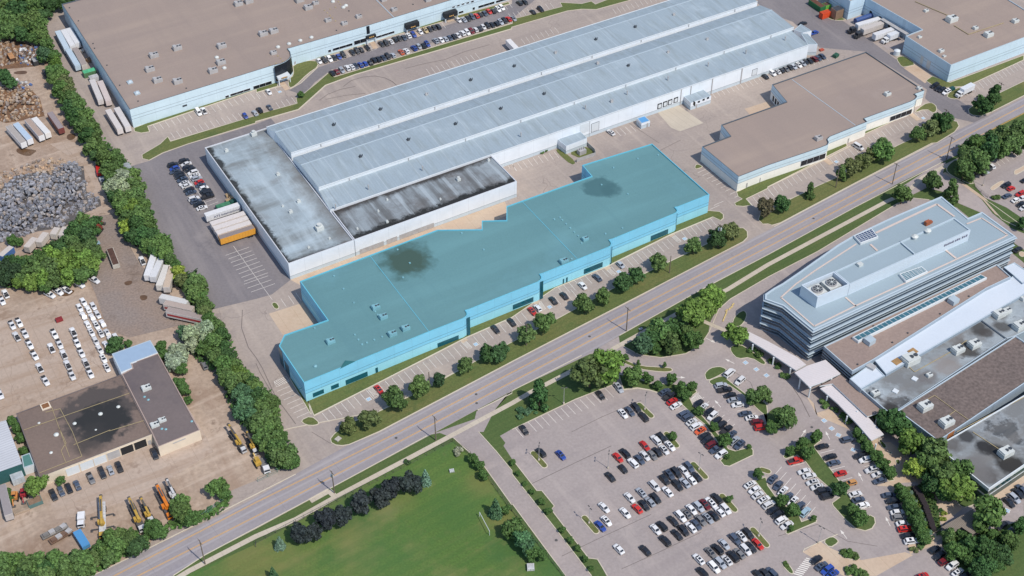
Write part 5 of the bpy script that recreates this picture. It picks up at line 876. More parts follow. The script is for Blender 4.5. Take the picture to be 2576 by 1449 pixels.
trailer('blue-white trailer, outermost of the three at the factory top corner', '00', (578, 308), (672, 485), rgb(196, 212, 224), group=g); trailer('white trailer, middle of the three at the factory top corner', '00', (635, 295), (728, 455), group=g); trailer('white trailer touching the factory wall, of the three at the top corner', '00', (688, 280), (780, 430), group=g)
trailer('blue-white trailer parked behind the first group, by the lane', '00', (682, 492), (780, 655), rgb(190, 208, 222), group=g); trailer('weathered trailer with tan and grey patched roof by the factory wall', '00', (752, 478), (848, 650), rgb(206, 196, 188), roofcol=rgb(160, 148, 142), group=g)
trailer('white trailer below the green skip, on the lane side', '00', (925, 800), (1010, 1000), rgb(214, 208, 206), group=g); trailer('pinkish-white trailer below the green skip, by the factory wall', '00', (1005, 812), (1090, 1010), rgb(214, 200, 196), group=g)
trailer('white trailer nearest the factory bottom corner, lane side', '00', (1085, 1100), (1205, 1295), rgb(218, 210, 206), group=g); trailer('white trailer nearest the factory bottom corner, wall side', '00', (1172, 1080), (1285, 1272), rgb(218, 212, 210), group=g)
g = 'trailers stored in the scrap yard'
trailer('grey-topped trailer, leftmost of the scrap yard pair', '00', (85, 1262), (235, 1432), roofcol=rgb(170, 162, 156), group=g); trailer('blue-roofed trailer, right one of the scrap yard pair', '00', (155, 1238), (300, 1400), roofcol=rgb(176, 194, 212), group=g)
trailer('brown-topped trailer beside a clean white one in the scrap yard', '00', (272, 1195), (415, 1362), roofcol=rgb(172, 152, 138), group=g); trailer('clean white trailer below the brown bales', '00', (340, 1182), (480, 1335), rgb(230, 228, 226), group=g)
trailer('maroon-sided trailer with weathered grey roof standing alone in the scrap yard', '00', (500, 1128), (615, 1290), rgb(120, 60, 58), roofcol=rgb(150, 138, 138), group=g)
g = 'trailers docked at the low works'
ats = trailer('white trailer with blue lettering docked at the low works', '01', (2062, 712), (2405, 602), group=g)
for k, n_ in enumerate(('upper', 'middle', 'lower')): trailer(f'plain white trailer docked between lettered and orange ones, {n_} of three', '01', (2118 + k * 30, 800 + k * 47), (2462 + k * 30, 690 + k * 47), rgb(222, 214, 210), group=g)
org = trailer('orange-yellow container trailer with grey roof docked at the low works', '01', (2205, 942), (2555, 830), rgb(226, 160, 56), roofcol=rgb(140, 128, 124), group=g)
M_letter = plain('blue_lettering', rgb(50, 66, 110), .05, .5)
textobj('ATS International', 1.5, (1.4, -1.36, 2.4), (R(90), 0, 0), M_letter, 'lettering', ats, .02, 1.05)
g = 'white trailers below the tree belt'
for lab, a, c, cl in (('leftmost of four white trailers below the tree belt', (1548, 1112), (1478, 1320), rgb(228, 228, 230)), ('second of four white trailers, with a dark refrigeration unit', (1625, 1138), (1535, 1335), rgb(220, 220, 222)), ('third of four white trailers, cream-white roof', (1678, 1215), (1600, 1420), rgb(222, 216, 208)), ('rightmost of four trailers, roof stained tan', (1728, 1228), (1672, 1440), rgb(210, 202, 196))): trailer(lab, '01', a, c, cl, group=g, roofcol=rgb(196, 176, 156) if 'tan' in lab else None)
g = 'old trailers at the top of the rental yard'
trailer('white ribbed trailer, top one of three old trailers by the trees', '02', (1885, 140), (1612, 78), rgb(214, 212, 210), group=g); trailer('faded trailer with red side stripe, middle of three old trailers', '02', (1940, 205), (1655, 142), rgb(206, 196, 188), roofcol=rgb(176, 160, 150), stripe=rgb(160, 60, 56), group=g); trailer('trailer with broad red side band and grey patched roof, lowest of three', '02', (2045, 292), (1680, 212), rgb(212, 206, 202), roofcol=rgb(160, 146, 140), stripe=rgb(164, 40, 44), group=g)
g = 'trailers half hidden under the left trees'
for lab, a, c, cl in (('white trailer under the trees, second from the bottom left', (350, 940), (262, 1035), rgb(206, 196, 188)), ('white trailer under the trees, middle one', (460, 888), (385, 985), rgb(206, 198, 190)), ('white trailer under the trees near the grey bales', (575, 838), (530, 905), rgb(210, 204, 196)), ('white trailer under the trees, topmost one', (660, 830), (618, 915), rgb(212, 206, 200)), ('blue-sided trailer with pale roof at the left edge', (115, 1028), (0, 1125), rgb(70, 110, 170))): trailer(lab, '01', a, c, cl, group=g, roofcol=rgb(198, 188, 180))
trailer('white trailer standing behind the ribbed warehouse roof', '20', (-40, 395), (60, 500), rgb(232, 230, 230), group='trailer behind the warehouse')
trailer('grey-topped trailer with white end at the lower left edge', '03', (15, 530), (85, 830), rgb(190, 184, 182), roofcol=rgb(150, 142, 142), group='trailers at the left edge of the rental yard')
# tractors and box trucks
def cab(o, x, col, L=2.4, hood=1.3, z=.0, h=2.9):
    b = MB(); b.box(x, 0, .6, L, 2.4, h - .6, 0, 0, .06); cb = add('cab', b.mesh('cab', M_paint), o, color=col); b = MB(); b.box(x - L / 2 - .0, 0, 1.7, .1, 2.0, .8); add('windscreen', b.mesh('screen', M_carglass), cb)
    if hood: b = MB(); b.box(x - L / 2 - hood / 2, 0, .6, hood, 2.0, 1.1, 0, 0, .05); add('bonnet', b.mesh('bonnet', M_paint), o, color=col)
    for s in (-1, 1): b = MB(); b.cyl((x - L / 2 - .3, s * .9, .5), (x - L / 2 - .3, s * 1.25, .5), .5, n=10); add('wheel', b.mesh('wheel', M_tyre), o); b = MB(); b.box(x, s * 1.25, 1.7, .9, .04, .7); add('side_window', b.mesh('window', M_carglass), cb)
g = 'trucks at the east factory dock'
o = trailer('white semi trailer with black tractor, uppermost at the east dock', '30', (895, 245), (1125, 178), rgb(226, 226, 228), group=g, name='semi_truck', cat='truck'); L = (ground('30', 1125, 178, 4) - ground('30', 895, 245, 4)).length; cab(o, -L / 2 - 2.2, rgb(44, 46, 52))
o = trailer('grey weathered semi trailer with dark tractor, second at the east dock', '30', (950, 292), (1160, 218), rgb(206, 198, 192), group=g, name='semi_truck', cat='truck'); cab(o, -L / 2 - 1.8, rgb(50, 52, 56))
trailer('white trailer without tractor, third at the east dock', '30', (1070, 345), (1265, 280), rgb(224, 224, 226), group=g)
o = trailer('white box truck with white cab, lowest at the east dock', '30', (1215, 352), (1315, 312), rgb(224, 228, 234), group=g, name='box_truck', cat='truck', h=3.8); L = (ground('30', 1315, 312, 4) - ground('30', 1215, 352, 4)).length; cab(o, -L / 2 - 1.3, rgb(222, 224, 226), 2.0, 1.3, h=2.6)
o = trailer('white box truck parked on the lot below the east factory', '30', (1955, 895), (2065, 840), rgb(224, 228, 234), group='box truck below the east factory', name='box_truck', cat='truck', h=3.8); cab(o, -4.6, rgb(222, 224, 226), 2.0, 1.2, h=2.6)
b = MB(); q = ground('30', 965, 175, 2.2); o = thing('tank', 'blue cylindrical tank trailer at the top of the east dock', 'tank', (q.x, q.y, 0), AD); b.cyl((-5.5, 0, 1.9), (5.5, 0, 1.9), 1.3, n=14); add('shell', b.mesh('tank', plain('tank_blue', rgb(64, 88, 140), .1, .4)), o)
for x in (-4, 4): b = MB(); b.box(x, 0, 0, .5, 2, .9); add('support', b.mesh('support', M_steel), o)
q = ground('30', 1298, 525, 1.6); o = thing('tank', 'round white tank beside the east factory wall', 'tank', (q.x, q.y, 0)); b = MB(); b.cyl((0, 0, .3), (0, 0, 2.6), 1.5, 1.5, 16); b.cyl((0, 0, 2.6), (0, 0, 3.1), 1.5, .5, 16); add('shell', b.mesh('tank', M_frame), o); b = MB(); b.cyl((0, 0, 0), (0, 0, .3), 1.8, n=12); add('plinth', b.mesh('plinth', M_side), o)
print('CARS', NCAR[0])
# ================================================================ TREES AND SHRUBS
def leafmat():
    t = NT('foliage', .75); i = t.new('ShaderNodeObjectInfo'); g_ = t.new('ShaderNodeNewGeometry')
    c = t.mix(t.ramp(g_.outputs['Random Per Island'], 0, 1), (.42, .42, .42, 1), (1.75, 1.75, 1.5, 1)); c = t.mix(1., i.outputs['Color'], c, 'MULTIPLY')
    c = t.mix(t.math('MULTIPLY', t.ramp(t.noise(2.6, 3, t.obj()), .35, .7), .35), c, t.mix(1., i.outputs['Color'], (1.5, 1.7, 1.1, 1), 'MULTIPLY'))
    t.out(c); t.b.inputs['Specular IOR Level'].default_value = .15; return t.m
M_leaf = leafmat(); M_bark = plain('bark', rgb(96, 82, 70), .3, .95)
def leafy(kind, seed, n=1300):
    rnd = random.Random(seed); b = MB(); lobes = []
    if kind == 'round':
        for k in range(24):
            a = rnd.uniform(0, 6.28); z = rnd.uniform(-.6, .85); rr = math.sqrt(max(0, 1 - z * z)) * rnd.uniform(.4, .85); lobes.append((Vector((math.cos(a) * rr * 1.05, math.sin(a) * rr * .95, z * .8)), rnd.uniform(.17, .4)))
        lobes.append((Vector((0, 0, .15)), .6))
    elif kind == 'tall':
        for k in range(15):
            z = rnd.uniform(-.9, 1.15); a = rnd.uniform(0, 6.28); rr = .5 * (1.25 - z) / 1.6 * rnd.uniform(.7, 1.2); lobes.append((Vector((math.cos(a) * rr, math.sin(a) * rr, z)), rnd.uniform(.26, .42)))
        lobes.append((Vector((0, 0, 0)), .5))
    elif kind == 'spruce':
        for k in range(26):
            z = -1 + 2.3 * k / 25; r0 = .95 * (1 - k / 26) + .05
            for j in range(max(1, int(5 * r0) + 1)): a = rnd.uniform(0, 6.28); lobes.append((Vector((math.cos(a) * r0 * .62, math.sin(a) * r0 * .62, z)), .1 + .24 * r0))
    else:
        for k in range(12): a = rnd.uniform(0, 6.28); rr = rnd.uniform(.2, .75); lobes.append((Vector((math.cos(a) * rr, math.sin(a) * rr, rnd.uniform(-.1, .25))), rnd.uniform(.25, .42)))
    tot = sum(r * r for _, r in lobes); s0 = .088 if kind == 'spruce' else .105
    for c, r in lobes:
        for _ in range(int(n * r * r / tot) + 4):
            d = Vector((rnd.gauss(0, 1), rnd.gauss(0, 1), rnd.gauss(.15, 1))).normalized(); p = c + d * r * rnd.uniform(.8, 1.12)
            if kind == 'shrub' and p.z < -.25: continue
            nn = (d + Vector((rnd.gauss(0, .45), rnd.gauss(0, .45), rnd.gauss(0, .45) + .25))).normalized(); u = nn.orthogonal().normalized(); v = nn.cross(u); a = rnd.uniform(0, 6.28); u, v = u * math.cos(a) + v * math.sin(a), v * math.cos(a) - u * math.sin(a); s = s0 * rnd.uniform(.6, 1.5)
            b.face([p - u * s, p - v * s * .7, p + u * s * 1.1, p + v * s * .8])
    for c, r in lobes[::(3 if kind == 'spruce' else 1)]:     # inner twig mass so the sky does not show right through
        bm = bmesh.new(); bmesh.ops.create_icosphere(bm, subdivisions=1, radius=r * .78, matrix=Matrix.Translation(c)); i0 = len(b.v); bm.verts.index_update(); b.v += [tuple(v.co * rnd.uniform(.96, 1.02)) for v in bm.verts]
        for f in bm.faces: b.f.append(tuple(i0 + v.index for v in f.verts)); b.m.append(0)
        bm.free()
    return b.mesh('crown_' + kind, M_leaf)
CROWNS = {k: [leafy(k, s, n) for s in range(c)] for k, c, n in (('round', 8, 1700), ('tall', 3, 1400), ('spruce', 2, 2200), ('shrub', 3, 800))}
def trunkmesh(seed):
    rnd = random.Random(seed); b = MB(); b.cyl((0, 0, 0), (.02, .01, 1), .075, .045, 7)
    for k in range(4): a = k * 1.6 + rnd.random(); b.cyl((0, 0, .75 + .06 * k), (math.cos(a) * .38, math.sin(a) * .38, 1.25 + .1 * k), .04, .012, 5)
    return b.mesh('trunk', M_bark)
TRUNKS = [trunkmesh(s) for s in range(3)]
GC = dict(g=(.070, .118, .044), d=(.040, .082, .034), b=(.098, .160, .042), o=(.088, .112, .050), p=(.027, .034, .042), s=(.115, .185, .160), y=(.16, .21, .045), l=(.200, .240, .185), r=(.085, .075, .050), k=(.026, .048, .026), w=(.28, .28, .22), t=(.056, .112, .066))
GN = dict(g='mid-green', d='dark green', b='bright green', o='olive green', p='almost black purple-leaved', s='blue-green', y='yellow-green', l='pale silvery', r='brownish', k='very dark', w='white-flowering', t='blue-tinged green')
NT_ = [0]; PEND = []
def trees(desc, group, t, s, order='left', kind='round', noun='tree', h=0., name=None):
    """'u,v,r,colour[kind]' readings of crown centre and crown radius"""
    L = []
    for tok in s.split():
        u, v, r, c = tok.split(','); k = {'t': 'tall', 's': 'spruce', 'h': 'shrub', 'r': 'round'}.get(c[1:2], kind); L.append((float(u), float(v), float(r), c[0], k))
    L.sort(key=(lambda x: x[0]) if order == 'left' else (lambda x: x[1])); cnt = {}
    nn = lambda x: {'spruce': 'spruce', 'shrub': 'shrub'}.get(x[4], noun)
    for x in L: cnt[(x[3], nn(x))] = cnt.get((x[3], nn(x)), 0) + 1
    seen = {}
    for u, v, r, c, k in L:
        q0 = ground(t, u, v); R_ = r * mpp(q0); asp = {'round': 1., 'tall': 1.15, 'spruce': 1.2, 'shrub': .8}[k]; H = R_ * {'round': 1.25, 'tall': 1.45, 'spruce': 1.25, 'shrub': .3}[k]; q = ground(t, u, v, H); q.z = .05
        ky = (c, nn((u, v, r, c, k))); seen[ky] = seen.get(ky, 0) + 1; w_ = f'{GN[c]} {ky[1]}'
        lab = f'only {w_}, {desc}' if cnt[ky] == 1 and len(L) > 1 else (f'{w_}, {desc}' if len(L) == 1 else f'{ORD[seen[ky] - 1]} {w_} from {"the " + order}, {desc}')
        lab = fit(lab)
        if lab in USED: print('DUP', lab)
        USED.add(lab); rz = random.uniform(0, 6.28); f = random.uniform(.95, 1.35); col = tuple(x * f * random.uniform(.94, 1.06) for x in GC[c]) + (1,)
        if k in ('round', 'tall'): PEND.append((r, lab, q, rz, group, col, R_, asp, H, k, name)); continue
        o = thing({'spruce': 'spruce_tree', 'shrub': 'shrub'}.get(k, name or 'tree'), lab, {'spruce': 'spruce', 'shrub': 'shrub'}.get(k, 'tree'), q, rz, group)
        cr = add('crown' if k != 'shrub' else 'foliage', random.choice(CROWNS[k]), o, (0, 0, H), color=col); cr.scale = (R_ * random.uniform(.92, 1.08), R_ * random.uniform(.92, 1.08), R_ * asp * random.uniform(.9, 1.1))
        if k != 'shrub' and R_ > .8: tr = add('trunk', random.choice(TRUNKS), o); tr.scale = (R_ * .9, R_ * .9, H * .9)
        NT_[0] += 1
trees('on the verge before the cyan building', 'trees on the verge before the cyan building', '12', '1415,1115,112,g 1640,1000,105,g 1140,1310,98,o 930,1390,80,o 1840,925,70,k 2105,780,78,g 2310,660,82,d 2450,640,88,d')
trees('on the middle verge between cyan building and road', 'trees on the verge before the cyan building', '22', '145,460,92,g 330,350,92,g 735,160,95,g 915,80,76,g')
trees('on the right verge between cyan building and road', 'trees on the verge before the cyan building', '21', '1120,1390,90,d 1250,1320,82,d 1475,1185,80,g 1830,1030,78,g 2060,935,92,d 2190,880,78,o')
trees('on the verge before the brown-roofed building', 'trees on the verge before the brown-roofed building', '31', '-20,640,85,r 140,600,78,d 425,475,58,gt 735,300,62,gt 855,235,82,o 950,180,72,o 1040,105,70,o 1150,80,88,g')
trees('on the corner island below the far crossing', 'trees on the verge before the brown-roofed building', '30', '1510,1350,68,g 1640,1290,80,o 1750,1225,90,d 1150,1440,55,g')
trees('on the verge at the top right by the road', 'trees at the top right by the road', '30', '2150,1060,82,d 2275,960,75,dt')
trees('in the thicket at the right of the road', 'trees at the right of the road', '30', '2230,1355,55,dh 2360,1290,42,dh 2530,1290,80,g 2410,1370,92,g 2300,1430,78,g')
trees('in the grove between road and far right lot', 'trees at the right of the road', '31', '2020,130,110,g 2125,190,112,g 2230,60,112,d 2340,60,85,g 2450,20,85,g 2100,20,100,g 1975,270,92,g 2530,-10,70,g'); trees('between office block and road', 'trees between office block and road', '31', '1355,515,86,g 1670,375,82,g 1845,480,80,gt'); trees('in the far right lot', 'small tree in the far right lot', '31', '2290,535,42,g', kind='shrub'); trees('on the right edge beside the drive', 'tree on the right edge', '31', '2570,800,60,d')
trees('pair of broad trees by the entry drive', 'broad trees by the entry drive', '22', '785,850,165,o 960,790,160,b'); trees('on the lawn left of the entry drive', 'trees on the car park lawn', '22', '275,1070,110,dt 90,1235,52,th 170,1245,58,th 80,1295,42,th 242,1255,26,th')
trees('in the green wedge below the entry drive', 'trees in the green wedge below the entry drive', '22', '1215,880,96,g 1355,905,52,g 1470,980,46,g 1605,915,58,g 1700,1005,60,g 1740,1080,56,d 1810,985,50,g'); trees('on the curved island of the entry drive', 'young trees on the curved island', '22', '1145,700,32,g 1270,760,26,gt 1535,780,26,gt')
trees('in the grove inside the entry loop', 'grove inside the entry loop', '22', '1320,560,100,t 1400,520,90,d 1500,430,112,g 1600,560,92,g 1620,400,100,d 1820,520,92,g 1760,455,76,g 1430,600,60,g'); trees('on the bank above the entry loop', 'grove inside the entry loop', '22', '1800,270,140,b 1930,200,112,b 2015,85,122,b'); trees('beside the canopy left of the office', 'tree beside the canopy', '22', '2240,470,102,b')
trees('on the long tree median', 'trees on the long median', '22', '1885,1235,48,g 2030,1395,46,g'); trees('on the lower end of the long median', 'trees on the long median', '23', '2145,80,62,g 2385,150,26,g 2165,245,26,d'); trees('in the bed before the curved canopy', 'shrubs before the canopy', '22', '2420,625,50,g 2490,670,56,g', kind='shrub'); trees('on the visitor lawn strip', 'trees on the visitor lawn strip', '22', '2430,1100,80,g 2530,1080,80,g')
trees('in the bed along the walk before the canopies', 'shrubs before the canopy', '32', '30,740,42,g 95,785,42,g 170,880,52,g', kind='shrub'); trees('in the bed along the lower canopy', 'shrubs before the canopy', '32', '570,1170,58,g 675,1225,42,g 750,1290,46,g 800,1335,60,g 900,1425,42,g', kind='shrub'); trees('on the turning island below the entrance', 'trees on the turning island', '32', '165,1310,112,g 30,1400,60,g'); trees('against the dark-roofed wing', 'trees against the dark-roofed wing', '32', '1255,1345,125,d 1450,1440,72,g 1120,1300,60,r')
trees('at the top of the long visitor lawn', 'trees on the visitor lawn', '33', '490,40,58,g 350,120,62,d 225,190,46,d 400,215,64,d'); trees('on the lower part of the long visitor lawn', 'trees on the visitor lawn', '33', '720,575,78,d 855,780,58,d 930,870,72,d'); trees('on the crooked lower median', 'trees on the crooked median', '33', '145,690,56,g 255,795,68,g 460,865,28,g 235,970,30,g')
trees('in the bed beside the outer kerb row', 'bushes beside the outer kerb row', '33', '900,10,50,g 950,80,50,g 1000,160,56,g 1090,245,60,g 1160,320,62,g 1220,400,60,g', order='top'); trees('shading the plaza beside the stained roof', 'plaza trees', '33', '1440,110,125,b 1670,210,150,g 1480,365,98,y 1600,330,110,g 1750,440,132,g 1900,560,142,b 1930,400,110,g 2005,430,70,d 1650,520,90,d 1760,600,80,d', order='top')
trees('in the hedge line right of the kerb row', 'hedge trees right of the kerb row', '33', '1330,570,52,g 1370,650,62,g 1420,730,66,g 1460,800,66,g 1490,870,70,g 1520,940,70,g 1545,1010,70,g 1565,1070,60,g', order='top')
trees('in the hedge garden', 'shrubs of the hedge garden', '33', '1430,610,28,s 1480,710,32,s 1540,800,26,s 1590,890,28,s 1630,1010,30,s 1475,605,20,y 1530,700,20,y 1535,740,20,y 1570,820,18,y 1590,970,22,y 1620,945,20,y 1600,580,46,g 1550,570,40,g 1640,640,40,b 1650,700,42,g 1690,760,30,d 1740,790,30,d 1770,820,34,y 1760,880,36,y 1690,880,26,d 1620,480,34,y', order='top', kind='shrub')
b = MB(); hp = pts('T33 1480,585 1530,660 1580,760 1620,880 1660,995'); hq = hp[0]; hd = thing('hedge', 'long black-purple clipped hedge curving through the garden', 'hedge', hq)
for i in range(len(hp) - 1):
    n = 9
    for j in range(n): c = hp[i].lerp(hp[i + 1], j / n) - hq; b.box(c.x, c.y, 0, 1.8, 1.9, 1.2 + random.uniform(-.1, .1), random.uniform(0, 1.5), 0, .12)
add('foliage', b.mesh('hedge', plain('dark_purple_foliage', rgb(52, 44, 48), .4, .9, scale=3)), hd)
trees('big broad tree shading the garden shelter', 'big tree by the shelter', '33', '2200,830,152,g'); trees('in the thicket below the garden shelter', 'thicket at the bottom right', '33', '1830,1060,72,g 1940,1055,58,g 1890,1200,95,g 2050,1150,102,d 2200,1200,125,d 2330,1235,110,d 2430,1090,90,g 2180,1340,100,d 2310,1340,70,d 2050,1290,70,o 2380,1050,60,g 2250,1040,60,d 2120,1420,90,d'); trees('at the right edge beside the dark wing lot', 'tree at the right edge', '33', '2550,950,80,d'); trees('on the small beds at the bottom', 'shrubs on the small beds', '33', '810,1230,55,g 870,1250,50,g 760,1215,45,g 870,1390,72,g 800,1400,52,g 960,1440,60,g 185,1330,38,g', kind='shrub'); trees('at the foot of the hedge garden', 'shrubs at the foot of the garden', '33', '1550,1150,45,g 1470,1185,45,o 1740,1020,30,g', kind='shrub')
trees('on the oval islands of the car park', 'small island trees', '23', '1615,45,40,g 2190,675,34,g'); trees('beside the gate stub of the lower car park', 'tree by the gate', '23', '2480,420,52,g')
trees('in the strip between drive and car park', 'young trees along the car park drive', '23', '10,305,30,g 60,415,26,g 130,520,24,d 200,600,28,d 295,705,34,g 365,790,36,g 505,980,32,g 590,1085,32,g 660,1172,32,g 735,1275,32,g 795,1372,28,g', order='top')
trees('along the field edge by the drive', 'trees on the field edge', '23', '40,920,62,t 110,1090,95,t 150,1160,80,t 195,1230,62,t 305,1240,58,t -50,1010,60,t', order='top')
trees('in the row of dark trees on the field', 'dark trees on the field', '13', '435,1020,98,p 575,1010,88,p 705,870,104,p 885,840,96,p 1055,710,100,p 1240,660,94,p 1360,560,102,p 1550,515,102,p')
trees('at the ends of the dark row', 'spruces on the field', '13', '1705,460,68,ss 235,1115,62,ss'); trees('at the bottom edge of the field', 'spruce at the bottom edge', '13', '170,1430,60,ts'); trees('at the right field edge below the drive', 'trees on the right field edge', '13', '2180,260,48,g 2235,330,54,g 2290,430,54,g', order='top'); trees('at the far right of the field', 'spruces at the field edge', '13', '2410,770,84,ts 2515,785,45,gr 2590,990,95,gr'); trees('by the sidewalk on the field', 'shrub by the sidewalk', '13', '1525,300,42,dh'); trees('in the top corner of the field', 'flowering shrub on the field', '13', '2035,195,62,wh')
gb = 'tree belt between yards and drive'
trees('in the woods above the scrap yard', 'woods at the top left corner', '00', '60,60,90,g 190,110,95,d 330,60,95,g 470,40,90,d 590,30,70,d 60,200,95,g 180,240,90,g 300,210,90,g 380,280,90,g 90,320,80,g 220,350,75,d 20,360,60,g 430,370,70,g 350,380,60,g 560,-20,70,k 700,-25,60,d 260,0,80,d 120,-20,90,d 440,150,60,d')
trees('in the upper belt beside the trailers', gb, '00', '480,460,66,g 450,560,70,t 540,560,58,g 570,640,62,b 540,720,70,g 620,740,60,g 560,800,75,g 660,830,70,o 610,900,72,g 700,920,66,o 660,990,72,g 740,1000,70,g 700,1090,75,d 790,1080,72,g 760,1180,80,d 850,1170,76,g 820,1270,75,g 900,1270,76,g 880,1370,78,d 960,1370,70,g', order='top')
trees('in the middle belt beside the delivery yard', gb, '01', '920,40,72,g 1010,60,72,g 960,130,60,d 1060,150,80,g 1160,140,72,g 1100,240,82,g 1190,260,80,g 1130,350,82,g 1240,350,88,l 1330,330,84,g 1150,440,86,l 1240,450,92,l 1350,430,88,g 1160,540,72,d 1260,550,90,g 1370,530,86,g 1230,650,88,g 1330,640,90,b 1430,620,82,g 1300,740,86,g 1420,720,92,g 1470,700,60,d 1270,830,78,y 1390,830,90,d 1500,820,80,g 1330,930,80,d 1440,930,90,d 1540,950,80,d 1480,1030,80,g 1600,1010,90,g 1660,1000,60,d 1560,1080,70,d 1650,1110,80,g 1720,1180,70,g 1790,1290,68,y 1770,1230,60,o 1830,1390,70,o 1970,1390,96,g 2020,1440,80,g 1900,1430,70,g', order='top')
trees('in the lower belt beside the pale drive', gb, '02', '1960,60,92,g 2030,90,70,g 2060,180,80,g 2050,250,70,o 2090,300,60,l 2170,400,80,g 2240,480,72,d 1990,430,70,l 2080,420,80,l 1910,480,88,l 1850,450,70,t 2070,520,70,l 1930,580,70,l 2160,560,90,g 2060,600,80,g 1780,640,88,l 1750,740,88,l 1830,700,70,l 1830,820,55,g 2250,620,80,d 2300,690,80,d 2180,700,90,g 2250,790,90,g 2350,780,75,g 2280,900,90,g 2400,850,80,b 2350,980,90,g 2450,930,80,g 2530,960,70,d 2420,1070,90,t 2530,1070,80,t 2470,1170,90,t 2400,1240,80,t 2540,1200,70,t 2500,1290,85,t 2560,1370,80,d', order='top')
trees('at the lower end of the belt', gb, '12', '-20,1000,80,g 20,1100,90,d 90,1130,85,g 160,1160,82,g 60,1220,95,g 160,1260,85,g 80,1330,100,g 160,1370,90,g 30,1420,90,g 120,1440,80,g', order='top')
trees('at the foot of the belt by the road', gb, '13', '70,60,90,g 160,90,100,g 250,40,62,g 110,150,80,g 220,170,100,g 240,260,102,g 330,240,95,g 380,290,70,g 320,310,70,g 160,250,60,d', order='top')
gl_ = 'clump of trees at the left'
trees('in the clump below the grey bales', gl_, '01', '820,790,80,g 900,850,85,d 780,880,90,d 860,950,95,d 735,925,65,d 660,985,60,d 740,1010,85,g 575,1030,60,d 485,1070,60,d 640,1080,80,d 390,1120,55,d 960,780,60,d 900,1060,95,g 800,1080,95,g 970,1130,70,g 700,1130,90,b 540,1140,95,b 850,1160,95,b 440,1165,80,g 340,1200,75,g 255,1200,60,g 620,1220,95,b 750,1240,95,b 900,1230,90,b 510,1270,95,g 400,1270,90,g 290,1290,85,g 690,1330,85,b 820,1320,85,g 180,1220,80,d 90,1200,70,d 40,1260,85,k 130,1300,90,k 560,1370,85,g 440,1370,85,b 330,1390,80,b 220,1370,70,g 60,1350,80,k 900,1290,60,d 190,1410,60,b 450,1449,60,b', order='top')
trees('by the left edge above the blue trailer', gl_, '01', '120,970,50,d 185,985,45,d'); trees('at the left edge between the bale heaps', gl_, '00', '50,780,70,d 105,830,60,d'); trees('isolated in the scrap heap', gl_, '00', '440,570,58,g')
trees('against the blue-roofed lean-to', 'bushes round the garage', '02', '1165,570,78,d 1095,615,42,d 1290,560,40,o 1620,590,56,g 1640,670,60,g'); trees('along the right wall of the garage wing', 'bushes round the garage', '02', '1800,960,66,o 1850,1030,60,o 1890,1130,42,b', order='top'); trees('between shed and garage', 'bushes round the garage', '02', '115,1350,50,b 170,1410,50,d'); trees('between shed and garage, lower part', 'bushes round the garage', '03', '200,60,48,g 235,190,42,b 370,545,92,b 610,490,42,d 75,620,46,b 95,690,40,b')
trees('along the road before the rental yard', 'trees along the road before the rental yard', '03', '40,1330,100,g 160,1330,100,g 270,1370,95,g 370,1330,92,g 470,1360,90,d 560,1300,92,g 640,1360,90,g 780,1280,92,g 870,1320,95,g 950,1270,78,g 1010,1170,72,g 1040,1240,80,g 1130,1080,95,g 1220,1060,85,g 1180,1170,95,g 1300,1090,92,g 1370,1150,92,d 1420,1090,62,d 1540,950,72,g 1600,1010,72,g 1500,1020,50,g 820,1400,80,g 700,1420,80,g 1100,1270,80,g 60,1430,90,g 250,1440,90,d 450,1440,90,g')
trees('by the crane row near the road bend', 'trees along the road before the rental yard', '03', '1810,710,88,g 1830,810,88,g 1900,870,70,g 1760,780,60,d 2190,560,95,g 2250,620,60,g 1960,860,60,g')
trees('in the low hedge by the road bend', 'low hedge by the road bend', '03', '1700,930,40,g 1790,920,42,g 2050,820,48,g 2120,780,46,t 2190,740,44,g 2250,700,42,g 2300,660,38,g 1990,880,42,g', kind='shrub')
trees('on the grass strip by the factory drive', 'young tree by the factory drive', '10', '452,950,30,g'); trees('against the warehouse wall', 'shrub against the warehouse', '21', '330,65,32,gh 300,90,24,gh'); trees('behind the transformer house', 'shrub behind the transformer house', '20', '700,1405,46,dh')
PEND.sort(key=lambda x: -x[6]); far = MB(); trk = MB()
for n_, (r, lab, q, rz, group, col, R_, asp, H, k, name) in enumerate(PEND):
    me = random.choice(CROWNS[k]); sx, sy, sz = R_ * random.uniform(1., 1.2), R_ * random.uniform(1., 1.2), R_ * asp * random.uniform(.95, 1.18)
    if n_ < 296:
        o = thing('tree', lab, 'tree', q, rz, group); cr = add('crown', me, o, (0, 0, H), color=col); cr.scale = (sx, sy, sz); tr = add('trunk', random.choice(TRUNKS), o); tr.scale = (R_ * .9, R_ * .9, H * .9)
    else:
        M = Matrix.Translation(q + Vector((0, 0, H))) @ Matrix.Rotation(rz, 4, 'Z') @ Matrix.Diagonal((sx, sy, sz, 1)); i0 = len(far.v); far.v += [tuple(M @ v.co) for v in me.vertices]
        for f in me.polygons: far.f.append(tuple(i0 + v for v in f.vertices)); far.m.append(0)
        i0 = len(far.v); T_ = Matrix.Translation(q) @ Matrix.Diagonal((R_ * .9, R_ * .9, H * .9, 1)); far.v += [tuple(T_ @ v.co) for v in TRUNKS[0].vertices]
        for f in TRUNKS[0].polygons: far.f.append(tuple(i0 + v for v in f.vertices)); far.m.append(1)
if far.f: add('smaller_trees', far.mesh('smaller_trees', M_leaf, M_bark), color=(.062, .118, .042, 1), kind='stuff')
print('TREES', NT_[0], len(PEND))

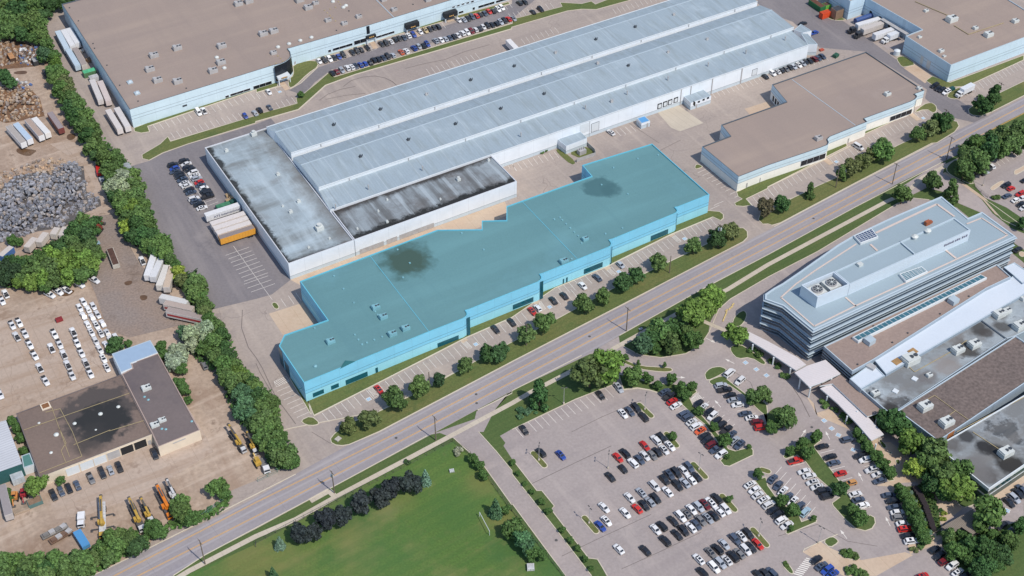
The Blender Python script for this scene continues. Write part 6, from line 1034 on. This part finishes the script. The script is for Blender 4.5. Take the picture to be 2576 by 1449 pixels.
def undergrowth(polys, dens, hmax, col, nm='undergrowth', size=.75):
    rn = random.Random(11); b = MB()
    for s in polys:
        P = pts(s); xs = [p.x for p in P]; ys = [p.y for p in P]; n = int((max(xs) - min(xs)) * (max(ys) - min(ys)) * dens)
        for _ in range(n):
            x, y = rn.uniform(min(xs), max(xs)), rn.uniform(min(ys), max(ys)); c = False
            for i in range(len(P)):
                a, d = P[i], P[i - 1]
                if (a.y > y) != (d.y > y) and x < (d.x - a.x) * (y - a.y) / (d.y - a.y) + a.x: c = not c
            if not c: continue
            z = hmax * (.35 + .65 * (.5 + .5 * math.sin(x * .7 + 3 * math.sin(y * .3)) * math.cos(y * .8))) * rn.uniform(.3, 1)
            nn = Vector((rn.gauss(0, .6), rn.gauss(0, .6), 1)).normalized(); u = nn.orthogonal().normalized(); v = nn.cross(u); s_ = size * rn.uniform(.5, 1.4); p = Vector((x, y, z + .15))
            b.face([p - u * s_, p - v * s_ * .7, p + u * s_, p + v * s_ * .8])
    add(nm, b.mesh(nm, M_leaf), color=col, kind='stuff')
BELT = ['T00 -60,-60 560,-60 500,60 420,180 470,330 520,420 600,650 760,930 880,1150 960,1330 1040,1449 900,1500 760,1300 700,1150 600,930 560,850 480,620 380,420 150,380 -60,370', 'T01 860,0 1090,0 1200,140 1370,270 1430,450 1500,650 1570,900 1720,960 1780,1200 1840,1330 2000,1300 2060,1449 1750,1449 1600,1200 1250,960 1200,780 1130,650 1050,470 1060,330 880,100', 'T02 1880,0 2060,0 2100,240 2260,400 2380,650 2450,800 2576,920 2576,1449 2480,1449 2380,1300 2250,1080 2180,900 1900,650 2000,400 1940,250', 'T12 -30,920 40,1000 200,1120 230,1200 180,1449 -60,1449 -60,1000', 'T13 0,-20 200,0 300,60 430,260 380,350 220,400 150,330 60,150']
undergrowth(BELT, 1.7, 3.2, (.058, .112, .040, 1))
undergrowth(['T01 840,740 940,760 960,1000 1010,1130 980,1290 800,1400 500,1460 100,1460 -60,1420 -60,1180 160,1150 420,1130 640,1020 760,920', 'T03 -60,1270 250,1290 620,1250 950,1180 1080,1020 1300,990 1460,1040 1480,1100 1460,1190 1200,1310 950,1449 -60,1500', 'T03 1470,900 1560,880 1620,970 1720,960 1780,880 1960,900 2100,830 2330,630 2330,720 2280,800 2120,880 1960,950 1700,1010 1560,1090 1480,1080'], 1.6, 1.8, (.070, .135, .042, 1))
undergrowth(['T33 1500,520 1600,530 1700,760 1740,1010 1630,1140 1560,1080 1450,760', 'T33 1760,1030 1960,1040 2120,1000 2500,1050 2480,1250 2300,1380 2000,1449 1900,1340 1780,1150', 'T33 1330,560 1400,600 1560,900 1600,1080 1540,1120 1440,930 1330,640', 'T33 1560,380 1700,300 1990,560 1850,680 1740,600', 'T22 1290,480 1450,400 1680,330 1720,560 1500,640 1300,620', 'T31 1950,180 2060,60 2300,-40 2500,-60 2540,20 2280,130 2100,300 1990,330'], 1.5, .8, (.050, .092, .034, 1), size=.6)
# ================================================================ SCRAP, CRANES, POLES, STREET FURNITURE
M_balegrey = plain('baled_scrap', rgb(142, 142, 150), .5, .7, scale=1.6); 
def balemesh(seed):
    rnd = random.Random(seed); b = MB(); b.box(0, 0, 0, 1.3, .95, .8, 0, 0, .1)
    b.v = [tuple(c + rnd.uniform(-.13, .13) for c in v) for v in b.v]; return b.mesh('bale', M_bale)
t = NT('bale_skin', .75); i = t.new('ShaderNodeObjectInfo'); c = t.mix(t.ramp(t.noise(2.5, 5, t.obj()), .35, .65), i.outputs['Color'], t.mix(1., i.outputs['Color'], (.38, .38, .4, 1), 'MULTIPLY')); t.out(c); M_bale = t.m
BALES = [balemesh(s) for s in range(5)]
def inpoly(x, y, P):
    c = False
    for i in range(len(P)):
        a, b = P[i], P[i - 1]
        if (a[1] > y) != (b[1] > y) and x < (b[0] - a[0]) * (y - a[1]) / (b[1] - a[1]) + a[0]: c = not c
    return c
def heap(poly, step, hmax, rnd):
    P = pts(poly); xs = [p.x for p in P]; ys = [p.y for p in P]; cx, cy_ = (min(xs) + max(xs)) / 2, (min(ys) + max(ys)) / 2; out = []
    y = min(ys)
    while y < max(ys):
        x = min(xs)
        while x < max(xs):
            px, py = x + rnd.uniform(-.5, .5) * step, y + rnd.uniform(-.5, .5) * step
            if inpoly(px, py, P):
                d = min(math.hypot(px - p.x, py - p.y) for p in P); edge = min(1, d / 8); lev = int((.3 + hmax * (.5 + .5 * math.sin(px * .31 + 1) * math.cos(py * .27))) * edge)
                out.append((px, py, lev * .95 + rnd.uniform(-.1, .1)))
            x += step
        y += step
    return out
rnd = random.Random(3)
grey = heap('T01 0,470 150,330 330,300 520,310 640,190 760,180 850,260 800,340 880,400 860,480 940,500 1000,560 980,640 850,690 700,740 640,830 380,860 250,930 60,960 -60,1030 -200,900 -150,500', 1.25, 2.6, rnd)
brown = heap('T01 -200,330 0,290 190,250 410,160 600,140 700,180 640,260 520,300 330,290 150,320 0,460 -200,480', 1.6, 1.8, rnd) + heap('T00 -60,900 120,860 300,900 380,980 430,1110 440,1160 300,1185 200,1200 60,1230 -60,1180', 1.6, 2.2, rnd) + heap('T00 -60,420 130,430 190,560 170,640 20,680 -60,640', 1.6, 1.2, rnd)
mixed = heap('T00 190,450 380,480 420,560 400,620 350,660 180,650', 1.3, 1.5, rnd) + heap('T00 120,800 200,800 330,860 250,900 120,860', 1.3, 1., rnd)
def balecol(k):
    f = rnd.uniform(.6, 1.25)
    if k == 'g': c = rnd.choice([(.34, .34, .38), (.29, .29, .33), (.40, .38, .39), (.25, .26, .3)])
    elif k == 'b': c = rnd.choice([(.58, .39, .24), (.50, .36, .25), (.62, .46, .31), (.42, .33, .27)])
    else: c = rnd.choice([(.7, .68, .66), (.55, .42, .34), (.3, .22, .18), (.12, .2, .42), (.75, .75, .76)])
    return tuple(x * f for x in c) + (1,)
grey.sort(key=lambda p: p[1]); nind = 0; rest = {'g': MB(), 'b': MB(), 'm': MB()}
def bulk(k, p):
    b = rest[k]; i0 = len(b.v); me = BALES[rnd.randrange(5)]; a = rnd.uniform(0, 3.14); tilt = rnd.uniform(-.35, .35); sc_ = rnd.choice((.4, .6, .8, 1., 1.15)); M = Matrix.Translation(p) @ Matrix.Rotation(a, 4, 'Z') @ Matrix.Rotation(tilt, 4, 'X') @ Matrix.Scale(sc_, 4)
    b.v += [tuple(M @ v.co) for v in me.vertices]
    for f in me.polygons: b.f.append(tuple(i0 + v for v in f.vertices)); b.m.append(0)
GX = sorted(p[0] for p in grey); GY = sorted(p[1] for p in grey)
def bale(p, k, lab, grp):
    c = balecol(k); L_ = c[0] + c[1] + c[2]; sh = ('dark', 'medium', 'pale')[(L_ > .85) + (L_ > 1.05)]
    if k == 'g':
        n = len(GX); vx = ('left', 'centre-left', 'centre-right', 'right')[sum(p[0] > GX[n * i // 4] for i in (1, 2, 3))]; vy = ('bottom', 'lower', 'middle', 'upper', 'top')[sum(p[1] > GY[n * i // 5] for i in (1, 2, 3, 4))]
        lab = f'{sh} grey scrap bale, {vy} {vx} part of the big grey heap, {"raised" if p[2] > 1 else "low"}'
    else: lab = f'{sh} tan cardboard bale, {"upper heap" if p[1] > 545 else "heap above the trailers" if p[1] > 500 else "brown fringe of the grey heap"}, {"raised" if p[2] > 1 else "low"}, {"left" if p[0] < -228 else "right"} half'
    o = add('bale', BALES[rnd.randrange(5)], None, p, rnd.uniform(0, 3.14), c, label=lab, category='bale', group=grp); o.rotation_euler.x = rnd.uniform(-.35, .35); return
    o = add('bale', BALES[rnd.randrange(5)], None, p, rnd.uniform(0, 3.14), balecol(k), label=lab, category='bale', group=grp); o.rotation_euler.x = rnd.uniform(-.35, .35)
for j, p in enumerate(grey):
    if j % 3 == 0 and nind < 200: bale(p, 'g', None, 'grey scrap bales'); nind += 1
    else: bulk('g', p)
for j, p in enumerate(brown):
    if j % 5 == 0 and nind < 290: bale(p, 'b', None, 'tan cardboard bales'); nind += 1
    else: bulk('b', p)
for p in mixed: bulk('m', p)
def bulkmat(name, cols):
    t = NT(name, .75); g_ = t.new('ShaderNodeNewGeometry'); r = t.new('ShaderNodeValToRGB'); r.color_ramp.interpolation = 'CONSTANT'; t.link(g_.outputs['Random Per Island'], r.inputs[0])
    for i_, c in enumerate(cols):
        e = r.color_ramp.elements[i_] if i_ < 2 else r.color_ramp.elements.new(i_ / len(cols)); e.position = i_ / len(cols); e.color = (*c, 1)
    t.out(t.mix(t.math('MULTIPLY', t.ramp(t.noise(1.6, 5), .4, .65), .6), r.outputs[0], (.05, .05, .055, 1))); return t.m
for k, nm, cols in (('g', 'grey_bale_heap', [(.38, .38, .42), (.30, .30, .33), (.48, .46, .46), (.24, .25, .28), (.46, .39, .34), (.34, .35, .39)]), ('b', 'brown_bale_heap', [(.60, .40, .25), (.48, .36, .26), (.66, .48, .32), (.34, .28, .25), (.52, .44, .38)]), ('m', 'mixed_scrap_heap', [(.7, .68, .66), (.5, .38, .3), (.2, .14, .11), (.1, .18, .42), (.78, .78, .8), (.36, .34, .34)])):
    add(nm, rest[k].mesh(nm, bulkmat(nm, cols)), kind='stuff')
sheet('heap_litter', 'T01 0,460 150,320 330,290 640,250 840,220 870,480 1010,560 1020,620 850,700 640,840 380,880 60,980 -200,1060 -200,450', .034, surface('litter_grey', rgb(92, 90, 92), rgb(120, 112, 108), .3, 1.5, .3)); sheet('heap_litter', 'T00 -60,890 120,850 300,890 400,990 450,1170 300,1200 60,1240 -60,1200', .034, surface('litter_brown', rgb(150, 112, 80), rgb(120, 92, 74), .3, 1.5, .3)); sheet('heap_litter', 'T00 -60,380 150,400 400,480 430,600 340,670 20,700 -60,680', .034, MATS['litter_brown'])
for i_, s in enumerate(('T01 165,40 250,50 380,60 340,95 290,130 165,90', 'T00 120,735 200,710 275,715 270,745 180,750', 'T00 690,1240 740,1250 700,1290', 'T00 675,1355 740,1340 770,1375 720,1415 670,1400', 'T02 1400,75 1480,70 1485,115 1420,130', 'T01 1240,1390 1330,1370 1330,1410 1270,1430', 'T02 600,60 720,15 760,30 700,80 620,85')): sheet('puddle', s, .05, MATS['dark_puddle'] if 'dark_puddle' in MATS else plain('dark_puddle', rgb(110, 84, 62), .3, .3), sm=2)
# ---- skips and containers
def boxthing(name, lab, cat, t, u, v, L, W_, H, col, rz, open_=None, group=None, lid=None):
    q = ground(t, u, v, H); q.z = .04; o = thing(name, lab, cat, q, rz, group); m = plain('paint_' + name + str(len(MATS)), col, .2, .6); b = MB(); b.box(0, 0, .15, L, W_, H - .15); add('body', b.mesh('body', m), o)
    b = MB(); n = max(2, int(L / .9))
    for i in range(n + 1):
        for s in (-1, 1): b.box(-L / 2 + i * L / n, s * (W_ / 2 + .05), .15, .12, .1, H - .2)
    add('side_ribs', b.mesh('ribs', m), o)
    b = MB(); b.box(0, 0, H - .02, L - .3, W_ - .3, .06); add('load' if open_ else 'lid', b.mesh('top', plain('top_' + str(len(MATS)), open_ or lid or tuple(x * .85 for x in col[:3]) + (1,), .4, .85)), o); return o
boxthing('skip', 'green open skip beside the factory side wall among trailers', 'skip', '00', 897, 710, 6, 3.2, 2.6, rgb(92, 130, 92), AD, lid=rgb(90, 190, 140)); boxthing('container', 'short white container touching the green skip', 'container', '00', 940, 765, 4, 2.4, 2.5, rgb(206, 206, 210), AD)
boxthing('container', 'pale grey roofed box at the corner of belt and delivery yard', 'container', '01', 1280, 225, 5.5, 2.8, 2.6, rgb(176, 184, 190), GA); boxthing('skip', 'long dark green skip above the lettered trailer', 'skip', '01', 2245, 610, 6, 2.4, 2.2, rgb(44, 112, 90), AD, open_=rgb(70, 132, 100)); boxthing('skip', 'small dark green compactor box against the low works wall', 'skip', '01', 2345, 568, 2.6, 2., 2.2, rgb(40, 90, 80), AD)
boxthing('skip', 'dark green compactor between lettered trailer and the wall', 'skip', '01', 2425, 705, 2.4, 2.2, 2.4, rgb(40, 80, 78), AD)
boxthing('skip', 'green waste skip on the open lot by the warehouse end', 'skip', '30', 685, 545, 2.6, 1.9, 1.6, rgb(52, 104, 84), AD + .3); boxthing('skip', 'small teal skip near the white box truck', 'skip', '30', 1855, 880, 2.2, 1.6, 1.6, rgb(38, 92, 92), AD)
boxthing('compactor', 'bright orange compactor container at the top of the east drive', 'compactor', '30', 578, 118, 5.2, 2.6, 3.2, rgb(226, 84, 44), AD); boxthing('skip', 'long green open skip full of rusty scrap at the top edge', 'skip', '30', 495, 30, 9, 3., 2.8, rgb(48, 120, 74), GA, open_=rgb(110, 70, 56)); boxthing('bin', 'lime green framed scrap bin beside the long green skip', 'bin', '30', 590, 40, 3.4, 3., 2.6, rgb(120, 190, 84), AD, open_=rgb(96, 72, 60)); boxthing('hopper', 'tan concrete hopper bunker left of the blue tower', 'hopper', '30', 700, 85, 4.6, 4., 5, rgb(150, 124, 102), AD, open_=rgb(70, 76, 86))
boxthing('picnic_table', 'red box on the pale slab at the warehouse end', 'box', '30', 540, 495, 2, 1.4, .8, rgb(196, 92, 70), AD); boxthing('scrap_bin', 'dark roll-off container in the upper scrap heap', 'container', '00', 112, 560, 6, 2.6, 2.4, rgb(86, 64, 52), GA, open_=rgb(190, 140, 96)); boxthing('skip', 'long white-rimmed open skip with brown load on the gravel lane', 'skip', '01', 1135, 1130, 11, 2.6, 2.2, rgb(198, 192, 180), R(-65), open_=rgb(92, 66, 56))
boxthing('container', 'black and white scrap container beside the mixed heap', 'container', '00', 350, 600, 4, 2.4, 2.4, rgb(60, 62, 66), GA, lid=rgb(170, 170, 170)); boxthing('container', 'black container under the belt trees by the scrap heap', 'container', '00', 460, 720, 5, 2.2, 2.4, rgb(70, 74, 82), GA)
for u, v in ((2290, 505), (2290, 560), (2325, 535)): boxthing('pallet_stack', f'tan pallet stack by the low works wall, {"left upper" if v == 505 else "left lower" if v == 560 else "right"} of three', 'pallets', '01', u, v, 1.6, 1.4, 1.4, rgb(200, 172, 134), AD, group='pallet stacks')
for lab, t, u, v, L, W_, H, c in (('big tan bale bundle lying in the lane at the factory wall', '00', 900, 585, 3, 2, 1.6, rgb(150, 124, 100)), ('white cardboard bundle by the second trailer row', '00', 830, 500, 2, 1.6, 1.2, rgb(214, 208, 200))): boxthing('bundle', lab, 'bundle', t, u, v, L, W_, H, c, AD + .4)
# ---- truck cranes
M_crane = plain('crane_yellow', rgb(200, 164, 76), .35, .5); M_craneo = plain('crane_orange', rgb(226, 130, 40), .25, .5); M_cranew = plain('crane_white', rgb(206, 206, 208), .2, .5)
def crane(lab, t, a, c, m, outr=False, group='truck cranes in the rental yard', wid=2.5, boomh=3.4):
    p, q = ground(t, *a, 2), ground(t, *c, 2); L = (q - p).length; d = (q - p).normalized(); o = thing('truck_crane', lab, 'crane', ((p + q) / 2).xy.to_3d() + Vector((0, 0, .04)), math.atan2(d.y, d.x), group)
    b = MB(); b.box(-.5, 0, .9, L - 1, wid * .9, .4); [b.box(-L / 2 + 1 + k * 1.5, s_ * wid * .3, 1.3, .9, .5, .3) for k in range(int(L / 1.8)) for s_ in (-1, 1)]; add('chassis', b.mesh('chassis', M_steel if not outr else M_cranew), o)
    b = MB(); b.box(L / 2 - 1.2, 0, .7, 1.9, wid * .92, 1.5, 0, 0, .1); cb = add('cab', b.mesh('cab', m if (outr or m is M_craneo) else M_cranew), o); b = MB(); b.box(L / 2 - .35, 0, 1.5, .12, wid * .8, .7); add('windscreen', b.mesh('screen', M_carglass), cb)
    b = MB(); b.cyl((L * .12, 0, 1.4), (L * .12, 0, 1.9), .4 * wid, n=12); b.box(L * .12, 0, 1.9, 2.2, .55 * wid, .8); add('turntable', b.mesh('turntable', m), o)
    b = MB(); b.box(L * .1, -.4 * wid, 1.6, 1.3, .65, 1.3); oc = add('operator_cab', b.mesh('opcab', m), o); b = MB(); b.box(L * .1 - .68, -.4 * wid, 2.1, .05, .5, .6); add('window', b.mesh('window', M_carglass), oc)
    b = MB(); b.beam((L * .22, .1, boomh - .3), (-L / 2 - .2, .1, boomh + .4), .32 * wid, .8); bm_ = add('boom', b.mesh('boom', m), o); b = MB(); b.beam((-L * .1, .1, boomh + .55), (-L / 2 - .9, .1, boomh + .5), .5, .4); b.cyl((-L / 2 - .8, -.4, boomh + .1), (-L / 2 - .8, .6, boomh + .1), .4, n=8); add('boom_head', b.mesh('head', M_steel), bm_)
    for x in (L / 2 - 2, L / 2 - 3.3, -L / 2 + 2, -L / 2 + 3.3):
        for s in (-1, 1): b = MB(); b.cyl((x, s * .85, .55), (x, s * 1.25, .55), .55, n=10); add('wheel', b.mesh('wheel', M_tyre), o)
    if outr:
        for x in (-L * .12, L * .22):
            for s in (-1, 1): b = MB(); b.beam((x, s * 1., 1.1), (x - .3, s * 3.6, .9), .3, .25); b.beam((x - .3, s * 3.6, 1.), (x - .3, s * 3.6, .1), .2, .2); b.box(x - .3, s * 3.6, 0, .8, .8, .12); add('outrigger', b.mesh('outrigger', M_steel), o)
crane('yellow truck crane with outriggers spread, beside the blue trailer', '03', (1020, 690), (1030, 1055), M_crane, True); crane('yellow truck crane with long boom, between outrigger crane and small crane', '03', (1310, 710), (1440, 985), M_crane); crane('small yellow crane with round counterweight, right of the long yellow one', '03', (1430, 710), (1530, 900), M_crane, wid=2.); crane('bright orange truck crane beside the tree by the road', '03', (1590, 580), (1730, 850), M_craneo, wid=3.); crane('white boom truck behind the orange crane', '03', (1690, 525), (1775, 690), M_cranew, wid=2.2)
crane('yellow boom crane at the right of the garage, left one of two', '03', (2310, -30), (2465, 190), M_crane, group='cranes right of the garage', wid=1.9); crane('narrow yellow lattice boom truck at the right of the garage, right one', '03', (2490, 40), (2580, 210), M_crane, group='cranes right of the garage', wid=1.6)
def digger(lab, t, u, v, m, rz):
    o = thing('digger', lab, 'digger', ground(t, u, v), rz); b = MB(); b.box(0, 0, .9, 2.8, 2., 1.1); add('body', b.mesh('body', m), o); b = MB(); b.box(.2, 0, 2., 1.4, 1.3, 1.2); cb = add('cab', b.mesh('cab', m), o); b = MB(); b.box(.92, 0, 2.2, .05, 1.1, .8); add('window', b.mesh('window', M_carglass), cb)
    b = MB(); b.beam((1.3, 0, 1.5), (3., 0, 3.), .35, .35); b.beam((3., 0, 3.), (4.2, 0, 1.2), .3, .3); add('arm', b.mesh('arm', m), o); b = MB(); b.box(4.3, 0, .5, .9, 1.4, .8); add('bucket', b.mesh('bucket', M_steel), o)
    for s in (-1, 1): b = MB(); b.box(0, s * .95, 0, 3.2, .5, .9, 0, 0, .05); add('track', b.mesh('track', M_tyre), o)
M_rust = plain('rusty_red', rgb(140, 62, 48), .45, .8)
digger('orange wheeled loader left of the red tractor at the lower left', '03', 155, 670, plain('loader_orange', rgb(206, 140, 78), .3, .6), R(-80)); digger('red tractor beside the orange loader at the lower left', '03', 245, 640, plain('tractor_red', rgb(170, 50, 60), .3, .6), R(-75)); digger('rusty red excavator wreck beside the clump of trees', '01', 1000, 880, M_rust, R(75)); digger('small yellow digger by the foot of the belt, beside white truck', '13', 20, 330, M_crane, R(120)); digger('rusty machine part lying beside the wrecked excavator', '01', 945, 890, M_rust, R(200))
def lorry(lab, t, a, c, col, boxcol=None, group=None, h=2.8):
    p, q = ground(t, *a, 1.5), ground(t, *c, 1.5); L = (q - p).length; d = (q - p).normalized(); o = thing('lorry', lab, 'truck', ((p + q) / 2).xy.to_3d() + Vector((0, 0, .04)), math.atan2(d.y, d.x), group)
    b = MB(); b.box(0, 0, .6, L, 1., .3); add('chassis', b.mesh('chassis', M_steel), o); b = MB(); b.box(L / 2 - 1.1, 0, .6, 2., 2.2, h - .8, 0, 0, .08); cb = add('cab', b.mesh('cab', M_paint), o, color=col); b = MB(); b.box(L / 2 - .1, 0, 1.5, .1, 1.9, .7); add('windscreen', b.mesh('ws', M_carglass), cb)
    b = MB(); b.box(-1.2, 0, .9, L - 2.6, 2.3, h - .9 if boxcol else .3); add('body', b.mesh('body', M_paint), o, color=boxcol or COL['g'])
    for x in (L / 2 - 1.2, -L / 2 + 1.3):
        for s in (-1, 1): b = MB(); b.cyl((x, s * .8, .48), (x, s * 1.15, .48), .48, n=10); add('wheel', b.mesh('wheel', M_tyre), o)
lorry('white van truck beside the long blue trailer, lower left yard', '03', (822, 815), (812, 950), COL['w'], COL['w'], h=2.4); lorry('white cab truck at the foot of the tree belt', '13', (60, 250), (115, 400), COL['w']); lorry('red pickup with white cab roof nosed into the belt', '01', (1005, 310), (985, 215), COL['r'], COL['r'], h=1.9); lorry('dark car wreck under the belt below the red pickup', '01', (1020, 330), (1045, 395), COL['g'], COL['s'], h=1.6)
trailer('bright blue container trailer, lower left yard', '03', (770, 990), (865, 1140), rgb(84, 152, 206), h=2.8, group='trailers in the lower left yard')
def flatbed(lab, t, a, c, m):
    p, q = ground(t, *a, 1), ground(t, *c, 1); L = (q - p).length; d = (q - p).normalized(); o = thing('flatbed_trailer', lab, 'trailer', ((p + q) / 2).xy.to_3d() + Vector((0, 0, .04)), math.atan2(d.y, d.x), 'flatbeds in the lower left yard'); b = MB(); b.box(0, 0, .8, L, 2.4, .25); add('deck', b.mesh('deck', m), o)
    for k in range(4): b = MB(); b.box(-L / 2 + 1.5 + k * L / 4.5, 0, 1.05, 1.8, 1.6, .5 + .2 * (k % 2), .1 * k); add('load', b.mesh('load', M_hvac if k % 2 else m), o)
    for s in (-1, 1): b = MB(); b.cyl((L / 2 - 1.5, s * .8, .45), (L / 2 - 1.5, s * 1.15, .45), .45, n=10); add('wheel', b.mesh('wheel', M_tyre), o)
flatbed('grey flatbed trailer loaded with steel frames', '03', (420, 1060), (680, 935), plain('weathered_steel', rgb(132, 128, 124), .3, .7)); flatbed('rusty brown flatbed trailer with timbers beside the grey one', '03', (500, 1110), (725, 985), plain('rusty_timber', rgb(122, 96, 80), .3, .8))
boxthing('bunker', 'concrete block bunker of the lower left yard', 'bunker', '03', 205, 760, 4, 5, .8, rgb(186, 166, 146), GA); boxthing('container', 'white box beside the teal shed', 'container', '03', 165, 430, 4, 3.6, 3., rgb(200, 208, 214), AD); boxthing('skip', 'teal-edged open skip right of the loader bays', 'skip', '03', 345, 690, 3, 4.5, 1.6, rgb(96, 130, 128), GA, open_=rgb(146, 120, 100)); boxthing('lift', 'red boom lift base on the rental yard slab', 'lift', '02', 592, 305, 2.4, 1.6, 1.4, rgb(150, 50, 56), AD); boxthing('crate', 'pale blue crate beside the wrecked excavator', 'crate', '01', 982, 990, 1.6, 1.8, .6, rgb(160, 190, 206), AD)
boxthing('utility_box', 'white utility box on the field by the drive', 'box', '23', 188, 1350, 2.2, 2.2, 1.2, rgb(214, 214, 216), 0.05); boxthing('utility_box', 'small white cabinet on the field below the road corner', 'box', '13', 1970, 383, 1.5, 1.1, .8, rgb(206, 210, 212), .2); boxthing('utility_box', 'small white cabinet on the verge right of the utility pole', 'box', '22', 1297, 408, 1.3, .9, .6, rgb(206, 208, 210), .5); boxthing('boulder_slab', 'white stone slab on the verge tip below the cyan building', 'stone', '13', 825, 65, 1.9, 1.5, .6, rgb(206, 200, 192), .9)
for k, (u, v) in enumerate(((2090, 400), (2118, 370))): pass
# ---- utility poles, lamp posts, goal posts, signs
M_wood = plain('pole_timber', rgb(120, 108, 96), .2, .9); M_can = plain('transformer_can', rgb(196, 204, 208), .1, .5)
def pole(lab, t, u, v, H=12, cans=0, arm=True):
    o = thing('utility_pole', lab, 'utility pole', ground(t, u, v), 0, 'utility poles along the road'); b = MB(); b.cyl((0, 0, 0), (0, 0, H), .22, .15, 8); add('pole', b.mesh('pole', M_wood), o); a = R(126)
    if arm: d = Vector((math.cos(a), math.sin(a), 0)) * 1.5; b = MB(); b.beam(Vector((0, 0, H - .6)) - d, Vector((0, 0, H - .6)) + d, .16, .2); add('crossarm', b.mesh('arm', M_wood), o)
    for k in range(cans): b = MB(); b.cyl((.45 * (k - 1), .5, H - 3.4), (.45 * (k - 1), .5, H - 2.2), .32, n=8); add('transformer_can', b.mesh('can', M_can), o)
for a_ in (('timber utility pole with transformer cans behind the right verge trees', '21', 2070, 1045, 12, 3), ('bare timber pole on the verge right of the middle trees', '21', 1583, 1300, 9, 0, False), ('utility pole beside the slim tree before the brown-roofed building', '31', 680, 440), ('utility pole on the road edge beside the entry drive', '22', 1150, 435), ('utility pole inside the left verge tree', '22', 145, 580, 11), ('utility pole by the bus stop pad', '13', 790, 615, 11, 2), ('utility pole at the corner of road and drive', '13', 1810, 85, 12), ('utility pole by the sidewalk at the bottom', '03', 2065, 1330, 12), ('utility pole beside trees at the top right verge', '30', 2292, 1055), ('utility pole on the far corner island', '30', 1742, 1325), ('thin pole beside the small dark tree', '12', 1745, 965, 6, 0, False), ('utility pole across the road from the brown-roofed building', '31', 1795, 155), ('utility pole across the road near the office', '31', 1250, 405, 11)): pole(*a_)
def lamp(lab, t, u, v, H=8):
    o = thing('lamp_post', lab, 'lamp post', ground(t, u, v), random.uniform(0, 6), 'lamp posts of the office car park'); b = MB(); b.cyl((0, 0, .6), (0, 0, H), .11, .07, 6); add('pole', b.mesh('pole', M_hvac), o); b = MB(); b.cyl((0, 0, 0), (0, 0, .7), .35, n=10); add('base', b.mesh('base', M_side), o); b = MB(); [b.box(s * .7, 0, H, .8, .35, .14) for s in (-1, 1)]; add('lamp_head', b.mesh('head', M_steel), o)
for a_ in (('on the topmost oval island', '22', 1335, 1225), ('on the oval island left of the lot', '23', 270, 285), ('in the empty middle of the lot', '23', 965, 365), ('on the lower left oval island', '23', 775, 920), ('on the second right oval island', '23', 1880, 380), ('on the lowest right oval island', '23', 2480, 1050), ('on the lawn above the car park', '22', 520, 1165), ('at the stub gate right of the lot', '33', 505, 1118), ('in the far right lot', '31', 2160, 420)): lamp('slim grey lamp post ' + a_[0], *a_[1:])
o = thing('goal', 'white goal frame standing on the playing field', 'goal', ground('13', 2250, 850)); p0 = Vector(o.location); p1 = ground('13', 2350, 1040) - p0; b = MB(); b.cyl((0, 0, 0), (0, 0, 2.2), .09, n=6); b.cyl((p1.x, p1.y, 0), (p1.x, p1.y, 2.2), .09, n=6); b.cyl((0, 0, 2.2), (p1.x, p1.y, 2.2), .09, n=6); add('frame', b.mesh('frame', M_frame), o)
def fence(lab, s, h=1.8, m=None, post=3.):
    p = pts(s); o = thing('fence', lab, 'fence', p[0]); b = MB(); pb = MB()
    for i in range(len(p) - 1):
        a, c = p[i] - p[0], p[i + 1] - p[0]; n = max(1, int((c - a).length / post))
        for z in (.15, h * .5, h): b.beam(a + Vector((0, 0, z)), c + Vector((0, 0, z)), .05, .06)
        for k in range(n + 1): x = a.lerp(c, k / n); pb.box(x.x, x.y, 0, .1, .1, h)
    add('rails', b.mesh('rails', m or M_steel), o); add('posts', pb.mesh('posts', m or M_steel), o)
fence('chain-link fence along the sidewalk above the field', 'T03 2576,1160 T13 0,1125 400,915 900,660 1540,330 1975,100 2160,230'); fence('chain-link fence on the field edge beside the drive', 'T13 2340,470 2576,800 T23 0,790 530,1470'); fence('greenish fence at the end of the rental yard hedge', 'T03 1990,900 2330,640', 2, plain('green_fence', rgb(110, 150, 140), .1, .7)); fence('green fence at the foot of the tree belt', 'T13 20,500 220,405', 2, MATS['green_fence']); fence('dark fence beside the warehouse lot skip line', 'T21 650,185 840,115', 1.6)
fence('black steel fence between far right lot and worn verge', 'T31 2075,430 2210,540', 1.2); 
o = thing('sign', 'small blue and white entrance sign on the far corner island', 'sign', ground('30', 1775, 1320), R(40)); b = MB(); b.box(0, 0, .4, 3.2, .4, 1.8); add('panel', b.mesh('panel', M_frame), o); b = MB(); b.box(0, -.22, 1.2, 2.8, .06, .8); add('blue_face', b.mesh('face', plain('sign_blue', rgb(84, 128, 190), .05, .5)), o)
for lab, t, u, v in (('yellow curved kerb barrier on the upper office drive, upper piece', '22', 2200, 205), ('yellow straight kerb barrier on the upper office drive, lower piece', '22', 2142, 290)):
    o = thing('barrier', lab, 'barrier', ground(t, u, v), R(50 if u > 2150 else 68)); 
    for k in range(4): b = MB(); b.box(-2.2 + k * 1.5, (.2 * (k - 1.5) ** 2 if u > 2150 else 0), 0, 1.4, .4, .4); add('block', b.mesh('block', plain('barrier_yellow', rgb(214, 190, 128), .1, .7) if 'barrier_yellow' not in MATS else MATS['barrier_yellow']), o)
for t, u, v in (('12', 2215, 1070), ('12', 2220, 1160), ('22', 780, 488), ('31', 458, 750), ('13', 1410, 60), ('32', 440, 1402), ('23', 445, 1090)):
    q = ground(t, u, v); b = MB(); b.cyl((q.x, q.y, .04), (q.x, q.y, .085), .5, n=14); struct('manhole', b, M_steel)
